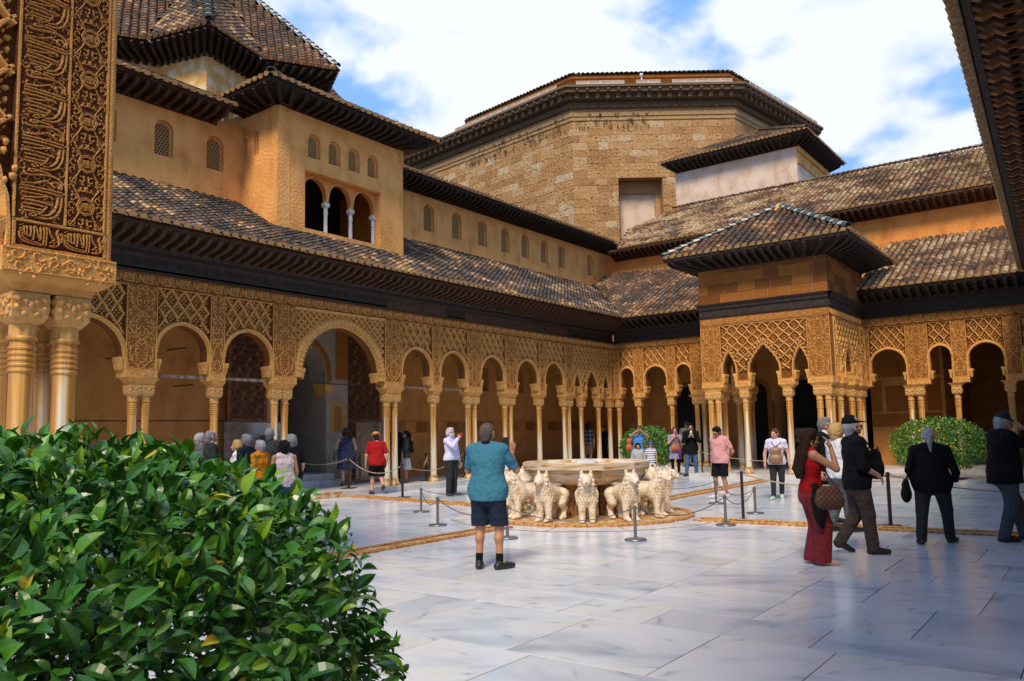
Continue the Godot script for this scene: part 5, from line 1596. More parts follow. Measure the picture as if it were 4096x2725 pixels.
		up.quad(F * Vector3(-w4, 23.92, -0.3), F * Vector3(w4, 23.92, -0.3), F * Vector3(w4, 24.08, -0.25), F * Vector3(-w4, 24.08, -0.25))
		up.quad(F * Vector3(-w4, 23.92, -0.3), F * Vector3(-w2, 23.9, -0.75), F * Vector3(w2, 23.9, -0.75), F * Vector3(w4, 23.92, -0.3))
		if k in [0, 1, 7]:
			for i in 13:
				if (k == 0 and (i == 7 or i == 4)): continue
				var u := -h + 0.3 + i * (s - 0.6) / 13.0
				var pn := part(body, "skylight", _box("sky_pane", Vector3(0.66, 0.2, 0.05)), M.plaster_grey, F * Transform3D(Basis(Vector3(1, 0, 0), -0.25), Vector3(u + 0.35, 23.02, 0.98)))
				part(pn, "frame", _frame("sky_frame", 0.7, 0.22), M.plaster_white)
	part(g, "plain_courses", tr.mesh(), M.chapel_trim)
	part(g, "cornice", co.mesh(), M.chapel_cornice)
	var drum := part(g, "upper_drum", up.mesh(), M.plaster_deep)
	var F0: Transform3D = faces[0]
	var m2 := MB.new()
	m2.lathe(F0 * Transform3D(Basis(Vector3(1, 0, 0), PI * 0.5), Vector3(3.0, 23.3, -0.74)), [[0.0, 0.04], [0.2, 0.04], [0.22, 0.1], [0.26, 0.1], [0.26, 0.0]], 16)
	part(drum, "round_vent", m2.mesh(), M.lattice_dark)
	m2 = MB.new()
	m2.tube(PackedVector3Array([F0 * Vector3(-0.75, 22.9, 0.7), F0 * Vector3(-0.75, 23.5, 0.7), F0 * Vector3(-0.78, 23.62, 0.72)]), 0.045, 8)
	m2.lathe(F0 * Transform3D(Basis(), Vector3(-0.76, 23.5, 0.72)), [[0.0, 0.0], [0.1, 0.02], [0.12, 0.1], [0.08, 0.18], [0.0, 0.2]], 10)
	single("security_camera", m2.mesh(), M.paper, "small white camera on a post on the chapel cornice", "camera")
	# roof
	for k in [0, 1, 7, 2, 6]:
		var F: Transform3D = faces[k]
		var w := s * 0.5 + (-0.2) * tan(PI / 8.0)
		var ol := F * Vector3(-w, 24.12, -0.18)
		var sl := (-F.basis.z + Vector3.UP * 0.42).normalized()
		tiles(g, ol, sl, w * 2.0, PackedVector2Array([Vector2(0, 0), Vector2(w * 2.0, 0), Vector2(w * 2.0 - 1.6, 4.0), Vector2(1.6, 4.0)]), PAL_DARK, 20, false, 0.3, 0.28)
	# blocked openings
	m2 = MB.new()
	m2.fbox(F0, Vector3(-2.1, 13.0, -1.2), Vector3(0.1, 16.6, -1.1))
	part(g, "blocked_window", m2.mesh(), M.plaster_white)
	m2 = MB.new()
	m2.fbox(F0, Vector3(-2.3, 16.55, -1.3), Vector3(0.45, 17.3, -0.9)); m2.fbox(F0, Vector3(0.1, 13.0, -1.3), Vector3(0.44, 16.55, -0.9))
	m2.fbox(F0, Vector3(-2.32, 13.0, -1.3), Vector3(-2.1, 16.55, -1.0))
	part(g, "window_reveal", m2.mesh(), M.chapel_trim)
	for k in [1, 7]:
		var F: Transform3D = faces[k]
		if F.origin.x < F0.origin.x:
			m2 = MB.new()
			m2.fbox(F, Vector3(s * 0.5 - 5.6, 13.0, -0.05), Vector3(s * 0.5 - 3.15, 15.95, 0.03))
			part(g, "window_recess", m2.mesh(), M.lattice_dark)
			m2 = MB.new()
			for i in 6:
				m2.fbox(F, Vector3(s * 0.5 - 5.75 + i * 0.44, 15.95, -0.02), Vector3(s * 0.5 - 5.33 + i * 0.44, 16.4, 0.05))
			part(g, "lintel", m2.mesh(), M.ashlar_1)
	# weeds on the ledge
	var wd := MB.new()
	for i in 140:
		var F: Transform3D = faces[7] if i % 3 else F0
		if faces[7].origin.x > F0.origin.x: F = faces[1] if i % 3 else F0
		var u := R.randf_range(-4.5, 4.8)
		if i % 3 == 0: u = R.randf_range(-4.8, 0.0)
		var b := F * Vector3(u, [21.26, 20.9, 20.5][R.randi() % 3], 0.12)
		for j in 5:
			var d := Vector3(R.randf_range(-0.14, 0.14), R.randf_range(-0.1, 0.25), R.randf_range(-0.1, 0.14))
			wd.tri(b + Vector3(-0.03, 0, 0.02), b + Vector3(0.03, 0, -0.02), b + d)
	mat("weeds", lin(0.10, 0.075, 0.025), 0.9)
	part(g, "weeds", wd.mesh(), M.weeds).set_meta("kind", "stuff")

func ext(F: Transform3D, faces: Array) -> float:   # the left flank runs on past the octagon
	return 7.0 if F.origin.x < faces[0].origin.x and F.basis.z.dot(faces[0].basis.z) > 0.5 else 0.0

func _box(key: String, s: Vector3) -> ArrayMesh:
	if not P.has(key):
		var mb := MB.new(); mb.box(Transform3D(), s); P[key] = mb.mesh()
	return P[key]

func _frame(key: String, w: float, h: float) -> ArrayMesh:
	if not P.has(key):
		var mb := MB.new()
		for q in [[Vector3(0, h * 0.5, 0.02), Vector3(w, 0.03, 0.06)], [Vector3(0, -h * 0.5, 0.02), Vector3(w, 0.03, 0.06)], [Vector3(w * 0.5, 0, 0.02), Vector3(0.03, h, 0.055)], [Vector3(-w * 0.5, 0, 0.02), Vector3(0.03, h, 0.055)]]:
			mb.box(Transform3D(Basis(), q[0]), q[1])
		P[key] = mb.mesh()
	return P[key]

# ---------------------------------------------------------------- smooth solids
class Solid:
	# tapered capsules joined with a smooth minimum, meshed as surface nets
	var pr := []
	func cap(a: Vector3, b: Vector3, ra: float, rb: float, k := 0.03, ax := Vector3.ZERO, sc := 1.0, sub := false) -> void:
		pr.append([a, b, ra, rb, k, ax, sc, sub])
	func ball(a: Vector3, r: float, k := 0.03, ax := Vector3.ZERO, sc := 1.0, sub := false) -> void:
		pr.append([a, a + Vector3(0, 0.0005, 0), r, r, k, ax, sc, sub])
	func chain(p: Array, r: Array, k := 0.03, ax := Vector3.ZERO, sc := 1.0) -> void:
		for i in p.size() - 1: pr.append([p[i], p[i + 1], r[i], r[i + 1], k, ax, sc, false])
	func mesh_into(mb: MB, cell: float) -> void:
		if pr.is_empty(): return
		var lo := Vector3.ONE * 1e9; var hi := Vector3.ONE * -1e9
		for p in pr:
			if p[7]: continue
			var r := maxf(p[2], p[3]) * maxf(1.0, p[6]) + 2.0 * cell + 0.01
			lo = lo.min(p[0].min(p[1]) - Vector3.ONE * r); hi = hi.max(p[0].max(p[1]) + Vector3.ONE * r)
		var nx := int((hi.x - lo.x) / cell) + 2; var ny := int((hi.y - lo.y) / cell) + 2; var nz := int((hi.z - lo.z) / cell) + 2
		var f := PackedFloat32Array()
		f.resize(nx * ny * nz); f.fill(9.0)
		for p in pr:
			var a: Vector3 = p[0]; var ba: Vector3 = p[1] - p[0]
			var ra: float = p[2]; var rd: float = p[3] - p[2]; var k: float = maxf(p[4], 0.0001); var ax: Vector3 = p[5]; var sc: float = p[6]; var sub: bool = p[7]
			var flat := ax != Vector3.ZERO and sc != 1.0
			var fs := 1.0 - 1.0 / sc
			var m := maxf(p[2], p[3]) * maxf(1.0, sc) + k + 2.5 * cell
			var l3: Vector3 = ((p[0] as Vector3).min(p[1]) - Vector3.ONE * m - lo) / cell
			var h3: Vector3 = ((p[0] as Vector3).max(p[1]) + Vector3.ONE * m - lo) / cell
			var x0 := maxi(0, int(l3.x)); var x1 := mini(nx - 1, int(h3.x) + 1); var y0 := maxi(0, int(l3.y)); var y1 := mini(ny - 1, int(h3.y) + 1); var z0 := maxi(0, int(l3.z)); var z1 := mini(nz - 1, int(h3.z) + 1)
			if flat: ba -= ax * (ba.dot(ax) * fs)
			var inv := 1.0 / maxf(ba.length_squared(), 1e-12)
			for x in range(x0, x1 + 1):
				for y in range(y0, y1 + 1):
					var id := (x * ny + y) * nz + z0
					var q0 := lo + Vector3(x, y, z0) * cell - a
					for z in range(z0, z1 + 1):
						var q := q0
						if flat: q -= ax * (q.dot(ax) * fs)
						var t := clampf(q.dot(ba) * inv, 0.0, 1.0)
						var d := (q - ba * t).length() - ra - rd * t
						var o := f[id]
						if sub:
							d = -d
							var h := maxf(k - absf(o - d), 0.0)
							f[id] = maxf(o, d) + h * h / (4.0 * k)
						elif d - o < k:
							var h := maxf(k - absf(o - d), 0.0)
							f[id] = minf(o, d) - h * h / (4.0 * k)
						id += 1
						q0.z += cell
		var ids := PackedInt32Array()
		ids.resize(nx * ny * nz); ids.fill(-1)
		var vs := PackedVector3Array(); var ns := PackedVector3Array(); var cells := PackedInt32Array()
		var sx := ny * nz; var lim := cell * 3.5
		var ofs := [0, sx, nz, sx + nz, 1, sx + 1, nz + 1, sx + nz + 1]
		for x in nx - 1:
			for y in ny - 1:
				var id := (x * ny + y) * nz
				for z in nz - 1:
					var f0 := f[id]
					if f0 > lim or f0 < -lim:
						id += 1
						continue
					var f1 := f[id + sx]; var f2 := f[id + nz]; var f3 := f[id + sx + nz]
					var f4 := f[id + 1]; var f5 := f[id + sx + 1]; var f6 := f[id + nz + 1]; var f7 := f[id + sx + nz + 1]
					var c := int(f0 < 0) + int(f1 < 0) + int(f2 < 0) + int(f3 < 0) + int(f4 < 0) + int(f5 < 0) + int(f6 < 0) + int(f7 < 0)
					if c > 0 and c < 8:
						var s := Vector3.ZERO; var n := 0
						if (f0 < 0) != (f1 < 0): s += Vector3(f0 / (f0 - f1), 0, 0); n += 1
						if (f2 < 0) != (f3 < 0): s += Vector3(f2 / (f2 - f3), 1, 0); n += 1
						if (f4 < 0) != (f5 < 0): s += Vector3(f4 / (f4 - f5), 0, 1); n += 1
						if (f6 < 0) != (f7 < 0): s += Vector3(f6 / (f6 - f7), 1, 1); n += 1
						if (f0 < 0) != (f2 < 0): s += Vector3(0, f0 / (f0 - f2), 0); n += 1
						if (f1 < 0) != (f3 < 0): s += Vector3(1, f1 / (f1 - f3), 0); n += 1
						if (f4 < 0) != (f6 < 0): s += Vector3(0, f4 / (f4 - f6), 1); n += 1
						if (f5 < 0) != (f7 < 0): s += Vector3(1, f5 / (f5 - f7), 1); n += 1
						if (f0 < 0) != (f4 < 0): s += Vector3(0, 0, f0 / (f0 - f4)); n += 1
						if (f1 < 0) != (f5 < 0): s += Vector3(1, 0, f1 / (f1 - f5)); n += 1
						if (f2 < 0) != (f6 < 0): s += Vector3(0, 1, f2 / (f2 - f6)); n += 1
						if (f3 < 0) != (f7 < 0): s += Vector3(1, 1, f3 / (f3 - f7)); n += 1
						ids[id] = vs.size()
						cells.append(id)
						vs.append(lo + (Vector3(x, y, z) + s / n) * cell)
						ns.append(Vector3(f1 + f3 + f5 + f7 - f0 - f2 - f4 - f6, f2 + f3 + f6 + f7 - f0 - f1 - f4 - f5, f4 + f5 + f6 + f7 - f0 - f1 - f2 - f3).normalized())
					id += 1
		for id in cells:
			var ins := f[id] < 0
			for ax in 3:
				var st: int = [sx, nz, 1][ax]
				if (f[id + st] < 0) == ins: continue
				var p: int = [nz, 1, sx][ax]; var q: int = [1, sx, nz][ax]
				if id - p - q < 0: continue
				var a := ids[id]; var b := ids[id - p]; var d := ids[id - p - q]; var e := ids[id - q]
				if b < 0 or d < 0 or e < 0: continue
				if ins: mb.squad(vs[a], vs[b], vs[d], vs[e], ns[a], ns[b], ns[d], ns[e])
				else: mb.squad(vs[a], vs[e], vs[d], vs[b], ns[a], ns[e], ns[d], ns[b])

# ---------------------------------------------------------------- fountain
const FC := Vector3(-8.3, 0, -13.3)

func lion_shape() -> ArrayMesh:
	var s := Solid.new()
	s.cap(Vector3(0, 0.47, -0.27), Vector3(0, 0.50, 0.12), 0.125, 0.16, 0.05)
	s.cap(Vector3(0, 0.40, 0.15), Vector3(0, 0.60, 0.19), 0.15, 0.135, 0.06)
	s.cap(Vector3(0, 0.58, 0.18), Vector3(0, 0.72, 0.24), 0.14, 0.122, 0.05)
	s.cap(Vector3(0, 0.735, 0.25), Vector3(0, 0.745, 0.34), 0.118, 0.095, 0.03)
	s.cap(Vector3(0, 0.72, 0.36), Vector3(0, 0.705, 0.425), 0.075, 0.06, 0.03)
	for t: float in [-1.0, 1.0]:
		for q in [[0.09, 0.80], [0.118, 0.74], [0.115, 0.67], [0.08, 0.61]]: s.ball(Vector3(t * q[0], q[1], 0.295), 0.032, 0.02)
		s.cap(Vector3(t * 0.076, 0.825, 0.245), Vector3(t * 0.084, 0.882, 0.24), 0.04, 0.03, 0.012, Vector3(0, 0, 1), 0.7)
		s.ball(Vector3(t * 0.083, 0.862, 0.273), 0.021, 0.01, Vector3.ZERO, 1.0, true)
		s.cap(Vector3(t * 0.02, 0.785, 0.405), Vector3(t * 0.075, 0.79, 0.37), 0.014, 0.014, 0.012)
		s.ball(Vector3(t * 0.047, 0.757, 0.405), 0.02, 0.01)
		s.ball(Vector3(t * 0.035, 0.69, 0.44), 0.03, 0.02)
		s.cap(Vector3(t * 0.09, 0.42, 0.2), Vector3(t * 0.09, 0.06, 0.215), 0.078, 0.055, 0.04)
		s.cap(Vector3(t * 0.09, 0.045, 0.215), Vector3(t * 0.09, 0.035, 0.3), 0.05, 0.04, 0.03)
		s.cap(Vector3(t * 0.1, 0.45, -0.27), Vector3(t * 0.105, 0.3, -0.22), 0.125, 0.09, 0.04)
		s.cap(Vector3(t * 0.105, 0.3, -0.22), Vector3(t * 0.105, 0.21, -0.31), 0.078, 0.058, 0.03)
		s.cap(Vector3(t * 0.105, 0.21, -0.31), Vector3(t * 0.105, 0.05, -0.27), 0.056, 0.05, 0.03)
		s.cap(Vector3(t * 0.105, 0.045, -0.27), Vector3(t * 0.105, 0.035, -0.18), 0.05, 0.04, 0.03)
		for q in [-0.025, 0.0, 0.025]:
			s.cap(Vector3(t * 0.09 + q, 0.03, 0.3), Vector3(t * 0.09 + q, 0.022, 0.335), 0.02, 0.016, 0.008)
	s.cap(Vector3(0, 0.8, 0.3), Vector3(0, 0.74, 0.43), 0.03, 0.022, 0.015)
	s.ball(Vector3(0, 0.735, 0.455), 0.022, 0.01)
	s.ball(Vector3(0, 0.693, 0.49), 0.022, 0.008, Vector3.ZERO, 1.0, true)
	s.chain([Vector3(0, 0.46, -0.42), Vector3(0.05, 0.3, -0.46), Vector3(0.13, 0.36, -0.4), Vector3(0.16, 0.5, -0.26)], [0.035, 0.03, 0.028, 0.035], 0.02)
	# locks of the mane in rows
	for r in 6:
		for i in 9:
			var a := -1.25 + 2.5 * (i + (0.5 if r % 2 else 0.0)) / 8.0
			var y := 0.66 - 0.055 * r
			var rr := 0.168 + 0.006 * r
			var b := Vector3(sin(a) * rr, y, 0.2 - 0.012 * r + cos(a) * rr * 0.92)
			s.cap(b - Vector3(0, 0.0, 0.006), b + Vector3(0, -0.034, 0.0), 0.010, 0.005, 0.012)
	var mb := MB.new()
	s.mesh_into(mb, 0.011)
	return mb.mesh()

func build_fountain() -> void:
	var f := thing("fountain_basin", "wide twelve-sided marble basin on short pillars at the centre of the court", "fountain", FC)
	var mb := MB.new()
	var rot := Transform3D(Basis(Vector3.UP, 0.29), Vector3.ZERO)
	mb.lathe(rot, [[0.0, 0.62], [0.8, 0.62], [0.92, 0.64], [1.06, 0.72], [1.13, 0.80], [1.165, 0.85], [1.155, 0.86], [1.19, 0.885], [1.18, 0.895], [1.235, 0.915], [1.25, 1.03], [1.235, 1.042], [1.13, 1.042], [1.12, 1.03], [1.1, 0.985], [0.7, 0.93], [0.0, 0.9]], 12, 1e-7, 1)
	part(f, "basin", mb.mesh(), M.basin_marble)
	for k in 12:
		mb = MB.new()
		var F := Transform3D(Basis(Vector3.UP, 0.29 + PI / 12.0 + TAU * k / 12.0), Vector3.ZERO)
		var o := F * Transform3D(Basis(Vector3(0, 0, 1), Vector3(0.53, 0.848, 0).normalized(), Vector3(0.848, -0.53, 0).normalized()).orthonormalized(), Vector3(1.052, 0.735, 0))
		o = F * Transform3D(Basis(Vector3(0, 0, -1), Vector3(0.62, 0.78, 0), Vector3(0.78, -0.62, 0)), Vector3(1.0, 0.69, 0))
		vines(mb, o * Transform3D(Basis(), Vector3(-0.2, 0.0, 0.0)), 0.4, 0.12, 300 + k, 0.012, -0.004, 0.006)
		part(f, "carved_poem", mb.mesh(), M.basin_marble)
	mb = MB.new()
	mb.lathe(rot, [[1.115, 1.0], [0.0, 1.0]], 24)
	part(f, "water", mb.mesh(), M.water)
	mb = MB.new()
	mb.lathe(Transform3D(), [[0.24, 0.93], [0.24, 1.02], [0.19, 1.06], [0.08, 1.085], [0.0, 1.09]], 20)
	part(f, "spout_dome", mb.mesh(), M.step_marble)
	for k in 9:
		mb = MB.new()
		var a := TAU * k / 8.0
		var r := 0.0 if k == 8 else 0.46
		mb.bbox(Transform3D(Basis(Vector3.UP, a), Vector3(sin(a) * r, 0.315, cos(a) * r)), Vector3(0.2, 0.62, 0.2), 0.02)
		part(f, "pillar", mb.mesh(), M.kerb_ochre if k % 3 == 0 else M.marble_stained)
	# lions: one carving, turned round the basin
	var lm := lion_shape()
	var face := atan2(EYE.x - FC.x, EYE.z - FC.z)
	var names := ["facing the viewer at the centre", "first to the right of the centre one", "second to the right of the centre one, head turned right", "third to the right, spouting over the paving in profile", "at the back right, half hidden by the basin", "behind the basin, right of the back", "at the very back of the ring", "behind the basin, left of the back", "at the back left, half hidden by the basin", "third to the left, mostly behind its neighbour", "second to the left of the centre one, head turned left", "first to the left of the centre one"]
	for k in 12:
		var a := face + TAU * k / 12.0
		var dir := Vector3(sin(a), 0, cos(a))
		var l := thing("lion_statue", "white marble lion " + names[k], "statue", FC + dir * 1.31 + Vector3(0, 0.03, 0), a, "lions carrying the fountain basin")
		var sc := 1.0
		part(l, "lion", lm, M.lion_marble, Transform3D(Basis.from_scale(Vector3.ONE * 0.99), Vector3.ZERO))
		mb = MB.new()
		mb.tube(PackedVector3Array([Vector3(0, 0.687, 0.43), Vector3(0, 0.686, 0.482)]), 0.011, 8)
		part(l, "spout", mb.mesh(), M.black)
		mb = MB.new()
		mb.fbox(Transform3D(), Vector3(-0.03, 0.60, -0.5), Vector3(0.03, 0.65, 0.02))
		part(l, "water_duct", mb.mesh(), M.basin_marble)
		if k in [0, 1, 2, 3, 9, 10, 11]:
			mb = MB.new()
			var pts := PackedVector3Array()
			for i in 12:
				var t := i / 11.0
				var h := t * (0.26 if k == 3 else 0.1)
				pts.append(FC + dir * (1.31 + 0.48 + h) + Vector3(0, 0.715 - 0.69 * t * t, 0))
			mb.tube(pts, 0.003, 5)
			struct("water_jet", mb.mesh(), M.water)
	# dodecagonal kerb and wet paving
	mb = MB.new()
	mb.lathe(Transform3D(Basis(), FC), [[2.0, 0.0], [1.95, 0.028], [0.0, 0.03]], 48)
	struct("fountain_floor", mb.mesh(), M.marble_stained)
	var ring := Node3D.new()
	ring.name = "fountain_kerb"; add_child(ring); ring.set_meta("kind", "structure")
	for k in 24:
		var a0 := TAU * k / 24.0 + 0.29; var a1 := TAU * (k + 1) / 24.0 + 0.29
		var p := FC + Vector3(sin(a0), 0, cos(a0)) * 1.98; var q := FC + Vector3(sin(a1), 0, cos(a1)) * 1.98
		var dir := (q - p).normalized()
		mb = MB.new()
		mb.bbox(Transform3D(Basis(Vector3(1, 0, 0), -PI * 0.5), Vector3.ZERO), Vector3(0.12, p.distance_to(q) - 0.004, 0.055), 0.012)
		part(ring, "kerb_stone", mb.mesh(), M.kerb_ochre, Transform3D(Basis(dir.cross(Vector3.UP), Vector3.UP, -dir), (p + q) * 0.5 + Vector3(0, 0.028, 0)))
	for k in 12:
		var a0 := TAU * k / 12.0 + 0.29; var a1 := TAU * (k + 1) / 12.0 + 0.29
		mb = MB.new()
		var e := 0.006
		var c0 := Vector3(sin(a0 + e), 0, cos(a0 + e)); var c1 := Vector3(sin(a1 - e), 0, cos(a1 - e))
		mb.quad(FC + c0 * 2.06 + Vector3(0, 0.005, 0), FC + c0 * 2.62 + Vector3(0, 0.005, 0), FC + c1 * 2.62 + Vector3(0, 0.005, 0), FC + c1 * 2.06 + Vector3(0, 0.005, 0), Vector2(k, 0), Vector2(k + 0.1, 0.4), Vector2(k + 0.4, 0.4), Vector2(k + 0.3, 0))
		part(ring, "slab", mb.mesh(), M.marble_2 if k % 3 else M.step_marble)
		mb = MB.new()
		mb.quad(FC + c0 * 2.05 + Vector3(0, 0.003, 0), FC + c0 * 2.64 + Vector3(0, 0.003, 0), FC + Vector3(sin(a1), 0, cos(a1)) * 2.64 + Vector3(0, 0.003, 0), FC + Vector3(sin(a1), 0, cos(a1)) * 2.05 + Vector3(0, 0.003, 0))
		part(ring, "joint", mb.mesh(), M.kerb_ochre)

# ---------------------------------------------------------------- barriers
func sag(a: Vector3, b: Vector3, drop: float) -> PackedVector3Array:
	var p := PackedVector3Array()
	for i in 17:
		var t := i / 16.0
		p.append(a.lerp(b, t) - Vector3(0, drop * 4.0 * t * (1.0 - t), 0))
	return p

func build_barriers() -> void:
	var low := MB.new()
	low.lathe(Transform3D(), [[0.0, 0.0], [0.16, 0.0], [0.165, 0.012], [0.155, 0.026], [0.03, 0.032], [0.024, 0.04], [0.0235, 0.5], [0.0, 0.515]], 24)
	var lh := MB.new()
	lh.lathe(Transform3D(Basis(), Vector3(0, 0.47, 0)), [[0.026, -0.01], [0.03, -0.006], [0.03, 0.006], [0.026, 0.01]], 16)
	lh.tube(PackedVector3Array([Vector3(-0.05, 0.475, 0), Vector3(-0.03, 0.485, 0), Vector3(0.03, 0.485, 0), Vector3(0.05, 0.475, 0)]), 0.006, 6)
	var lm := low.mesh(); var lhm := lh.mesh()
	var lows := [[-11.7, -12.24, "at the far left of the fountain ring"], [-9.74, -10.61, "left of the man in the blue shirt"], [-7.59, -9.84, "right beside the man in the blue shirt"], [-5.79, -10.6, "in front of the fountain, right of the centre lion"], [-5.35, -12.93, "on the paving right of the fountain, nearest of the right trio"], [-5.58, -14.93, "right of the fountain, furthest right of the ring"], [-7.04, -16.54, "beside the man in the pink shirt"], [-9.5, -16.9, "behind the fountain basin, right"], [-11.5, -14.9, "behind the left lions"]]
	for q in lows:
		var o := thing("rope_post", "short steel rope post " + q[2], "post", Vector3(q[0], 0.001, q[1]), 0.0, "short steel posts round the fountain")
		part(o, "post", lm, M.steel); part(o, "hook", lhm, M.steel)
	var lab := ["far left", "left front", "front, across the centre lion", "right front", "right side", "right back", "back right", "back left", "left back"]
	for k in 9:
		var a: Array = lows[k]; var b: Array = lows[(k + 1) % 9]
		var mb := MB.new()
		mb.tube(sag(Vector3(a[0], 0.475, a[1]), Vector3(b[0], 0.475, b[1]), 0.2), 0.0075, 6)
		single("barrier_cable", mb.mesh(), M.cable, "grey cable between short steel posts, %s of the fountain" % lab[k], "cable", "cables round the fountain")
	var tall := MB.new()
	tall.box(Transform3D(Basis(), Vector3(0, 0.008, 0)), Vector3(0.34, 0.016, 0.34))
	tall.box(Transform3D(Basis(), Vector3(0, 0.44, 0)), Vector3(0.05, 0.85, 0.05))
	var th := MB.new()
	for s: float in [-1.0, 1.0]: th.tube(PackedVector3Array([Vector3(s * 0.02, 0.83, 0), Vector3(s * 0.05, 0.85, 0), Vector3(s * 0.07, 0.83, 0), Vector3(s * 0.06, 0.805, 0), Vector3(s * 0.04, 0.81, 0)]), 0.006, 6)
	var tm := tall.mesh(); var thm := th.mesh()
	var ts := [[-17.3, 0.151, -15.19, "on the step in front of the woman in the floral dress"], [-14.86, 0.001, -14.86, "on the paving right of the man in the red shirt"], [-17.6, 0.151, -18.66, "with a coiled rope, right of the girl in the mask"], [-17.75, 0.151, -20.72, "half hidden behind the man in the blue shirt"], [-3.02, 0.001, -13.99, "on the right, left of the woman in the black hoodie"], [-5.33, 0.001, -13.67, "tallest one right of the fountain, left of the woman in red"], [-11.3, 0.001, -25.5, "beside the man in the dark jacket at the far pavilion"], [-5.6, 0.149, -24.9, "behind the group of visitors at the pavilion step"], [0.4, 0.001, -14.6, "beyond the right edge of the view"]]
	for q in ts:
		var o := thing("barrier_post", "tall brown rope post " + q[3], "post", Vector3(q[0], q[1], q[2]), 0.4, "tall brown barrier posts")
		part(o, "post", tm, M.iron_brown); part(o, "hook", thm, M.iron_brown)
	var ropes := [[[-18.75, 0.98, -14.35], [-17.3, 0.98, -15.19], 0.16, "sagging between the sign stand and the post at the step"], [[-17.3, 0.98, -15.19], [-14.86, 0.83, -14.86], 0.3, "sagging in front of the man in the red shirt"], [[-14.86, 0.83, -14.86], [-17.75, 0.98, -20.72], 0.33, "sagging behind the bearded man"], [[-5.33, 0.83, -13.67], [-3.02, 0.83, -13.99], 0.2, "passing behind the woman in red"], [[-3.02, 0.83, -13.99], [0.4, 0.83, -14.6], 0.25, "leading off to the right edge"], [[-11.3, 0.83, -25.5], [-5.6, 0.98, -24.9], 0.35, "across the pavilion columns behind the man in pink"]]
	for q in ropes:
		var mb := MB.new()
		mb.tube(sag(Vector3(q[0][0], q[0][1], q[0][2]), Vector3(q[1][0], q[1][1], q[1][2]), q[2]), 0.012, 6)
		single("barrier_rope", mb.mesh(), M.rope, "pale rope " + q[3], "rope", "ropes between the tall posts")
	var mb := MB.new()
	var pts := PackedVector3Array()
	for i in 60:
		var a := i * 0.52
		pts.append(Vector3(-17.6 + cos(a) * 0.08, 0.95 - 0.3 * absf(sin(a * 0.5)) - 0.002 * i, -18.66 + sin(a) * 0.05 + 0.03))
	mb.tube(pts, 0.011, 5)
	single("coiled_rope", mb.mesh(), M.rope, "pale rope hung in a coil on the post right of the masked girl", "rope")

# ---------------------------------------------------------------- clipped orange bushes
func leaf_mesh(l: float, w: float) -> ArrayMesh:
	var mb := MB.new()
	var rows := []
	for i in 6:
		var t := i / 5.0
		var ww: float = [0.12, 0.75, 1.0, 0.9, 0.55, 0.03][i] * w * 0.5
		var y := 0.10 * l * sin(t * PI * 0.9) - 0.16 * l * t * t
		rows.append([Vector3(-ww, y + ww * 0.45, t * l), Vector3(0, y, t * l), Vector3(ww, y + ww * 0.45, t * l)])
	for i in 5:
		for k in 2:
			var a: Vector3 = rows[i][k]; var b: Vector3 = rows[i][k + 1]; var c: Vector3 = rows[i + 1][k + 1]; var d: Vector3 = rows[i + 1][k]
			mb.quad(a, d, c, b)
	mb.tube(PackedVector3Array([Vector3(0, -0.004, -0.25 * l), Vector3(0, 0, 0.02)]), 0.02 * w, 3)
	return mb.mesh()

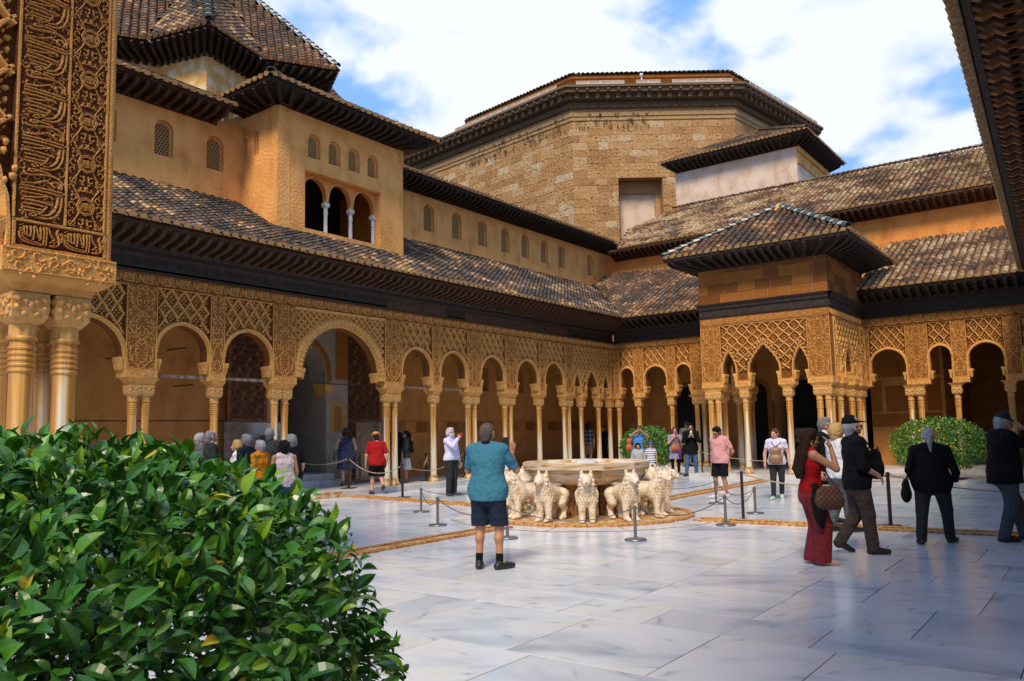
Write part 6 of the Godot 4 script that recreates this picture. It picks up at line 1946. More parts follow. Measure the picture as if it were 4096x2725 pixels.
func bush(label: String, c: Vector3, rx: float, ry: float, rz: float, count: int, ll: float, near: int, sd: int, yellow: float, stem: float, y_cut := -0.85) -> void:
	var g := thing("orange_bush", label, "bush", Vector3(c.x, 0, c.z), 0.0, "clipped orange bushes in the court")
	var r := RandomNumberGenerator.new()
	r.seed = sd
	var nz := noise(FastNoiseLite.TYPE_SIMPLEX_SMOOTH, 1.6, 3, sd)
	var lf := leaf_mesh(ll, ll * 0.46)
	var all := []
	var tries := 0
	while all.size() < count and tries < count * 3:
		tries += 1
		var d := Vector3(r.randfn(), r.randfn(), r.randfn()).normalized()
		if d.y < y_cut: continue
		# superellipsoid: a clipped, boxy dome
		var e := 2.3
		var k := pow(pow(absf(d.x), e) + pow(absf(d.y), e) + pow(absf(d.z), e), -1.0 / e)
		var dep := 1.0 - (0.34 * pow(r.randf(), 1.6))
		var lump := 1.0 + 0.07 * nz.get_noise_3d(d.x * 2.0, d.y * 2.0, d.z * 2.0) + r.randf_range(-0.02, 0.045)
		var loc := Vector3(d.x * rx, d.y * ry, d.z * rz) * k * dep * lump
		var nrm := Vector3(d.x / rx, d.y / ry, d.z / rz).normalized()
		# leaves lean outwards and droop; the top ones stand up
		var ax := (nrm * r.randf_range(0.15, 0.9) + Vector3(r.randf_range(-1, 1), r.randf_range(-1.0, 0.45) + (0.65 if d.y > 0.55 else 0.0), r.randf_range(-1, 1))).normalized()
		var up := (nrm + Vector3(r.randf_range(-0.5, 0.5), r.randf_range(-0.1, 0.7), r.randf_range(-0.5, 0.5))).normalized()
		var x := up.cross(ax)
		if x.length() < 0.05: continue
		x = x.normalized()
		var y := ax.cross(x).normalized()
		var s := r.randf_range(0.55, 1.3)
		var t := Transform3D(Basis(x * s, y * s, ax * s), loc + Vector3(0, c.y, 0))
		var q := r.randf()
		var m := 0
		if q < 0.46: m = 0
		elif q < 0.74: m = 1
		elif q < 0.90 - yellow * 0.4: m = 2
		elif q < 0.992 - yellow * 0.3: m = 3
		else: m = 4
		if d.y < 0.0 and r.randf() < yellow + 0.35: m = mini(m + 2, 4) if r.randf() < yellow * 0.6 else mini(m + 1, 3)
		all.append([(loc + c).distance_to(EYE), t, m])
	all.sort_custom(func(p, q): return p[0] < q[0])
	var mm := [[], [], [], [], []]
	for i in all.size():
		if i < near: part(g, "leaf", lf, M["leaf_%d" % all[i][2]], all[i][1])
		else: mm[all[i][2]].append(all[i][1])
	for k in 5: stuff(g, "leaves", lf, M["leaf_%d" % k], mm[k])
	var mb := MB.new()
	for i in 14:
		var a := TAU * i / 14.0 + r.randf()
		var top := Vector3(cos(a) * rx * 0.6, c.y + ry * r.randf_range(-0.1, 0.6), sin(a) * rz * 0.6)
		mb.tube(PackedVector3Array([Vector3(cos(a) * 0.03, stem, sin(a) * 0.03), Vector3(cos(a) * rx * 0.2, stem + 0.25, sin(a) * rz * 0.2), top]), 0.018, 5, 0.006)
	part(g, "branches", mb.mesh(), M.bark)
	mb = MB.new()
	mb.tube(PackedVector3Array([Vector3(0, -0.01, 0), Vector3(0.01, stem * 0.5, 0.01), Vector3(0, stem + 0.3, 0)]), 0.07, 10, 0.045)
	part(g, "trunk", mb.mesh(), M.bark)

func build_bushes() -> void:
	mat("bark", lin(0.06, 0.045, 0.03), 0.9)
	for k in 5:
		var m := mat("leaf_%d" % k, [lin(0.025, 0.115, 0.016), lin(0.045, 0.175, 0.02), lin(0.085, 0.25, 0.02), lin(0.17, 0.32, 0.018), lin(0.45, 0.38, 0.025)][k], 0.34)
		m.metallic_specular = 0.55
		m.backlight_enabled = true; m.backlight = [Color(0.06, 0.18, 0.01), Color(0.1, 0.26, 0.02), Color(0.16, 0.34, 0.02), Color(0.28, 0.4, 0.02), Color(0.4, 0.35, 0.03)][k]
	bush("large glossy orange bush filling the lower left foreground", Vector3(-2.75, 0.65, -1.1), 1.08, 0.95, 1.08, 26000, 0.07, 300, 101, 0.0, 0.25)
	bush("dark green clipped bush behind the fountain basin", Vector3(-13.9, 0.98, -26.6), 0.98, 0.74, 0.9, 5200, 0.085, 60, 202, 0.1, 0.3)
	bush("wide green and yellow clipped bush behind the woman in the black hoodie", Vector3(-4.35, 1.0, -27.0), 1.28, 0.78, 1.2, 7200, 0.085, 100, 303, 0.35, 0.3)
	for q in [[-13.9, -26.6], [-4.2, -26.9], [-2.72, -1.12]]:
		var mb := MB.new()
		mb.cbox(Vector3(q[0] - 0.55, 0.001, q[1] - 0.55), Vector3(q[0] + 0.55, 0.012, q[1] + 0.55))
		struct("tree_pit", mb.mesh(), M.bark)

# ---------------------------------------------------------------- the doorway behind the great arch
func build_door_area() -> void:
	var B := FL(-19.9)
	var p := thing("hall_portal", "arched grey doorway with a small niche behind the great arch on the left", "doorway")
	var mb := MB.new()
	var pp := PackedVector2Array([Vector2(13.5, 5.3), Vector2(13.5, 0.15), Vector2(14.28, 0.15)])
	for i in 25: pp.append(Vector2(15.26 - 0.98 * cos(PI * i / 24.0), 3.5 + 1.02 * sin(PI * i / 24.0)))
	pp.append(Vector2(16.24, 0.15)); pp.append(Vector2(17.12, 0.15)); pp.append(Vector2(17.12, 5.3))
	mb.extrude(B, pp, -0.5, 0.35, true)
	part(p, "wall", mb.mesh(), M.plaster_grey)
	mb = MB.new()
	archivolt(mb, B, {"uc": 15.26, "w": 0.98, "ya": 4.52, "h": 1.02, "style": 0}, 3.3, 0.26, 0.3, 0.4)
	mb.fbox(B, Vector3(13.55, 3.4, 0.3), Vector3(13.95, 5.2, 0.37)); mb.fbox(B, Vector3(16.62, 3.4, 0.3), Vector3(17.1, 5.2, 0.37))
	part(p, "archivolt", mb.mesh(), M.stucco_fine)
	mb = MB.new()
	for u: float in [14.2, 16.34]: mb.loft(B, u, 0.1, [[0.08, 0.2, 2.75], [0.1, 0.24, 2.85], [0.11, 0.25, 3.0], [0.15, 0.29, 3.15], [0.16, 0.3, 3.25]])
	part(p, "corbel", mb.mesh(), M.stucco_rib)
	mb = MB.new()
	var ap := PackedVector2Array([Vector2(16.5, 1.74)])
	for i in 13: ap.append(Vector2(16.7 - 0.2 * cos(PI * i / 12.0), 2.45 + 0.2 * sin(PI * i / 12.0)))
	ap.append(Vector2(16.9, 1.74))
	mb.ribbon(B, ap, 0.07, 0.34, 0.39)
	mb.ribbon(B, PackedVector2Array([Vector2(16.44, 1.68), Vector2(16.44, 2.75), Vector2(16.96, 2.75), Vector2(16.96, 1.68)]), 0.05, 0.34, 0.375)
	part(p, "niche_frame", mb.mesh(), M.stucco_rib)
	mb = MB.new()
	var np := PackedVector2Array([Vector2(16.54, 1.76)])
	for i in 13: np.append(Vector2(16.7 - 0.16 * cos(PI * i / 12.0), 2.42 + 0.16 * sin(PI * i / 12.0)))
	np.append(Vector2(16.86, 1.76))
	mb.extrude(B, np, 0.345, 0.354)
	part(p, "niche", mb.mesh(), M.stucco_deep)
	mb = MB.new()   # passage behind
	mb.fbox(B, Vector3(13.6, 0.1, -3.0), Vector3(14.26, 5.2, -0.5)); mb.fbox(B, Vector3(16.26, 0.1, -3.0), Vector3(17.0, 5.2, -0.5)); mb.fbox(B, Vector3(13.6, 5.0, -6.0), Vector3(17.0, 5.2, -0.5))
	part(p, "passage", mb.mesh(), M.plaster_grey)
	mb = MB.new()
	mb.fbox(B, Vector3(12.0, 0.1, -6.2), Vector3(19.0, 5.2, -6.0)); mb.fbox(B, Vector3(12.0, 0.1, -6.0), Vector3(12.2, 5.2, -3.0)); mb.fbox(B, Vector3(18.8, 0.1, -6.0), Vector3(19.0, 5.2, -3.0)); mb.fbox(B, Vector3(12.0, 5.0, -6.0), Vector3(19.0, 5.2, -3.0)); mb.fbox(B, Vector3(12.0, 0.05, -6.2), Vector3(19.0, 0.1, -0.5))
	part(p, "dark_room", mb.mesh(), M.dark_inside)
	for q in [[13.72, 16.3, 0.15, 0.33, 1.15], [13.9, 16.24, 0.33, 0.5, 0.75]]:
		mb = MB.new()
		mb.bbox(B * Transform3D(Basis(Vector3(1, 0, 0), -PI * 0.5), Vector3((q[0] + q[1]) * 0.5, (q[2] + q[3]) * 0.5, q[4] - 0.6)), Vector3(q[1] - q[0], 1.2, q[3] - q[2]), 0.012)
		part(p, "step", mb.mesh(), M.step_marble)
	# open door leaves covered with interlaced panels
	for q in [[12.68, 13.46, "left", 4.9], [17.16, 18.78, "right", 4.98]]:
		var d := thing("door_leaf", "tall carved wooden door leaf folded back on the %s of the arched doorway" % q[2], "door", Vector3.ZERO, 0.0, "carved doors of the hall")
		mb = MB.new(); mb.fbox(B, Vector3(q[0], 0.3, 0.05), Vector3(q[1] + (0.6 if q[2] == "left" else 0.0), q[3], 0.36 if q[2] == "left" else 0.12))
		if q[2] == "left":
			mb = MB.new(); mb.fbox(B, Vector3(12.72, 0.3, 0.37), Vector3(14.02, 4.9, 0.43))
		part(d, "leaf", mb.mesh(), M.wood_door)
		var u0: float = 12.72 if q[2] == "left" else q[0]; var u1: float = 14.02 if q[2] == "left" else q[1]
		var dd := 0.43 if q[2] == "left" else 0.12
		mb = MB.new()
		for u: float in [u0 + 0.06, u1 - 0.06]: mb.fbox(B, Vector3(u - 0.055, 0.32, dd), Vector3(u + 0.055, q[3] - 0.02, dd + 0.03))
		for y: float in [0.4, 2.1, q[3] - 0.08]: mb.fbox(B, Vector3(u0 + 0.12, y - 0.06, dd), Vector3(u1 - 0.12, y + 0.06, dd + 0.028))
		part(d, "frame", mb.mesh(), M.wood_warm)
		mb = MB.new(); mb.bbox(Transform3D(Basis(Vector3(0, 0, 1), PI / 4.0), Vector3.ZERO), Vector3(0.11, 0.11, 0.02), 0.01)
		if not P.has("lozenge"): P.lozenge = mb.mesh()
		var nu := int((u1 - u0 - 0.26) / 0.17)
		for i in nu:
			for j in 26:
				var y := 0.55 + j * 0.165
				if absf(y - 2.1) < 0.12 or y > q[3] - 0.2: continue
				part(d, "panel", P.lozenge, M.wood_warm if (i * 7 + j * 3) % 5 < 2 else M.wood_brown, B * Transform3D(Basis(), Vector3(u0 + 0.2 + (i + (0.5 if j % 2 else 0.0)) * 0.17, y, dd + 0.008)))
	for q in [[12.45, 14.35, 0.75, "left"], [17.1, 18.7, 0.75, "right"]]:
		var s := thing("glass_screen", "clear glass screen with a grey top rail before the %s door leaf" % q[3], "screen")
		mb = MB.new(); mb.fbox(B, Vector3(q[0], 0.18, q[2]), Vector3(q[1], 2.02, q[2] + 0.012))
		part(s, "pane", mb.mesh(), M.glass)
		mb = MB.new(); mb.fbox(B, Vector3(q[0] - 0.02, 2.02, q[2] - 0.012), Vector3(q[1] + 0.02, 2.05, q[2] + 0.022)); mb.fbox(B, Vector3(q[0], 0.15, q[2] - 0.03), Vector3(q[1], 0.2, q[2] + 0.04))
		part(s, "rail", mb.mesh(), M.rail)
	var st := thing("sign_stand", "black stand with a tilted reading panel beside the doorway steps", "sign", Vector3(-18.75, 0.15, -14.35), 1.2)
	mb = MB.new(); mb.box(Transform3D(Basis(), Vector3(0, 0.55, 0)), Vector3(0.045, 1.1, 0.045)); mb.box(Transform3D(Basis(), Vector3(0, 0.008, 0)), Vector3(0.3, 0.016, 0.3))
	part(st, "post", mb.mesh(), M.black)
	mb = MB.new(); mb.box(Transform3D(Basis(Vector3(1, 0, 0), -0.6), Vector3(0, 1.2, 0)), Vector3(0.3, 0.22, 0.02))
	part(st, "panel", mb.mesh(), M.rail)

# ---------------------------------------------------------------- people
# all joints are in fractions of the standing height: x to the person's left, y up, z forwards
func img_tex(w: int, h: int, f: Callable) -> ImageTexture:
	var im := Image.create(w, h, false, Image.FORMAT_RGB8)
	for y in h:
		for x in w: im.set_pixel(x, y, f.call(x, y))
	return ImageTexture.create_from_image(im)

func people_materials() -> void:
	var m: StandardMaterial3D
	mat("skin_fair", lin(0.56, 0.30, 0.20), 0.55); mat("skin_tan", lin(0.42, 0.20, 0.11), 0.55); mat("skin_brown", lin(0.30, 0.135, 0.07), 0.55)
	for k in ["skin_fair", "skin_tan", "skin_brown"]:
		M[k].subsurf_scatter_enabled = true; M[k].subsurf_scatter_strength = 0.1
	var cloth := ntex(noise(FastNoiseLite.TYPE_SIMPLEX_SMOOTH, 0.012, 3, 201), 256)
	for q in [["tee_blue", lin(0.045, 0.17, 0.25)], ["shorts_navy", lin(0.014, 0.022, 0.04)], ["red_top", lin(0.28, 0.006, 0.008)], ["black_cloth", lin(0.007, 0.0075, 0.009)], ["charcoal", lin(0.026, 0.029, 0.033)], ["grey_trousers", lin(0.085, 0.095, 0.105)], ["brown_trousers", lin(0.062, 0.046, 0.038)], ["white_cloth", lin(0.68, 0.68, 0.72)], ["lilac_white", lin(0.60, 0.58, 0.74)], ["pink_cloth", lin(0.62, 0.30, 0.30)], ["blush_cloth", lin(0.66, 0.52, 0.50)], ["dark_grey_jeans", lin(0.06, 0.07, 0.08)], ["jeans", lin(0.05, 0.12, 0.25)], ["red_tee", lin(0.33, 0.012, 0.014)], ["cardigan", lin(0.05, 0.065, 0.062)], ["dress_grey", lin(0.40, 0.44, 0.44)], ["orange_cloth", lin(0.62, 0.22, 0.012)], ["khaki", lin(0.20, 0.15, 0.09)], ["sky_tee", lin(0.07, 0.22, 0.50)], ["hoodie_grey", lin(0.36, 0.36, 0.37)], ["navy_cloth", lin(0.010, 0.016, 0.036)], ["purple_cloth", lin(0.14, 0.04, 0.20)]]:
		m = tri(mat(q[0], q[1], 0.9), 2.2, false); m.rim_enabled = true; m.rim = 0.08; m.rim_tint = 0.8; m.metallic_specular = 0.25
		bump(m, cloth, 2.4)
	var pr := func(nm: String, tx: Texture2D, sc: float) -> void:
		var k := tri(mat(nm, Color.WHITE, 0.9), sc, false)
		k.albedo_texture = tx
		bump(k, cloth, 0.8)
	pr.call("check_shirt", img_tex(32, 32, func(x, y): return S(150, 150, 205) if (x % 8 < 1 or y % 8 < 1) else S(214, 212, 236)), 5.0)
	pr.call("stripe_shirt", img_tex(8, 64, func(x, y): return S(62, 66, 92) if y % 16 < 6 else S(222, 222, 228)), 3.6)
	pr.call("plaid_shirt", img_tex(64, 64, func(x, y): return S(20, 26, 36).lerp(S(150, 160, 172), (0.42 if (x % 32) < 12 else 0.0) + (0.42 if (y % 32) < 12 else 0.0))), 3.0)
	var dots := noise(FastNoiseLite.TYPE_CELLULAR, 0.11, 1, 205)
	var fl := noise(FastNoiseLite.TYPE_SIMPLEX_SMOOTH, 0.12, 2, 206)
	pr.call("floral_navy", img_tex(128, 128, func(x, y): return S(206, 200, 226) if dots.get_noise_2d(x, y) < -0.82 else S(24, 34, 82) if fl.get_noise_2d(x, y) > 0.0 else S(16, 24, 60)), 2.4)
	pr.call("floral_purple", img_tex(128, 128, func(x, y): return S(196, 190, 208) if fl.get_noise_2d(x * 1.7, y * 1.7) > 0.05 else S(70, 62, 106)), 3.0)
	pr.call("speckled_black", img_tex(128, 128, func(x, y): return S(210, 214, 220) if dots.get_noise_2d(x, y) < -0.9 else S(14, 17, 26)), 2.2)
	pr.call("leafy_green", img_tex(128, 128, func(x, y): return S(60, 78, 62) if fl.get_noise_2d(x * 0.7, y * 0.7) > 0.08 else S(118, 132, 108)), 2.4)
	pr.call("red_skirt", img_tex(128, 128, func(x, y): return S(142, 44, 52) if fl.get_noise_2d(x, y) > 0.3 else S(104, 12, 24)), 2.6)
	pr.call("brown_check", img_tex(32, 32, func(x, y): return S(96, 62, 44) if (x / 8 + y / 8) % 2 == 0 else S(70, 44, 32)), 8.0)
	pr.call("sparkle", img_tex(64, 64, func(x, y): return S(150, 170, 160) if dots.get_noise_2d(x * 2.0, y * 2.0) > -0.5 else S(40, 70, 62)), 6.0)
	var strand := ntex(noise(FastNoiseLite.TYPE_SIMPLEX_SMOOTH, 0.05, 3, 207), 256)
	for q in [["hair_black", lin(0.010, 0.008, 0.008)], ["hair_dark", lin(0.028, 0.012, 0.007)], ["hair_brown", lin(0.075, 0.032, 0.016)], ["hair_auburn", lin(0.12, 0.05, 0.022)], ["hair_grey", lin(0.22, 0.22, 0.23)], ["hair_white", lin(0.55, 0.55, 0.56)], ["hair_silver", lin(0.36, 0.37, 0.39)], ["hair_blond", lin(0.52, 0.33, 0.13)], ["hair_stubble", lin(0.12, 0.095, 0.085)]]:
		m = tri(mat(q[0], q[1], 0.5), 3.0, false); m.uv1_scale = Vector3(9, 2, 9); m.metallic_specular = 0.25
		bump(m, strand, 1.2)
	for q in [["shoe_black", lin(0.014, 0.014, 0.016)], ["shoe_white", lin(0.62, 0.60, 0.60)], ["shoe_pink", lin(0.52, 0.34, 0.30)], ["shoe_mint", lin(0.36, 0.56, 0.46)], ["sandal", lin(0.16, 0.065, 0.03)], ["leather_orange", lin(0.38, 0.09, 0.015)], ["leather_tan", lin(0.22, 0.12, 0.06)], ["straw", lin(0.48, 0.22, 0.06)], ["felt_grey", lin(0.06, 0.055, 0.06)], ["cap_blue", lin(0.04, 0.10, 0.50)], ["eye", lin(0.02, 0.015, 0.012)], ["lens", lin(0.012, 0.012, 0.014)], ["lips", lin(0.34, 0.12, 0.09)], ["red_plastic", lin(0.30, 0.01, 0.01)], ["mask_white", lin(0.72, 0.76, 0.78)], ["lanyard", lin(0.02, 0.22, 0.08)], ["gold", lin(0.6, 0.45, 0.2)], ["phone_white", lin(0.6, 0.6, 0.6)], ["phone_purple", lin(0.16, 0.06, 0.28)]]:
		mat(q[0], q[1], 0.5)

func hand(s: Solid, w: Vector3, d: Vector3, n: Vector3, side: float, curl: float, z: float) -> void:
	d = d.normalized()
	n = (n - d * n.dot(d)).normalized()
	var th := d.cross(n) * -side
	s.cap(w - d * 0.02 * z, w + d * 0.03 * z, 0.027 * z, 0.03 * z, 0.015)
	s.cap(w + d * 0.03 * z, w + d * 0.078 * z, 0.037 * z, 0.039 * z, 0.012, n, 0.42)
	var ln := [0.036, 0.042, 0.045, 0.04]
	for i in 4:
		var o := -0.031 + 0.0205 * i
		var b := w + d * (0.085 * z) + th * (o * z)
		var sp := (d + th * (o * 3.2)).normalized()
		var d1 := (sp * cos(curl * 0.6) + n * sin(curl * 0.6)).normalized()
		var d2 := (sp * cos(curl * 1.5) + n * sin(curl * 1.5)).normalized()
		var l: float = ln[i] * z
		s.cap(b, b + d1 * l, 0.0098 * z, 0.009 * z, 0.005)
		s.cap(b + d1 * l, b + d1 * l + d2 * l * 0.95, 0.009 * z, 0.0075 * z, 0.004)
	var t0 := w + d * (0.03 * z) + th * (0.03 * z)
	var td := (th * 0.75 + d * 0.65 + n * (0.25 + 0.5 * curl)).normalized()
	s.cap(t0, t0 + td * 0.038 * z, 0.014 * z, 0.0115 * z, 0.01)
	var t2 := (td + d * 0.4 + n * curl * 0.5).normalized()
	s.cap(t0 + td * 0.038 * z, t0 + td * 0.038 * z + t2 * 0.03 * z, 0.011 * z, 0.009 * z, 0.006)

func cut(s: Solid, p: Vector3, n: Vector3) -> void:
	# removes everything on the far side of a plane: a very large ball taken away
	s.pr.append([p + n * 30.0, p + n * 30.0 + Vector3(0, 0.0005, 0), 30.0, 30.0, 0.002, Vector3.ZERO, 1.0, true])

func person(sp: Dictionary) -> Node3D:
	var H: float = sp.h
	var w: float = sp.get("w", 1.0)
	var cell: float = sp.get("cell", 0.016)
	var o := thing("person", sp.label, "person", sp.pos, deg_to_rad(217.0 - sp.face))
	var lean := Basis(Vector3(1, 0, 0), sp.get("lean", 0.0))
	var piv := Vector3(0, 0.52, 0)
	var bend := func(v: Vector3) -> Vector3: return piv + lean * (v - piv)
	var hb: Basis = Basis(Vector3.UP, deg_to_rad(sp.get("hy", 0.0))) * Basis(Vector3(1, 0, 0), deg_to_rad(sp.get("hp", 0.0)))
	var nk: Vector3 = bend.call(Vector3(0, 0.865, -0.004))
	var hd := func(v: Vector3) -> Vector3: return (nk + hb * (v - Vector3(0, 0.865, -0.004))) * H
	var sh: float = 0.112 * sp.get("sw", 1.0) * (0.5 + 0.5 * w)
	var arms: Array = sp.get("arms", [])
	var AL: Array = sp.get("la", [Vector3(0.148, 0.635, -0.015), Vector3(0.142, 0.49, 0.035)])
	var AR: Array = sp.get("ra", [Vector3(-0.148, 0.635, -0.015), Vector3(-0.142, 0.49, 0.035)])
	var LL: Array = sp.get("ll", [Vector3(0.062, 0.285, 0.012), Vector3(0.064, 0.045, -0.01), Vector3(0.03, 0, 0.1)])
	var LR: Array = sp.get("lr", [Vector3(-0.062, 0.285, 0.012), Vector3(-0.064, 0.045, -0.01), Vector3(-0.03, 0, 0.1)])
	var SL: Vector3 = bend.call(Vector3(sh, 0.805, -0.005)); var SR: Vector3 = bend.call(Vector3(-sh, 0.805, -0.005))
	var Z := Vector3(0, 0, 1)
	var mb := MB.new()
	# ---- body: one skin from head to foot
	var s := Solid.new()
	var torso := func(q: Solid, g: float, hem: float, belly: float) -> void:
		q.cap(Vector3(-0.042 * w, 0.535, -0.008) * H, Vector3(0.042 * w, 0.535, -0.008) * H, (0.078 * w + g) * H, (0.078 * w + g) * H, 0.05, Z, 0.86)
		q.cap((bend.call(Vector3(0, 0.58, 0.0)) as Vector3) * H, (bend.call(Vector3(0, 0.66, 0.0)) as Vector3) * H, (0.088 * w + g) * H, (0.09 * w + g) * H, 0.06, Z, 0.74)
		q.cap((bend.call(Vector3(-0.035, 0.735, 0.0)) as Vector3) * H, (bend.call(Vector3(0.035, 0.735, 0.0)) as Vector3) * H, (0.074 * (0.4 + 0.6 * w) + g) * H, (0.074 * (0.4 + 0.6 * w) + g) * H, 0.06, Z, 0.9)
		var sn := 0.012 if g <= 0.0 or sp.get("top", {}).get("sleeve", 0) > 0 else 0.05
		q.cap(SL * H - Vector3(sn * H, 0, 0), SR * H + Vector3(sn * H, 0, 0), (0.038 + g) * H, (0.038 + g) * H, 0.05 if sn < 0.02 else 0.02)
		q.cap((bend.call(Vector3(-0.05, 0.822, -0.008)) as Vector3) * H, (bend.call(Vector3(0.05, 0.822, -0.008)) as Vector3) * H, (0.03 + g) * H, (0.03 + g) * H, 0.04)
		if belly > 0: q.ball((bend.call(Vector3(0, 0.6, 0.03 * belly)) as Vector3) * H, (0.075 * w + g) * H, 0.07)
		if sp.get("bust", 0.0) > 0:
			for t: float in [-1.0, 1.0]: q.ball((bend.call(Vector3(t * 0.042, 0.735, 0.055)) as Vector3) * H, (0.036 * sp.bust + g) * H, 0.04)
	torso.call(s, -0.004, 0.5, sp.get("belly", 0.0))
	for q in [[SL, AL, 1.0], [SR, AR, -1.0]]:
		s.cap(q[0] * H, q[1][0] * H, 0.030 * H * (0.6 + 0.4 * w), 0.0245 * H, 0.02)
		s.cap(q[1][0] * H, q[1][1] * H, 0.025 * H, 0.0165 * H, 0.012)
	for q in [[LL, 0.052], [LR, -0.052]]:
		var hip := Vector3(q[1] * w, 0.51, -0.005)
		s.cap(hip * H, q[0][0] * H, 0.056 * H * (0.5 + 0.5 * w), 0.034 * H, 0.03)
		s.cap(q[0][0] * H, q[0][1] * H, 0.033 * H, 0.02 * H, 0.02)
		s.ball(((q[0][0] as Vector3).lerp(q[0][1], 0.32) + Vector3(0, 0, -0.012)) * H, 0.031 * H, 0.03)
		s.cap((q[0][1] as Vector3) * H, ((q[0][1] as Vector3) + (q[0][2] as Vector3) * 0.9 + Vector3(0, -0.025, 0)) * H, 0.022 * H, 0.014 * H, 0.02)
	s.cap((bend.call(Vector3(0, 0.82, -0.008)) as Vector3) * H, hd.call(Vector3(0, 0.885, 0.002)), 0.034 * H, 0.033 * H, 0.02)
	s.mesh_into(mb, cell)
	# head
	s = Solid.new()
	var X := hb * Vector3(1, 0, 0)
	s.ball(hd.call(Vector3(0, 0.937, -0.008)), 0.056 * H, 0.02, X, 0.82)
	s.cap(hd.call(Vector3(0, 0.915, 0.02)), hd.call(Vector3(0, 0.893, 0.032)), 0.043 * H, 0.026 * H, 0.03, X, 0.86)
	s.cap(hd.call(Vector3(0, 0.84, -0.006)), hd.call(Vector3(0, 0.89, -0.002)), 0.031 * H, 0.033 * H, 0.02)
	s.cap(hd.call(Vector3(0, 0.925, 0.05)), hd.call(Vector3(0, 0.905, 0.066)), 0.007 * H, 0.0105 * H, 0.012)
	s.cap(hd.call(Vector3(-0.024, 0.936, 0.045)), hd.call(Vector3(0.024, 0.936, 0.045)), 0.008 * H, 0.008 * H, 0.012)
	s.ball(hd.call(Vector3(0, 0.879, 0.046)), 0.012 * H, 0.012)
	for t: float in [-1.0, 1.0]:
		s.ball(hd.call(Vector3(t * 0.019, 0.922, 0.058)), 0.0095 * H, 0.008, Vector3.ZERO, 1.0, true)
		s.ball(hd.call(Vector3(t * 0.018, 0.922, 0.0455)), 0.0085 * H, 0.003)
		s.ball(hd.call(Vector3(t * 0.025, 0.905, 0.038)), 0.012 * H, 0.015)
		s.cap(hd.call(Vector3(t * 0.047, 0.928, -0.004)), hd.call(Vector3(t * 0.046, 0.905, 0.002)), 0.0135 * H, 0.009 * H, 0.006, X, 0.5)
	s.mesh_into(mb, minf(cell * 0.5, 0.007))
	for q in [[AL, 1.0, "lh"], [AR, -1.0, "rh"]]:
		s = Solid.new()
		var wr: Vector3 = q[0][1]; var el: Vector3 = q[0][0]
		var hs: Array = sp.get(q[2], [(wr - el).normalized() + Vector3(0, 0, 0.1), Vector3(-q[1], 0, 0.0), 0.35])
		hand(s, wr * H, hs[0], hs[1], q[1], hs[2], H / 1.75)
		s.mesh_into(mb, clampf(cell * 0.42, 0.005, 0.008))
	part(o, "body", mb.mesh(), M[sp.get("skin", "skin_fair")])
	# eyes and mouth
	mb = MB.new()
	for t: float in [-1.0, 1.0]:
		var c: Vector3 = hd.call(Vector3(t * 0.0185, 0.9215, 0.0525))
		mb.blob(Transform3D(Basis(hb.x * 0.0075 * H, hb.z * 0.0042 * H, -hb.y * 0.0042 * H), c), 8, 2)
		mb.blob(Transform3D(Basis(hb.x * 0.012 * H, hb.z * 0.003 * H, -hb.y * 0.0026 * H), hd.call(Vector3(t * 0.02, 0.937, 0.0535))), 6, 2)
	part(o, "eyes", mb.mesh(), M.eye)
	mb = MB.new()
	mb.blob(Transform3D(Basis(hb.x * 0.0135 * H, hb.z * 0.004 * H, -hb.y * 0.0042 * H), hd.call(Vector3(0, 0.8935, 0.0565))), 8, 2)
	part(o, "lips", mb.mesh(), M.lips)
	# ---- clothes
	var top: Dictionary = sp.get("top", {})
	if top.size():
		mb = MB.new()
		s = Solid.new()
		var g: float = top.get("g", 0.008)
		torso.call(s, g, 0.5, sp.get("belly", 0.0))
		var hem: float = top.get("hem", 0.5)
		if hem < 0.54: s.cap(Vector3(0, hem - 0.02, -0.005) * H, Vector3(0, 0.6, -0.002) * H, (0.098 * w + g + top.get("flare", 0.0)) * H, (0.09 * w + g) * H, 0.04, Z, 0.8)
		for t in top.get("folds", 4):
			var a := 0.9 * float(t) + 0.3
			s.cap((bend.call(Vector3(sin(a) * 0.085 * w, 0.56 + 0.03 * t, cos(a) * 0.066 * w)) as Vector3) * H, (bend.call(Vector3(sin(a + 0.9) * 0.09 * w, 0.63 + 0.035 * t, cos(a + 0.9) * 0.068 * w)) as Vector3) * H, 0.007 * H, 0.005 * H, 0.02)
		if top.get("hood", false): s.cap((bend.call(Vector3(-0.05, 0.838, -0.045)) as Vector3) * H, (bend.call(Vector3(0.05, 0.838, -0.045)) as Vector3) * H, 0.036 * H, 0.036 * H, 0.03)
		if top.get("collar", false): s.cap((bend.call(Vector3(0, 0.838, -0.006)) as Vector3) * H, hd.call(Vector3(0, 0.868, -0.004)), 0.043 * H, 0.04 * H, 0.01)
		cut(s, Vector3(0, hem, 0) * H, Vector3(0, -1, 0.06))
		if top.get("strap", false): cut(s, (bend.call(Vector3(0, 0.80, 0.0)) as Vector3) * H, Vector3(0, 1, 0.35).normalized())
		s.mesh_into(mb, cell)
		var sl: int = top.get("sleeve", 1)
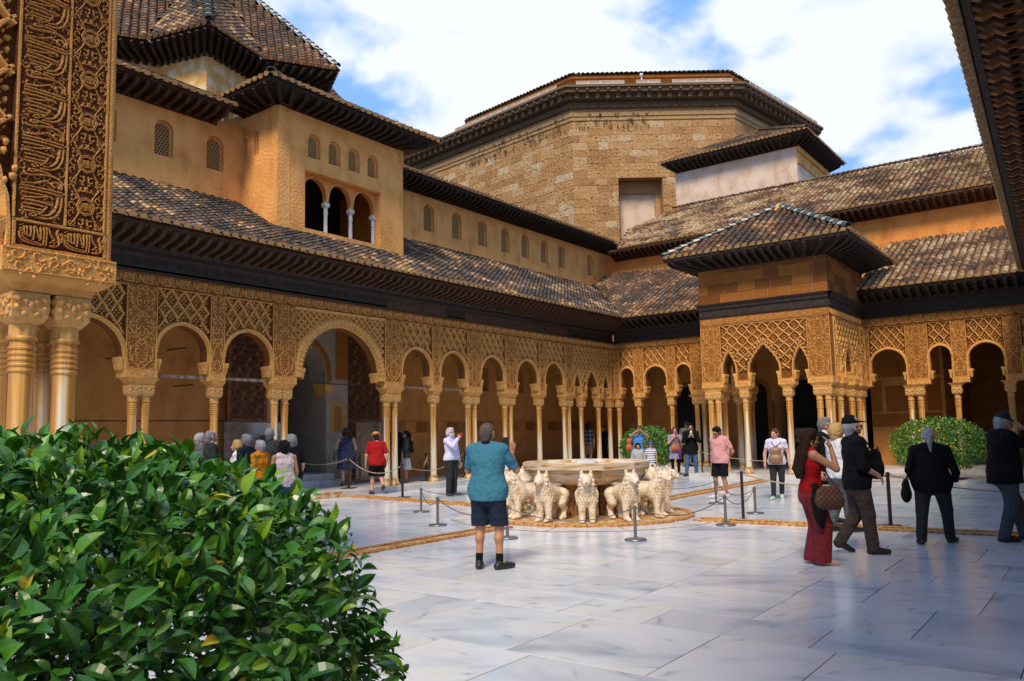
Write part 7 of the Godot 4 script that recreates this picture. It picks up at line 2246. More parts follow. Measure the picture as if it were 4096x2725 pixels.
		if sl > 0:
			for q in [[SL, AL], [SR, AR]]:
				s = Solid.new()
				var S0: Vector3 = q[0]; var E0: Vector3 = q[1][0]; var W0: Vector3 = q[1][1]
				s.cap((S0 + Vector3(-signf(S0.x) * 0.012, 0.002, 0)) * H, E0 * H, (0.037 + g * 0.5) * H * (0.6 + 0.4 * w), 0.033 * H, 0.02)
				if sl == 1:
					var p := S0.lerp(E0, top.get("sl", 0.72))
					cut(s, p * H, (E0 - S0).normalized())
				else:
					s.cap(E0 * H, W0 * H, 0.032 * H, 0.025 * H, 0.02)
					s.cap((E0.lerp(S0, 0.2) + Vector3(0, 0, 0.01)) * H, (E0.lerp(W0, 0.25) + Vector3(0, 0, 0.012)) * H, 0.026 * H, 0.024 * H, 0.02)
					cut(s, E0.lerp(W0, top.get("sl", 0.95)) * H, (W0 - E0).normalized())
				s.mesh_into(mb, cell * 0.85)
		part(o, top.get("nm", "shirt"), mb.mesh(), M[top.m])
	var bot: Dictionary = sp.get("bot", {})
	if bot.size():
		mb = MB.new()
		var ty: String = bot.ty
		s = Solid.new()
		if ty == "skirt":
			var hem: float = bot.hem
			s.cap(Vector3(0, hem - 0.06, 0.0) * H, Vector3(0, 0.6, 0) * H, (0.105 * w + bot.get("flare", 0.02)) * H, 0.086 * w * H, 0.04, Z, 0.88)
			for i in 11:
				var a := TAU * i / 11.0
				var r: float = 0.10 * w + bot.get("flare", 0.02)
				s.cap(Vector3(sin(a) * r, hem - 0.03, cos(a) * r * 0.88) * H, Vector3(sin(a) * 0.075 * w, 0.56, cos(a) * 0.06 * w) * H, 0.02 * H, 0.006 * H, 0.02)
			cut(s, Vector3(0, hem, 0) * H, Vector3(0, -1, 0))
			s.mesh_into(mb, cell)
		else:
			s.cap(Vector3(-0.042 * w, 0.54, -0.008) * H, Vector3(0.042 * w, 0.54, -0.008) * H, (0.078 * w + 0.001) * H, (0.078 * w + 0.001) * H, 0.05, Z, 0.86)
			s.cap(Vector3(0, 0.56, 0) * H, Vector3(0, 0.585, 0) * H, (0.09 * w + 0.003) * H, (0.089 * w + 0.003) * H, 0.04, Z, 0.78)
			s.ball(Vector3(0.036 * w, 0.485, -0.03) * H, 0.058 * w * H, 0.05)
			s.ball(Vector3(-0.036 * w, 0.485, -0.03) * H, 0.058 * w * H, 0.05)
			var hem: float = bot.get("hem", 0.05)
			var lg: float = bot.get("loose", 0.008)
			for q in [[LL, 0.052], [LR, -0.052]]:
				var hip := Vector3(q[1] * w, 0.51, -0.005)
				var K: Vector3 = q[0][0]; var A: Vector3 = q[0][1]
				s.cap(hip * H, K * H, (0.06 + lg * 0.4) * H * (0.5 + 0.5 * w), (0.037 + lg) * H, 0.03)
				if ty == "trousers":
					s.cap(K * H, (A + Vector3(0, -0.015, 0)) * H, (0.036 + lg) * H, (0.025 + lg * bot.get("wide", 1.0)) * H, 0.02)
					for i in 4:
						var p := K.lerp(A, 0.55 + 0.13 * i)
						s.cap((p + Vector3(0.02, 0.008, 0.016)) * H, (p + Vector3(-0.02, -0.006, 0.02)) * H, (0.012 + lg) * H, (0.009 + lg) * H, 0.015)
					s.cap((K + Vector3(-0.02, 0.02, -0.02)) * H, (K + Vector3(0.02, 0.0, -0.022)) * H, (0.016 + lg) * H, (0.012 + lg) * H, 0.015)
				else:
					s.cap(K.lerp(hip, 0.3) * H, K.lerp(hip, -0.06) * H, (0.044 + lg) * H * (0.6 + 0.4 * w), (0.043 + lg) * H * (0.6 + 0.4 * w), 0.02)
			if ty == "shorts": cut(s, Vector3(0, hem, 0) * H, Vector3(0, -1, 0))
			elif not bot.get("nocut", false): cut(s, Vector3(0, 0.022, 0) * H, Vector3(0, -1, 0))
			s.mesh_into(mb, cell)
		part(o, bot.get("nm", ty), mb.mesh(), M[bot.m])
	if sp.has("dress"):
		var d: Dictionary = sp.dress
		mb = MB.new()
		s = Solid.new()
		torso.call(s, 0.007, 0.5, sp.get("belly", 0.0))
		s.cap(Vector3(0, d.hem - 0.06, 0.0) * H, Vector3(0, 0.6, 0) * H, (0.105 * w + d.get("flare", 0.02)) * H, 0.088 * w * H, 0.04, Z, 0.88)
		for i in 12:
			var a := TAU * i / 12.0
			var r: float = 0.10 * w + d.get("flare", 0.02)
			s.cap(Vector3(sin(a) * r, d.hem - 0.03, cos(a) * r * 0.88) * H, Vector3(sin(a) * 0.075 * w, 0.58, cos(a) * 0.06 * w) * H, 0.021 * H, 0.006 * H, 0.02)
		cut(s, Vector3(0, d.hem, 0) * H, Vector3(0, -1, 0))
		cut(s, (bend.call(Vector3(0, 0.835, 0.0)) as Vector3) * H, Vector3(0, 1, 0.3).normalized())
		s.mesh_into(mb, cell)
		if d.get("sleeve", 0) > 0:
			for q in [[SL, AL], [SR, AR]]:
				s = Solid.new()
				s.cap(q[0] * H, q[1][0] * H, 0.042 * H, 0.038 * H, 0.02)
				cut(s, (q[0] as Vector3).lerp(q[1][0], 0.7) * H, ((q[1][0] as Vector3) - (q[0] as Vector3)).normalized())
				s.mesh_into(mb, cell)
		part(o, "dress", mb.mesh(), M[d.m])
	# ---- socks and shoes
	var shoe: String = sp.get("shoe", "shoe_black")
	for q in [LL, LR]:
		var A: Vector3 = q[1]; var t: Vector3 = q[2]
		var f := Vector3(t.x, t.y, t.z).normalized()
		s = Solid.new()
		mb = MB.new()
		var hl := A + Vector3(0, -0.022, 0) - f * 0.018
		s.cap(hl * H, (hl + f * 0.065) * H, 0.0265 * H, 0.027 * H, 0.02)
		s.cap((hl + f * 0.05) * H, (hl + f * 0.125 + Vector3(0, -0.003, 0)) * H, 0.027 * H, 0.02 * H, 0.02)
		s.cap((A + Vector3(0, -0.01, 0)) * H, (A + Vector3(0, 0.006, 0)) * H, 0.026 * H, 0.0255 * H, 0.01)
		var fy := minf(hl.y, (hl + f * 0.125).y) - 0.0235
		cut(s, (hl + Vector3(0, -0.0225, 0)) * H, Vector3(0, -1, 0) + f * f.y if absf(f.y) < 0.05 else (Vector3(0, -1, 0) + f * f.y).normalized())
		s.mesh_into(mb, minf(cell, 0.012))
		part(o, "shoe", mb.mesh(), M[shoe])
		if sp.has("sock"):
			s = Solid.new(); mb = MB.new()
			s.cap(A * H, A.lerp(q[0], 0.22) * H, 0.0245 * H, 0.026 * H, 0.01)
			s.mesh_into(mb, minf(cell, 0.012))
			part(o, "sock", mb.mesh(), M[sp.sock])
	# ---- hair
	if sp.has("hair"):
		var hs: String = sp.get("style", "short")
		s = Solid.new(); mb = MB.new()
		var hc := cell * 0.55
		if hs in ["short", "buzz", "bald", "bob", "long", "pony", "curly", "wild"]:
			var g: float = {"short": 0.008, "buzz": 0.0035, "bald": 0.005, "bob": 0.012, "long": 0.010, "pony": 0.006, "curly": 0.02, "wild": 0.012}[hs]
			s.ball(hd.call(Vector3(0, 0.938, -0.011)), (0.056 + g) * H, 0.01, X, 0.84)
			if hs in ["short", "bob", "long", "wild", "curly"]: s.cap(hd.call(Vector3(-0.02, 0.975, 0.015)), hd.call(Vector3(0.02, 0.975, 0.015)), (0.022 + g * 0.5) * H, (0.022 + g * 0.5) * H, 0.02)
			s.cap(hd.call(Vector3(0, 0.92, -0.03)), hd.call(Vector3(0, 0.885, -0.025)), (0.036 + g) * H, (0.028 + g) * H, 0.02, X, 1.05)
			if hs == "bob" or hs == "wild":
				for t: float in [-1.0, 1.0]: s.chain([hd.call(Vector3(t * 0.042, 0.945, 0.0)), hd.call(Vector3(t * 0.05, 0.91, -0.012)), hd.call(Vector3(t * 0.045, 0.872 if hs == "bob" else 0.885, -0.02))], [0.022 * H, 0.024 * H, 0.018 * H], 0.02)
			if hs == "long":
				for t: float in [-1.0, -0.4, 0.4, 1.0]:
					s.chain([hd.call(Vector3(t * 0.04, 0.945, -0.015)), hd.call(Vector3(t * 0.05, 0.88, -0.035)), (bend.call(Vector3(t * 0.07, 0.8, -0.06)) as Vector3) * H, (bend.call(Vector3(t * 0.075 + 0.008, 0.70, -0.085)) as Vector3) * H, (bend.call(Vector3(t * 0.06, sp.get("hairlen", 0.62), -0.08)) as Vector3) * H], [0.024 * H, 0.026 * H, 0.025 * H, 0.022 * H, 0.008 * H], 0.012)
			if hs == "pony":
				s.chain([hd.call(Vector3(0, 0.945, -0.06)), hd.call(Vector3(0.0, 0.93, -0.082)), hd.call(Vector3(0.006, 0.88, -0.08)), hd.call(Vector3(0.0, sp.get("hairlen", 0.82), -0.07))], [0.014 * H, 0.02 * H, 0.022 * H, 0.008 * H], 0.01)
			if hs == "curly":
				var r := RandomNumberGenerator.new()
				r.seed = 40 + int(sp.pos.x * -10)
				for i in 46:
					var d := Vector3(r.randfn(), r.randfn() + 0.4, r.randfn() - 0.5).normalized()
					if d.y < -0.55: continue
					s.ball(hd.call(Vector3(0, 0.932, -0.012) + Vector3(d.x * 0.062, d.y * 0.066, d.z * 0.066)), r.randf_range(0.009, 0.016) * H, 0.006)
			# open the face
			var fl: float = {"short": 0.968, "buzz": 0.972, "bald": 0.96, "bob": 0.962, "long": 0.968, "pony": 0.97, "curly": 0.965, "wild": 0.97}[hs]
			s.pr.append([hd.call(Vector3(0, fl - 0.052, 0.075)), hd.call(Vector3(0, 0.86, 0.07)), 0.058 * H, 0.06 * H, 0.006, X, 0.72, true])
			if hs == "bald": s.pr.append([hd.call(Vector3(0, 0.998, 0.0)), hd.call(Vector3(0, 0.985, 0.05)), 0.036 * H, 0.04 * H, 0.006, Vector3.ZERO, 1.0, true])
			if hs in ["short", "buzz", "bald", "pony"]:
				for t: float in [-1.0, 1.0]: s.ball(hd.call(Vector3(t * 0.056, 0.905, 0.004)), 0.02 * H, 0.004, Vector3.ZERO, 1.0, true)
		s.mesh_into(mb, hc)
		part(o, "hair", mb.mesh(), M[sp.hair])
	if sp.has("beard"):
		s = Solid.new(); mb = MB.new()
		s.cap(hd.call(Vector3(0, 0.885, 0.04)), hd.call(Vector3(0, 0.868, 0.043)), 0.03 * H, 0.02 * H, 0.02)
		for t: float in [-1.0, 1.0]: s.cap(hd.call(Vector3(t * 0.04, 0.91, 0.01)), hd.call(Vector3(t * 0.022, 0.88, 0.038)), 0.014 * H, 0.02 * H, 0.015)
		s.cap(hd.call(Vector3(-0.016, 0.9, 0.062)), hd.call(Vector3(0.016, 0.9, 0.062)), 0.007 * H, 0.007 * H, 0.005)
		s.ball(hd.call(Vector3(0, 0.8935, 0.073)), 0.009 * H, 0.003, Vector3.ZERO, 1.0, true)
		s.mesh_into(mb, 0.006)
		part(o, "beard", mb.mesh(), M[sp.beard])
	# ---- hats, glasses, mask
	if sp.has("hat"):
		mb = MB.new()
		var hm: Array = sp.hat    # style, material
		var HB := Transform3D(hb, hd.call(Vector3(0, 0.955, -0.008)))
		if hm[0] == "cap":
			s = Solid.new()
			s.ball(Vector3(0, 0.0, -0.002) * H, 0.063 * H, 0.01, Vector3(1, 0, 0), 0.86)
			s.cap(Vector3(0, 0.004, 0.04) * H, Vector3(0, -0.004, 0.095) * H, 0.04 * H, 0.03 * H, 0.006, Vector3(0, 1, 0), 0.16)
			cut(s, Vector3(0, -0.008, 0) * H, Vector3(0, -1, 0.0))
			var t2 := MB.new()
			s.mesh_into(t2, 0.008)
			part(o, "cap", t2.mesh(), M[hm[1]], HB)
		else:
			var br: float = 0.105 if hm[0] == "brim" else 0.085
			mb.lathe(Transform3D(Basis.from_scale(Vector3(0.9, 1, 1)), Vector3.ZERO), [[br * H, 0.006 * H], [br * 0.97 * H, 0.012 * H], [0.064 * H, 0.0], [0.062 * H, 0.03 * H], [0.055 * H, 0.052 * H], [0.03 * H, 0.06 * H], [0.0, 0.052 * H]], 22)
			mb.lathe(Transform3D(Basis.from_scale(Vector3(0.9, 1, 1)), Vector3.ZERO), [[0.0, -0.004 * H], [0.064 * H, -0.004 * H], [br * H, 0.004 * H], [br * H, 0.006 * H]], 22)
			part(o, "hat", mb.mesh(), M[hm[1]], HB * Transform3D(Basis(Vector3(1, 0, 0), -0.12), Vector3(0, 0.0, -0.004 * H)))
	if sp.has("glasses"):
		mb = MB.new()
		for t: float in [-1.0, 1.0]:
			var c := Vector3(t * 0.02, 0.922, 0.062)
			if sp.glasses == "dark": mb.blob(Transform3D(Basis(hb.x * 0.0155 * H, hb.z * 0.006 * H, -hb.y * 0.0125 * H), hd.call(c)), 10, 2)
			else:
				var p := PackedVector3Array()
				for i in 11: p.append(hd.call(c + Vector3(cos(i * TAU / 10.0) * 0.0145, sin(i * TAU / 10.0) * 0.011, 0.002)))
				mb.tube(p, 0.0012 * H, 5)
			mb.tube(PackedVector3Array([hd.call(c + Vector3(t * 0.014, 0.003, 0)), hd.call(Vector3(t * 0.046, 0.925, 0.03)), hd.call(Vector3(t * 0.049, 0.922, -0.008))]), 0.0014 * H, 5)
		mb.tube(PackedVector3Array([hd.call(Vector3(-0.006, 0.924, 0.067)), hd.call(Vector3(0.006, 0.924, 0.067))]), 0.0014 * H, 5)
		part(o, "glasses", mb.mesh(), M.lens)
	if sp.has("mask"):
		s = Solid.new(); mb = MB.new()
		s.cap(hd.call(Vector3(0, 0.908, 0.052)), hd.call(Vector3(0, 0.886, 0.046)), 0.024 * H, 0.022 * H, 0.02, X, 1.15)
		s.mesh_into(mb, 0.007)
		for t: float in [-1.0, 1.0]: mb.tube(PackedVector3Array([hd.call(Vector3(t * 0.022, 0.905, 0.05)), hd.call(Vector3(t * 0.05, 0.915, 0.0))]), 0.001 * H, 4)
		part(o, "face_mask", mb.mesh(), M.mask_white)
	return o

# things held or carried: placed in the frame of their owner, top-level all the same
func held(o: Node3D, nm: String, mesh: Mesh, m: String, label: String, cat: String, x: Transform3D) -> MeshInstance3D:
	return single(nm, mesh, M[m], label, cat, "", o.transform * x)

func at(v: Vector3, h: float) -> Vector3:
	return v * h

func phone(o: Node3D, p: Vector3, turn: Basis, m: String, label: String) -> void:
	var mb := MB.new()
	mb.bbox(Transform3D(), Vector3(0.074, 0.152, 0.009), 0.003)
	mb.bbox(Transform3D(Basis(Vector3.UP, PI), Vector3(0, 0, -0.002)), Vector3(0.074, 0.152, 0.009), 0.003)
	mb.lathe(Transform3D(Basis(Vector3(1, 0, 0), PI * 0.5), Vector3(0.02, 0.055, 0.004)), [[0.0, 0.003], [0.009, 0.003], [0.01, 0.0]], 8)
	held(o, "phone", mb.mesh(), m, label, "phone", Transform3D(turn, p))

func bag(o: Node3D, p: Vector3, sz: Vector3, m: String, nm: String, label: String, strap: Array = [], turn := Basis()) -> void:
	var s := Solid.new()
	var r := minf(sz.x, minf(sz.y, sz.z)) * 0.5
	var ax := Vector3(1, 0, 0) if sz.x <= sz.z else Vector3(0, 0, 1)
	var rr := minf(sz.y, maxf(sz.x, sz.z)) * 0.42
	var d := Vector3(0, 0, 1) if sz.x <= sz.z else Vector3(1, 0, 0)
	var hx := maxf(sz.x, sz.z) * 0.5 - rr * 0.8; var hy := sz.y * 0.5 - rr * 0.8
	s.cap(-d * hx - Vector3(0, hy, 0), d * hx - Vector3(0, hy, 0), rr, rr, 0.03, ax, r / rr)
	s.cap(-d * hx * 0.8 + Vector3(0, hy, 0), d * hx * 0.8 + Vector3(0, hy, 0), rr * 0.85, rr * 0.85, 0.03, ax, r / rr * 0.8)
	s.cap(-d * hx * 0.7 + Vector3(0, hy * 1.2, 0) + ax * r * 0.5, d * hx * 0.7 + Vector3(0, hy * 1.2, 0) + ax * r * 0.5, 0.02, 0.02, 0.02)
	var mb := MB.new()
	s.mesh_into(mb, 0.013)
	var b := held(o, nm, mb.mesh(), m, label, nm.replace("_", " "), Transform3D(turn, p))
	if strap.size():
		mb = MB.new()
		var inv := Transform3D(turn, p).affine_inverse()
		for st in strap:
			var pts := PackedVector3Array()
			for q in st: pts.append(inv * (q as Vector3))
			var c := Curve3D.new()
			for q in pts: c.add_point(q)
			mb.tube(pts, 0.011, 5)
		part(b, "strap", mb.mesh(), M[m] if m != "sparkle" else M.black_cloth)

func build_people() -> void:
	people_materials()
	var V := func(x: float, y: float, z: float) -> Vector3: return Vector3(x, y, z)
	var o: Node3D
	var mb: MB
	# man in the blue shirt, back to us
	o = person({"label": "man from behind in a blue T-shirt and dark shorts holding up a phone", "pos": Vector3(-6.12, 0, -7.57), "face": 18, "h": 1.75, "w": 1.12, "cell": 0.012, "skin": "skin_tan", "hp": 4.0, "hy": -10.0,
		"ra": [V.call(-0.185, 0.665, 0.07), V.call(-0.125, 0.765, 0.15)], "rh": [V.call(-0.12, 0.95, 0.1), V.call(0.75, 0.1, 0.6), 0.12], "la": [V.call(0.165, 0.665, 0.05), V.call(-0.005, 0.785, 0.19)], "lh": [V.call(-0.5, 0.7, 0.2), V.call(-0.3, 0.0, 0.9), 0.8],
		"ll": [V.call(0.066, 0.285, 0.012), V.call(0.068, 0.045, -0.015), V.call(0.025, 0, 0.1)], "lr": [V.call(-0.072, 0.285, 0.012), V.call(-0.078, 0.045, -0.01), V.call(-0.07, 0, 0.09)],
		"top": {"m": "tee_blue", "sleeve": 1, "sl": 0.86, "hem": 0.5, "g": 0.014, "folds": 7, "nm": "t_shirt"}, "bot": {"ty": "shorts", "m": "shorts_navy", "hem": 0.292, "loose": 0.017}, "sock": "black_cloth", "shoe": "shoe_black", "hair": "hair_stubble", "style": "buzz", "glasses": "clear"})
	phone(o, V.call(-0.062, 0.85, 0.21) * 1.75, Basis(Vector3.UP, 0.15), "black", "black phone held up by the man in the blue T-shirt")
	mb = MB.new()
	var pts := PackedVector3Array()
	for i in 13: pts.append(Vector3(sin(i * TAU / 12.0) * 0.068, 1.49 + 0.018 * cos(i * TAU / 12.0) * -1.0, cos(i * TAU / 12.0) * 0.075 - 0.01))
	mb.tube(pts, 0.012, 6)
	part(o, "neck_strap", mb.mesh(), M.black_cloth)
	# woman in red
	o = person({"label": "long-haired woman in a red top and red trousers, hand at her brow", "pos": Vector3(-2.97, 0, -9.8), "face": 92, "h": 1.6, "w": 0.98, "cell": 0.012, "skin": "skin_tan", "bust": 0.8, "hp": 8.0,
		"ra": [V.call(-0.125, 0.70, 0.15), V.call(-0.075, 0.855, 0.135)], "rh": [V.call(0.3, 0.9, -0.25), V.call(0.5, -0.1, -0.85), 0.35], "la": [V.call(0.135, 0.64, 0.03), V.call(0.1, 0.53, 0.13)],
		"ll": [V.call(0.055, 0.285, 0.05), V.call(0.055, 0.05, 0.0), V.call(0.01, 0.0, 0.1)], "lr": [V.call(-0.055, 0.285, 0.06), V.call(-0.055, 0.05, 0.035), V.call(-0.01, -0.01, 0.1)],
		"top": {"m": "red_top", "sleeve": 0, "hem": 0.56, "g": 0.007, "strap": false, "nm": "red_top"}, "bot": {"ty": "trousers", "m": "red_skirt", "loose": 0.026, "wide": 1.5}, "shoe": "shoe_pink", "hair": "hair_dark", "style": "long", "hairlen": 0.63, "glasses": "dark"})
	bag(o, V.call(-0.165, 0.50, 0.07) * 1.6, Vector3(0.13, 0.25, 0.31), "brown_check", "shoulder_bag", "brown checked shoulder bag at the hip of the woman in red", [[V.call(-0.15, 0.56, 0.14) * 1.6, V.call(-0.09, 0.66, 0.09) * 1.6, V.call(0.03, 0.8, 0.09) * 1.6], [V.call(-0.15, 0.56, 0.0) * 1.6, V.call(-0.13, 0.62, -0.05) * 1.6]])
	var s := Solid.new()
	s.chain([Vector3(-0.23, 0.93, -0.02), Vector3(-0.25, 0.75, -0.02), Vector3(-0.26, 0.58, -0.0), Vector3(-0.24, 0.47, 0.02)], [0.045, 0.07, 0.06, 0.03], 0.03, Vector3(1, 0, 0), 0.5)
	mb = MB.new(); s.mesh_into(mb, 0.014)
	held(o, "scarf", mb.mesh(), "black_cloth", "black scarf hanging over the bag of the woman in red", "scarf", Transform3D())
	mb = MB.new()
	mb.tube(PackedVector3Array([Vector3(-0.15, 1.3, 0.2), Vector3(-0.1, 1.305, 0.24), Vector3(-0.08, 1.31, 0.19), Vector3(-0.13, 1.31, 0.17), Vector3(-0.15, 1.3, 0.2)]), 0.008, 6)
	part(o, "bracelet", mb.mesh(), M.gold)
	mb = MB.new(); mb.blob(Transform3D(Basis(Vector3(0, 0, 0.016), Vector3(-0.008, 0, 0), Vector3(0, -0.016, 0)), Vector3(-0.082, 1.42, 0.0)), 8, 2)
	part(o, "earring", mb.mesh(), M.gold)
	# man in the black cap
	o = person({"label": "man in a black cap, black jacket and brown trousers walking right", "pos": Vector3(-2.72, 0, -10.92), "face": 92, "h": 1.74, "w": 1.06, "cell": 0.012, "skin": "skin_fair", "hp": -6.0, "lean": -0.03, "belly": 0.6,
		"ra": [V.call(-0.155, 0.635, -0.02), V.call(-0.1, 0.575, 0.105)], "rh": [V.call(0.25, -0.55, 0.65), V.call(0.6, -0.6, -0.3), 0.5], "la": [V.call(0.14, 0.66, 0.08), V.call(0.02, 0.69, 0.165)], "lh": [V.call(-0.35, -0.75, 0.3), V.call(0.0, -0.3, -0.9), 0.5],
		"ll": [V.call(0.055, 0.28, 0.0), V.call(0.055, 0.085, -0.14), V.call(0.0, -0.045, 0.09)], "lr": [V.call(-0.058, 0.285, 0.04), V.call(-0.058, 0.045, 0.06), V.call(-0.01, 0, 0.1)],
		"top": {"m": "black_cloth", "sleeve": 2, "sl": 0.35, "hem": 0.5, "g": 0.015, "collar": true, "folds": 6, "nm": "jacket"}, "bot": {"ty": "trousers", "m": "brown_trousers", "loose": 0.014}, "shoe": "shoe_black", "hair": "hair_silver", "style": "short", "hat": ["cap", "black_cloth"], "glasses": "dark"})
	bag(o, V.call(0.0, 0.655, 0.135) * 1.74, Vector3(0.34, 0.36, 0.15), "black_cloth", "shoulder_bag", "black bag worn on the chest of the man in the black cap", [[V.call(-0.06, 0.74, 0.11) * 1.74, V.call(-0.085, 0.845, 0.02) * 1.74, V.call(-0.09, 0.8, -0.07) * 1.74], [V.call(0.06, 0.74, 0.11) * 1.74, V.call(0.085, 0.845, 0.02) * 1.74]])
	# curly blonde woman
	o = person({"label": "woman with curly blonde hair, white shirt and grey trousers, behind the man in the cap", "pos": Vector3(-3.5, 0, -13.0), "face": 75, "h": 1.66, "w": 1.08, "cell": 0.014, "ra": [V.call(-0.15, 0.64, 0.0), V.call(-0.07, 0.65, 0.13)], "la": [V.call(0.15, 0.64, 0.02), V.call(0.06, 0.66, 0.14)],
		"ll": [V.call(0.05, 0.285, 0.02), V.call(0.05, 0.06, -0.1), V.call(0.01, -0.02, 0.1)], "lr": [V.call(-0.055, 0.285, 0.03), V.call(-0.055, 0.045, 0.05), V.call(-0.02, 0, 0.1)],
		"top": {"m": "white_cloth", "sleeve": 2, "hem": 0.53, "g": 0.011, "nm": "shirt"}, "bot": {"ty": "trousers", "m": "grey_trousers", "loose": 0.012}, "shoe": "shoe_black", "hair": "hair_blond", "style": "curly"})
	# man with lanyard
	o = person({"label": "grey-haired man in a black sweater with a green lanyard", "pos": Vector3(-4.0, 0, -14.1), "face": 150, "h": 1.78, "w": 1.04, "cell": 0.014, "skin": "skin_tan", "hp": 8.0,
		"top": {"m": "black_cloth", "sleeve": 2, "hem": 0.5, "g": 0.011, "nm": "sweater"}, "bot": {"ty": "trousers", "m": "black_cloth"}, "hair": "hair_grey", "style": "short"})
	mb = MB.new()
	mb.tube(PackedVector3Array([Vector3(-0.06, 1.5, 0.0), Vector3(-0.07, 1.44, 0.075), Vector3(-0.03, 1.3, 0.15), Vector3(0.0, 1.12, 0.16), Vector3(0.03, 1.3, 0.15), Vector3(0.07, 1.44, 0.075), Vector3(0.06, 1.5, 0.0)]), 0.01, 5)
	part(o, "lanyard", mb.mesh(), M.lanyard)
	s = Solid.new(); mb = MB.new()
	s.cap(Vector3(0, 1.47, 0.0), Vector3(0, 1.52, 0.012), 0.075, 0.068, 0.01); s.mesh_into(mb, 0.014)
	part(o, "collar", mb.mesh(), M.white_cloth)
	# woman in the black hoodie
	o = person({"label": "silver-haired woman in a black hoodie seen from behind on the right", "pos": Vector3(-2.1, 0, -12.32), "face": 28, "h": 1.57, "w": 1.3, "cell": 0.012, "hy": 8.0,
		"la": [V.call(0.175, 0.63, -0.02), V.call(0.15, 0.53, 0.1)], "ra": [V.call(-0.19, 0.61, -0.03), V.call(-0.185, 0.535, 0.11)], "rh": [V.call(-0.1, 0.35, 0.8), V.call(0.8, 0, -0.2), 0.5],
		"ll": [V.call(0.09, 0.28, -0.05), V.call(0.105, 0.05, -0.14), V.call(0.03, -0.01, 0.1)], "lr": [V.call(-0.1, 0.285, 0.06), V.call(-0.115, 0.045, 0.1), V.call(-0.05, 0, 0.1)],
		"top": {"m": "black_cloth", "sleeve": 2, "hem": 0.475, "g": 0.014, "hood": true, "nm": "hoodie"}, "bot": {"ty": "trousers", "m": "charcoal", "loose": 0.014}, "shoe": "shoe_black", "hair": "hair_silver", "style": "pony", "hairlen": 0.79})
	bag(o, V.call(0.205, 0.46, -0.04) * 1.57, Vector3(0.14, 0.3, 0.28), "black_cloth", "shoulder_bag", "black shoulder bag at the left hip of the silver-haired woman", [[V.call(0.2, 0.53, -0.08) * 1.57, V.call(0.17, 0.66, -0.085) * 1.57, V.call(0.11, 0.835, -0.04) * 1.57, V.call(0.1, 0.84, 0.02) * 1.57]])
	mb = MB.new(); mb.tube(PackedVector3Array([Vector3(-0.02, 1.475, -0.115), Vector3(0.0, 1.455, -0.13), Vector3(0.02, 1.475, -0.115), Vector3(0, 1.495, -0.105), Vector3(-0.02, 1.475, -0.115)]), 0.008, 5)
	part(o, "hair_tie", mb.mesh(), M.black_cloth)
	# man at the right edge
	o = person({"label": "man at the right edge in a cap and bulky black jacket, hand on face", "pos": Vector3(-1.3, 0, -13.05), "face": 95, "h": 1.76, "w": 1.2, "cell": 0.012, "hp": 18.0, "belly": 0.4,
		"ra": [V.call(-0.15, 0.725, 0.15), V.call(-0.06, 0.865, 0.125)], "rh": [V.call(0.2, 0.85, -0.3), V.call(0.5, 0.0, -0.8), 0.9], "la": [V.call(0.15, 0.66, 0.06), V.call(0.05, 0.72, 0.15)],
		"ll": [V.call(0.06, 0.285, 0.1), V.call(0.06, 0.045, 0.14), V.call(0.01, 0, 0.1)], "lr": [V.call(-0.065, 0.285, 0.0), V.call(-0.065, 0.045, -0.08), V.call(-0.02, 0, 0.1)],
		"top": {"m": "black_cloth", "sleeve": 2, "hem": 0.48, "g": 0.022, "flare": 0.012, "hood": true, "nm": "jacket"}, "bot": {"ty": "trousers", "m": "dark_grey_jeans", "loose": 0.014}, "shoe": "shoe_black", "hair": "hair_silver", "style": "short", "hat": ["cap", "charcoal"], "glasses": "clear"})
	# man in pink
	o = person({"label": "man in a pink T-shirt and black shorts looking down, hands behind his back", "pos": Vector3(-7.48, 0, -17.88), "face": 232, "h": 1.69, "w": 1.14, "cell": 0.014, "skin": "skin_tan", "hp": 34.0, "belly": 0.5,
		"ra": [V.call(-0.17, 0.64, -0.07), V.call(-0.045, 0.54, -0.12)], "la": [V.call(0.17, 0.64, -0.07), V.call(0.045, 0.55, -0.125)], "ll": [V.call(0.06, 0.285, 0.0), V.call(0.06, 0.05, -0.06), V.call(0.02, -0.01, 0.1)], "lr": [V.call(-0.06, 0.285, 0.03), V.call(-0.06, 0.045, 0.03), V.call(-0.02, 0, 0.1)],
		"top": {"m": "pink_cloth", "sleeve": 1, "hem": 0.51, "g": 0.011, "nm": "t_shirt"}, "bot": {"ty": "shorts", "m": "black_cloth", "hem": 0.3, "loose": 0.014}, "shoe": "shoe_white", "hair": "hair_black", "style": "short", "glasses": "dark"})
	# woman with a backpack on her chest
	o = person({"label": "woman with an auburn ponytail, white T-shirt and green shoes, looking to the left", "pos": Vector3(-6.22, 0, -18.12), "face": 195, "h": 1.6, "w": 1.0, "cell": 0.014, "bust": 0.7, "hy": -40.0, "hp": 10.0,
		"ra": [V.call(-0.16, 0.635, -0.02), V.call(-0.165, 0.49, 0.03)], "la": [V.call(0.16, 0.635, -0.02), V.call(0.165, 0.49, 0.03)],
		"ll": [V.call(0.055, 0.285, -0.01), V.call(0.05, 0.075, -0.09), V.call(0.0, -0.04, 0.09)], "lr": [V.call(-0.06, 0.285, 0.03), V.call(-0.07, 0.045, 0.05), V.call(-0.04, 0, 0.1)],
		"top": {"m": "lilac_white", "sleeve": 1, "sl": 0.5, "hem": 0.52, "g": 0.009, "nm": "t_shirt"}, "bot": {"ty": "trousers", "m": "charcoal", "loose": 0.004}, "shoe": "shoe_mint", "hair": "hair_auburn", "style": "pony", "hairlen": 0.77})
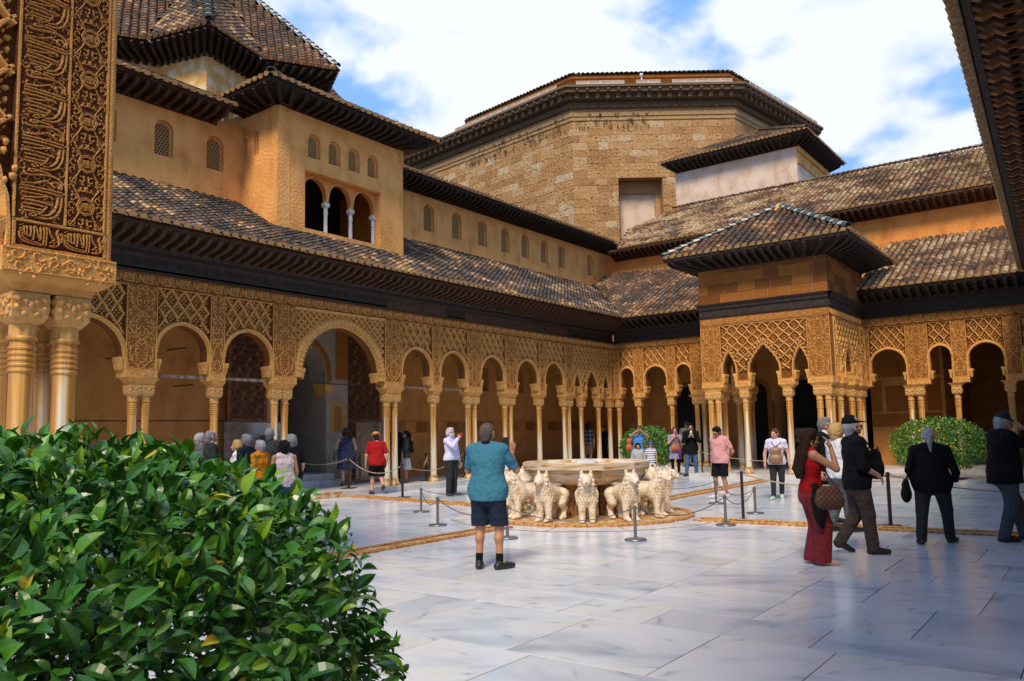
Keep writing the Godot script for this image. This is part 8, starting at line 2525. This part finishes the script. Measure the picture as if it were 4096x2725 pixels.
	bag(o, V.call(-0.02, 0.62, 0.1) * 1.6, Vector3(0.27, 0.36, 0.13), "leather_tan", "backpack", "small tan leather backpack of the woman with the auburn ponytail", [[V.call(-0.025, 0.735, 0.1) * 1.6, V.call(0.05, 0.79, 0.07) * 1.6, V.call(0.075, 0.84, 0.0) * 1.6], [V.call(-0.015, 0.735, 0.1) * 1.6, V.call(-0.06, 0.79, 0.07) * 1.6, V.call(-0.075, 0.84, 0.0) * 1.6], [V.call(0.075, 0.84, 0.0) * 1.6, V.call(0.1, 0.7, 0.06) * 1.6, V.call(0.05, 0.56, 0.11) * 1.6]])
	# bearded man
	o = person({"label": "white-bearded man in a pale checked shirt raising a red camera", "pos": Vector3(-14.05, 0, -15.85), "face": 122, "h": 1.78, "w": 1.08, "cell": 0.015, "hp": -6.0, "hy": -12.0, "belly": 0.6,
		"ra": [V.call(-0.14, 0.725, 0.13), V.call(-0.02, 0.845, 0.15)], "rh": [V.call(0.35, 0.55, 0.5), V.call(0.4, -0.1, -0.8), 0.8], "la": [V.call(0.155, 0.65, -0.01), V.call(0.15, 0.5, 0.04)],
		"top": {"m": "check_shirt", "sleeve": 2, "hem": 0.55, "g": 0.010, "collar": true, "nm": "shirt"}, "bot": {"ty": "trousers", "m": "charcoal", "loose": 0.013}, "shoe": "shoe_black", "hair": "hair_white", "style": "wild", "beard": "hair_white", "glasses": "clear"})
	mb = MB.new(); mb.bbox(Transform3D(), Vector3(0.1, 0.06, 0.035), 0.006)
	mb.lathe(Transform3D(Basis(Vector3(1, 0, 0), PI * 0.5), Vector3(0, 0, 0.01)), [[0.0, 0.035], [0.022, 0.035], [0.024, 0.0]], 12)
	held(o, "camera", mb.mesh(), "red_plastic", "small red camera held up by the bearded man", "camera", Transform3D(Basis(), V.call(0.015, 0.89, 0.185) * 1.78))
	mb = MB.new(); mb.box(Transform3D(), Vector3(0.004, 0.15, 0.1))
	held(o, "leaflet", mb.mesh(), "paper", "folded white leaflet in the lowered hand of the bearded man", "leaflet", Transform3D(Basis(Vector3(1, 0, 0), 0.4), V.call(0.155, 0.44, 0.05) * 1.78))
	# girl in the mask
	o = person({"label": "young woman in a white mask, grey cardigan and pale dress by the columns", "pos": Vector3(-17.62, 0.15, -17.78), "face": 268, "h": 1.6, "w": 0.9, "cell": 0.016, "skin": "skin_tan", "mask": true,
		"la": [V.call(0.135, 0.63, -0.01), V.call(0.03, 0.62, 0.12)], "ra": [V.call(-0.135, 0.63, -0.01), V.call(-0.02, 0.62, 0.12)], "dress": {"m": "dress_grey", "hem": 0.24, "flare": 0.022}, "top": {"m": "cardigan", "sleeve": 2, "hem": 0.5, "g": 0.010, "nm": "cardigan"}, "shoe": "sandal", "hair": "hair_black", "style": "pony", "hairlen": 0.72})
	mb = MB.new(); mb.bbox(Transform3D(), Vector3(0.12, 0.09, 0.07), 0.01)
	mb.lathe(Transform3D(Basis(Vector3(1, 0, 0), PI * 0.5), Vector3(0, 0, 0.03)), [[0.0, 0.07], [0.03, 0.07], [0.034, 0.0]], 12)
	held(o, "camera", mb.mesh(), "black", "black camera held at her waist by the masked young woman", "camera", Transform3D(Basis(Vector3(1, 0, 0), 0.2), V.call(0.005, 0.64, 0.16) * 1.6))
	bag(o, V.call(0, 0.69, -0.11) * 1.6, Vector3(0.26, 0.36, 0.14), "black_cloth", "backpack", "black backpack worn by the masked young woman")
	# man behind the twin columns
	o = person({"label": "man in dark clothes hidden behind twin columns right of the great arch", "pos": Vector3(-17.85, 0.15, -17.5), "face": 175, "h": 1.8, "w": 1.1, "cell": 0.018, "top": {"m": "black_cloth", "sleeve": 2, "sl": 0.3, "hem": 0.5, "g": 0.012}, "bot": {"ty": "trousers", "m": "black_cloth"}, "hair": "hair_black", "style": "short", "mask": true})
	# man in the red shirt
	o = person({"label": "man in a straw hat, red T-shirt and dark shorts stepping off the gallery step", "pos": Vector3(-16.35, 0, -15.37), "face": -28, "h": 1.7, "w": 1.14, "cell": 0.015, "skin": "skin_fair", "hp": 28.0, "lean": 0.08,
		"la": [V.call(0.17, 0.63, 0.02), V.call(0.165, 0.49, 0.07)], "ra": [V.call(-0.165, 0.63, -0.04), V.call(-0.15, 0.5, -0.02)], "ll": [V.call(0.065, 0.285, 0.05), V.call(0.065, 0.045, 0.05), V.call(0.02, 0, 0.1)], "lr": [V.call(-0.065, 0.29, 0.0), V.call(-0.065, 0.13, -0.12), V.call(-0.02, -0.03, 0.1)],
		"top": {"m": "red_tee", "sleeve": 1, "sl": 0.85, "hem": 0.5, "g": 0.013, "nm": "t_shirt"}, "bot": {"ty": "shorts", "m": "black_cloth", "hem": 0.29, "loose": 0.02}, "shoe": "shoe_black", "hair": "hair_dark", "style": "short", "hat": ["straw", "straw"]})
	# woman in the floral dress
	o = person({"label": "woman in a grey hat and navy floral dress walking away before the carved door", "pos": Vector3(-18.4, 0.15, -16.05), "face": -25, "h": 1.68, "w": 1.3, "cell": 0.015, "skin": "skin_fair",
		"la": [V.call(0.185, 0.66, 0.02), V.call(0.13, 0.72, 0.15)], "ra": [V.call(-0.17, 0.64, -0.02), V.call(-0.12, 0.56, 0.12)], "ll": [V.call(0.075, 0.285, -0.06), V.call(0.08, 0.07, -0.15), V.call(0.02, -0.03, 0.1)], "lr": [V.call(-0.07, 0.285, 0.05), V.call(-0.075, 0.045, 0.07), V.call(-0.02, 0, 0.1)],
		"dress": {"m": "floral_navy", "hem": 0.285, "flare": 0.028}, "shoe": "sandal", "hair": "hair_brown", "style": "bob", "hat": ["brim", "felt_grey"]})
	bag(o, V.call(0.19, 0.53, 0.0) * 1.68, Vector3(0.13, 0.24, 0.24), "sparkle", "handbag", "round glittering green handbag at the side of the woman in the floral dress", [[V.call(0.18, 0.58, -0.02) * 1.68, V.call(0.1, 0.7, -0.12) * 1.68, V.call(-0.07, 0.84, -0.06) * 1.68, V.call(-0.08, 0.845, 0.01) * 1.68]])
	# the group behind the near bush
	var grp := [
		{"label": "balding man in glasses at the left of the group behind the near bush", "pos": Vector3(-14.16, 0, -8.93), "face": 55, "h": 1.79, "top": {"m": "charcoal", "sleeve": 1}, "hair": "hair_grey", "style": "bald", "glasses": "clear"},
		{"label": "grey-haired person almost hidden by leaves, leftmost behind the near bush", "pos": Vector3(-15.16, 0, -9.31), "face": 60, "h": 1.74, "top": {"m": "grey_trousers", "sleeve": 1}, "hair": "hair_silver", "style": "short"},
		{"label": "man in glasses and a navy polo shirt facing left behind the near bush", "pos": Vector3(-13.27, 0, -9.1), "face": -75, "h": 1.69, "w": 1.15, "skin": "skin_tan", "top": {"m": "navy_cloth", "sleeve": 1, "collar": true}, "hair": "hair_grey", "style": "short", "glasses": "clear"},
		{"label": "woman with ash-blond hair half hidden left of the man in the navy polo", "pos": Vector3(-14.03, 0, -9.41), "face": -100, "h": 1.58, "top": {"m": "white_cloth", "sleeve": 1}, "hair": "hair_blond", "style": "bob"},
		{"label": "woman with short silver hair and an orange scarf behind the near bush", "pos": Vector3(-12.89, 0, -9.14), "face": -70, "h": 1.57, "top": {"m": "orange_cloth", "sleeve": 1, "nm": "scarf_top", "g": 0.014}, "hair": "hair_silver", "style": "short", "glasses": "clear"},
		{"label": "black-haired woman glimpsed behind the silver-haired woman in orange", "pos": Vector3(-14.2, 0, -10.17), "face": -60, "h": 1.66, "skin": "skin_tan", "top": {"m": "charcoal", "sleeve": 1}, "hair": "hair_black", "style": "bob"},
		{"label": "tall close-cropped man from behind in a black shirt with white flecks", "pos": Vector3(-13.51, 0, -9.81), "face": 0, "h": 1.82, "w": 1.15, "top": {"m": "speckled_black", "sleeve": 1, "collar": true, "g": 0.012}, "hair": "hair_grey", "style": "buzz"},
		{"label": "woman with dark curly hair and a pale sleeveless top behind the near bush", "pos": Vector3(-12.19, 0, -9.16), "face": -35, "h": 1.55, "w": 1.1, "skin": "skin_tan", "top": {"m": "blush_cloth", "sleeve": 0, "hem": 0.5, "g": 0.01}, "hair": "hair_black", "style": "curly"},
		{"label": "grey-haired person in a black T-shirt, rightmost behind the near bush", "pos": Vector3(-12.67, 0, -9.68), "face": -50, "h": 1.67, "w": 1.15, "top": {"m": "black_cloth", "sleeve": 1, "sl": 0.8}, "hair": "hair_grey", "style": "bob"}]
	for g in grp:
		g.cell = 0.015
		g.bot = {"ty": "trousers", "m": "jeans" if "sleeveless" in g.label else "charcoal"}
		person(g)
	# far visitors
	o = person({"label": "man in a plaid shirt and beige shorts in the far corner of the gallery", "pos": Vector3(-17.81, 0.15, -28.73), "face": 10, "h": 1.78, "cell": 0.022, "skin": "skin_tan", "top": {"m": "plaid_shirt", "sleeve": 1, "sl": 0.9}, "bot": {"ty": "shorts", "m": "khaki", "hem": 0.28, "loose": 0.016}, "hair": "hair_black", "style": "short"})
	o = person({"label": "dim figure in black standing right of the man in the plaid shirt", "pos": Vector3(-18.06, 0.15, -30.43), "face": 200, "h": 1.7, "cell": 0.024, "top": {"m": "black_cloth", "sleeve": 1}, "bot": {"ty": "trousers", "m": "black_cloth"}, "hair": "hair_black", "style": "short"})
	o = person({"label": "person in a bright blue T-shirt photographing with both arms raised", "pos": Vector3(-13.42, 0, -25.0), "face": 180, "h": 1.7, "cell": 0.02, "skin": "skin_tan", "hp": -12.0,
		"la": [V.call(0.17, 0.84, 0.1), V.call(0.035, 0.95, 0.14)], "lh": [V.call(-0.4, 0.8, 0.0), V.call(-0.5, 0, 0.3), 0.8], "ra": [V.call(-0.17, 0.84, 0.1), V.call(-0.035, 0.95, 0.14)], "rh": [V.call(0.4, 0.8, 0.0), V.call(0.5, 0, 0.3), 0.8], "top": {"m": "sky_tee", "sleeve": 1, "sl": 0.45}, "bot": {"ty": "trousers", "m": "jeans"}, "hair": "hair_black", "style": "short"})
	phone(o, V.call(0.0, 1.02, 0.15) * 1.7, Basis(Vector3(0, 0, 1), PI * 0.5), "black", "dark phone held overhead by the person in the bright blue T-shirt")
	bag(o, V.call(-0.15, 0.66, -0.1) * 1.7, Vector3(0.3, 0.42, 0.2), "leather_orange", "backpack", "orange-brown leather backpack of the person with raised arms")
	o = person({"label": "child with a dark bob in a grey hoodie just behind the fountain basin", "pos": Vector3(-10.98, 0, -20.42), "face": 182, "h": 1.25, "w": 1.05, "cell": 0.018, "skin": "skin_tan", "top": {"m": "hoodie_grey", "sleeve": 2, "hood": true, "hem": 0.48}, "bot": {"ty": "trousers", "m": "navy_cloth"}, "hair": "hair_black", "style": "bob"})
	o = person({"label": "boy in a blue cap and a striped T-shirt beside the fountain basin", "pos": Vector3(-11.55, 0, -22.3), "face": 165, "h": 1.24, "w": 0.98, "cell": 0.018, "skin": "skin_tan", "top": {"m": "stripe_shirt", "sleeve": 1, "hem": 0.48}, "bot": {"ty": "trousers", "m": "charcoal"}, "shoe": "shoe_black", "hair": "hair_dark", "style": "short", "hat": ["cap", "cap_blue"]})
	o = person({"label": "woman in a purple patterned dress and black leggings holding up a phone", "pos": Vector3(-12.75, 0, -26.5), "face": 178, "h": 1.7, "w": 1.05, "cell": 0.02, "bust": 0.8, "la": [V.call(0.15, 0.66, 0.06), V.call(0.035, 0.8, 0.14)], "lh": [V.call(-0.4, 0.8, 0.0), V.call(-0.5, 0, 0.3), 0.8], "ra": [V.call(-0.15, 0.66, 0.06), V.call(-0.035, 0.8, 0.14)], "rh": [V.call(0.4, 0.8, 0.0), V.call(0.5, 0, 0.3), 0.8],
		"dress": {"m": "floral_purple", "hem": 0.33, "flare": 0.03, "sleeve": 1}, "bot": {"ty": "trousers", "m": "black_cloth", "loose": 0.001}, "shoe": "sandal", "hair": "hair_auburn", "style": "long", "hairlen": 0.78, "glasses": "clear"})
	phone(o, V.call(0.0, 0.885, 0.16) * 1.7, Basis(), "phone_purple", "purple phone held up by the woman in the patterned dress")
	bag(o, V.call(-0.02, 0.57, 0.13) * 1.7, Vector3(0.3, 0.2, 0.12), "leather_orange", "shoulder_bag", "orange leather bag in front of the woman in the patterned dress", [[V.call(-0.07, 0.6, 0.13) * 1.7, V.call(-0.02, 0.7, 0.14) * 1.7, V.call(0.07, 0.84, 0.02) * 1.7]])
	s = Solid.new(); mb = MB.new()
	s.chain([Vector3(0.09, 0.98, 0.22), Vector3(0.12, 0.8, 0.23), Vector3(0.1, 0.64, 0.22)], [0.06, 0.075, 0.04], 0.03, Vector3(0, 0, 1), 0.5)
	s.mesh_into(mb, 0.02)
	held(o, "scarf", mb.mesh(), "purple_cloth", "purple scarf hanging from the orange leather bag", "scarf", Transform3D())
	o = person({"label": "man in a dark cap and leafy green shirt in the shade behind the jeans man", "pos": Vector3(-13.6, 0.15, -29.35), "face": 178, "h": 1.76, "w": 1.12, "cell": 0.022, "skin": "skin_brown", "top": {"m": "leafy_green", "sleeve": 1, "g": 0.014}, "bot": {"ty": "shorts", "m": "black_cloth", "hem": 0.28, "loose": 0.016}, "hair": "hair_black", "style": "short", "hat": ["cap", "charcoal"]})
	o = person({"label": "man in a dark jacket and blue jeans looking at his phone, left of the pavilion", "pos": Vector3(-11.85, 0, -25.9), "face": 190, "h": 1.83, "w": 1.05, "cell": 0.02, "skin": "skin_tan", "hp": 12.0, "la": [V.call(0.15, 0.65, 0.05), V.call(0.03, 0.745, 0.15)], "lh": [V.call(-0.3, 0.8, 0.1), V.call(-0.5, 0, 0.3), 0.8], "ra": [V.call(-0.15, 0.65, 0.05), V.call(-0.03, 0.745, 0.15)], "rh": [V.call(0.3, 0.8, 0.1), V.call(0.5, 0, 0.3), 0.8],
		"ll": [V.call(0.07, 0.285, 0.01), V.call(0.08, 0.045, 0.0), V.call(0.03, 0, 0.1)], "lr": [V.call(-0.075, 0.285, 0.01), V.call(-0.11, 0.045, 0.02), V.call(-0.05, 0, 0.1)], "top": {"m": "black_cloth", "sleeve": 2, "hem": 0.44, "g": 0.013, "flare": 0.008, "nm": "jacket"}, "bot": {"ty": "trousers", "m": "jeans", "loose": 0.006}, "hair": "hair_black", "style": "short", "beard": "hair_stubble"})
	phone(o, V.call(0.0, 0.815, 0.17) * 1.83, Basis(), "phone_white", "white phone held at chest height by the man in jeans")
	o = person({"label": "dim visitor in a pale top deep in the dark hall behind the pavilion", "pos": Vector3(-10.19, 0.15, -32.63), "face": 20, "h": 1.68, "cell": 0.025, "top": {"m": "hoodie_grey", "sleeve": 1}, "bot": {"ty": "trousers", "m": "black_cloth"}, "hair": "hair_black", "style": "bob"})
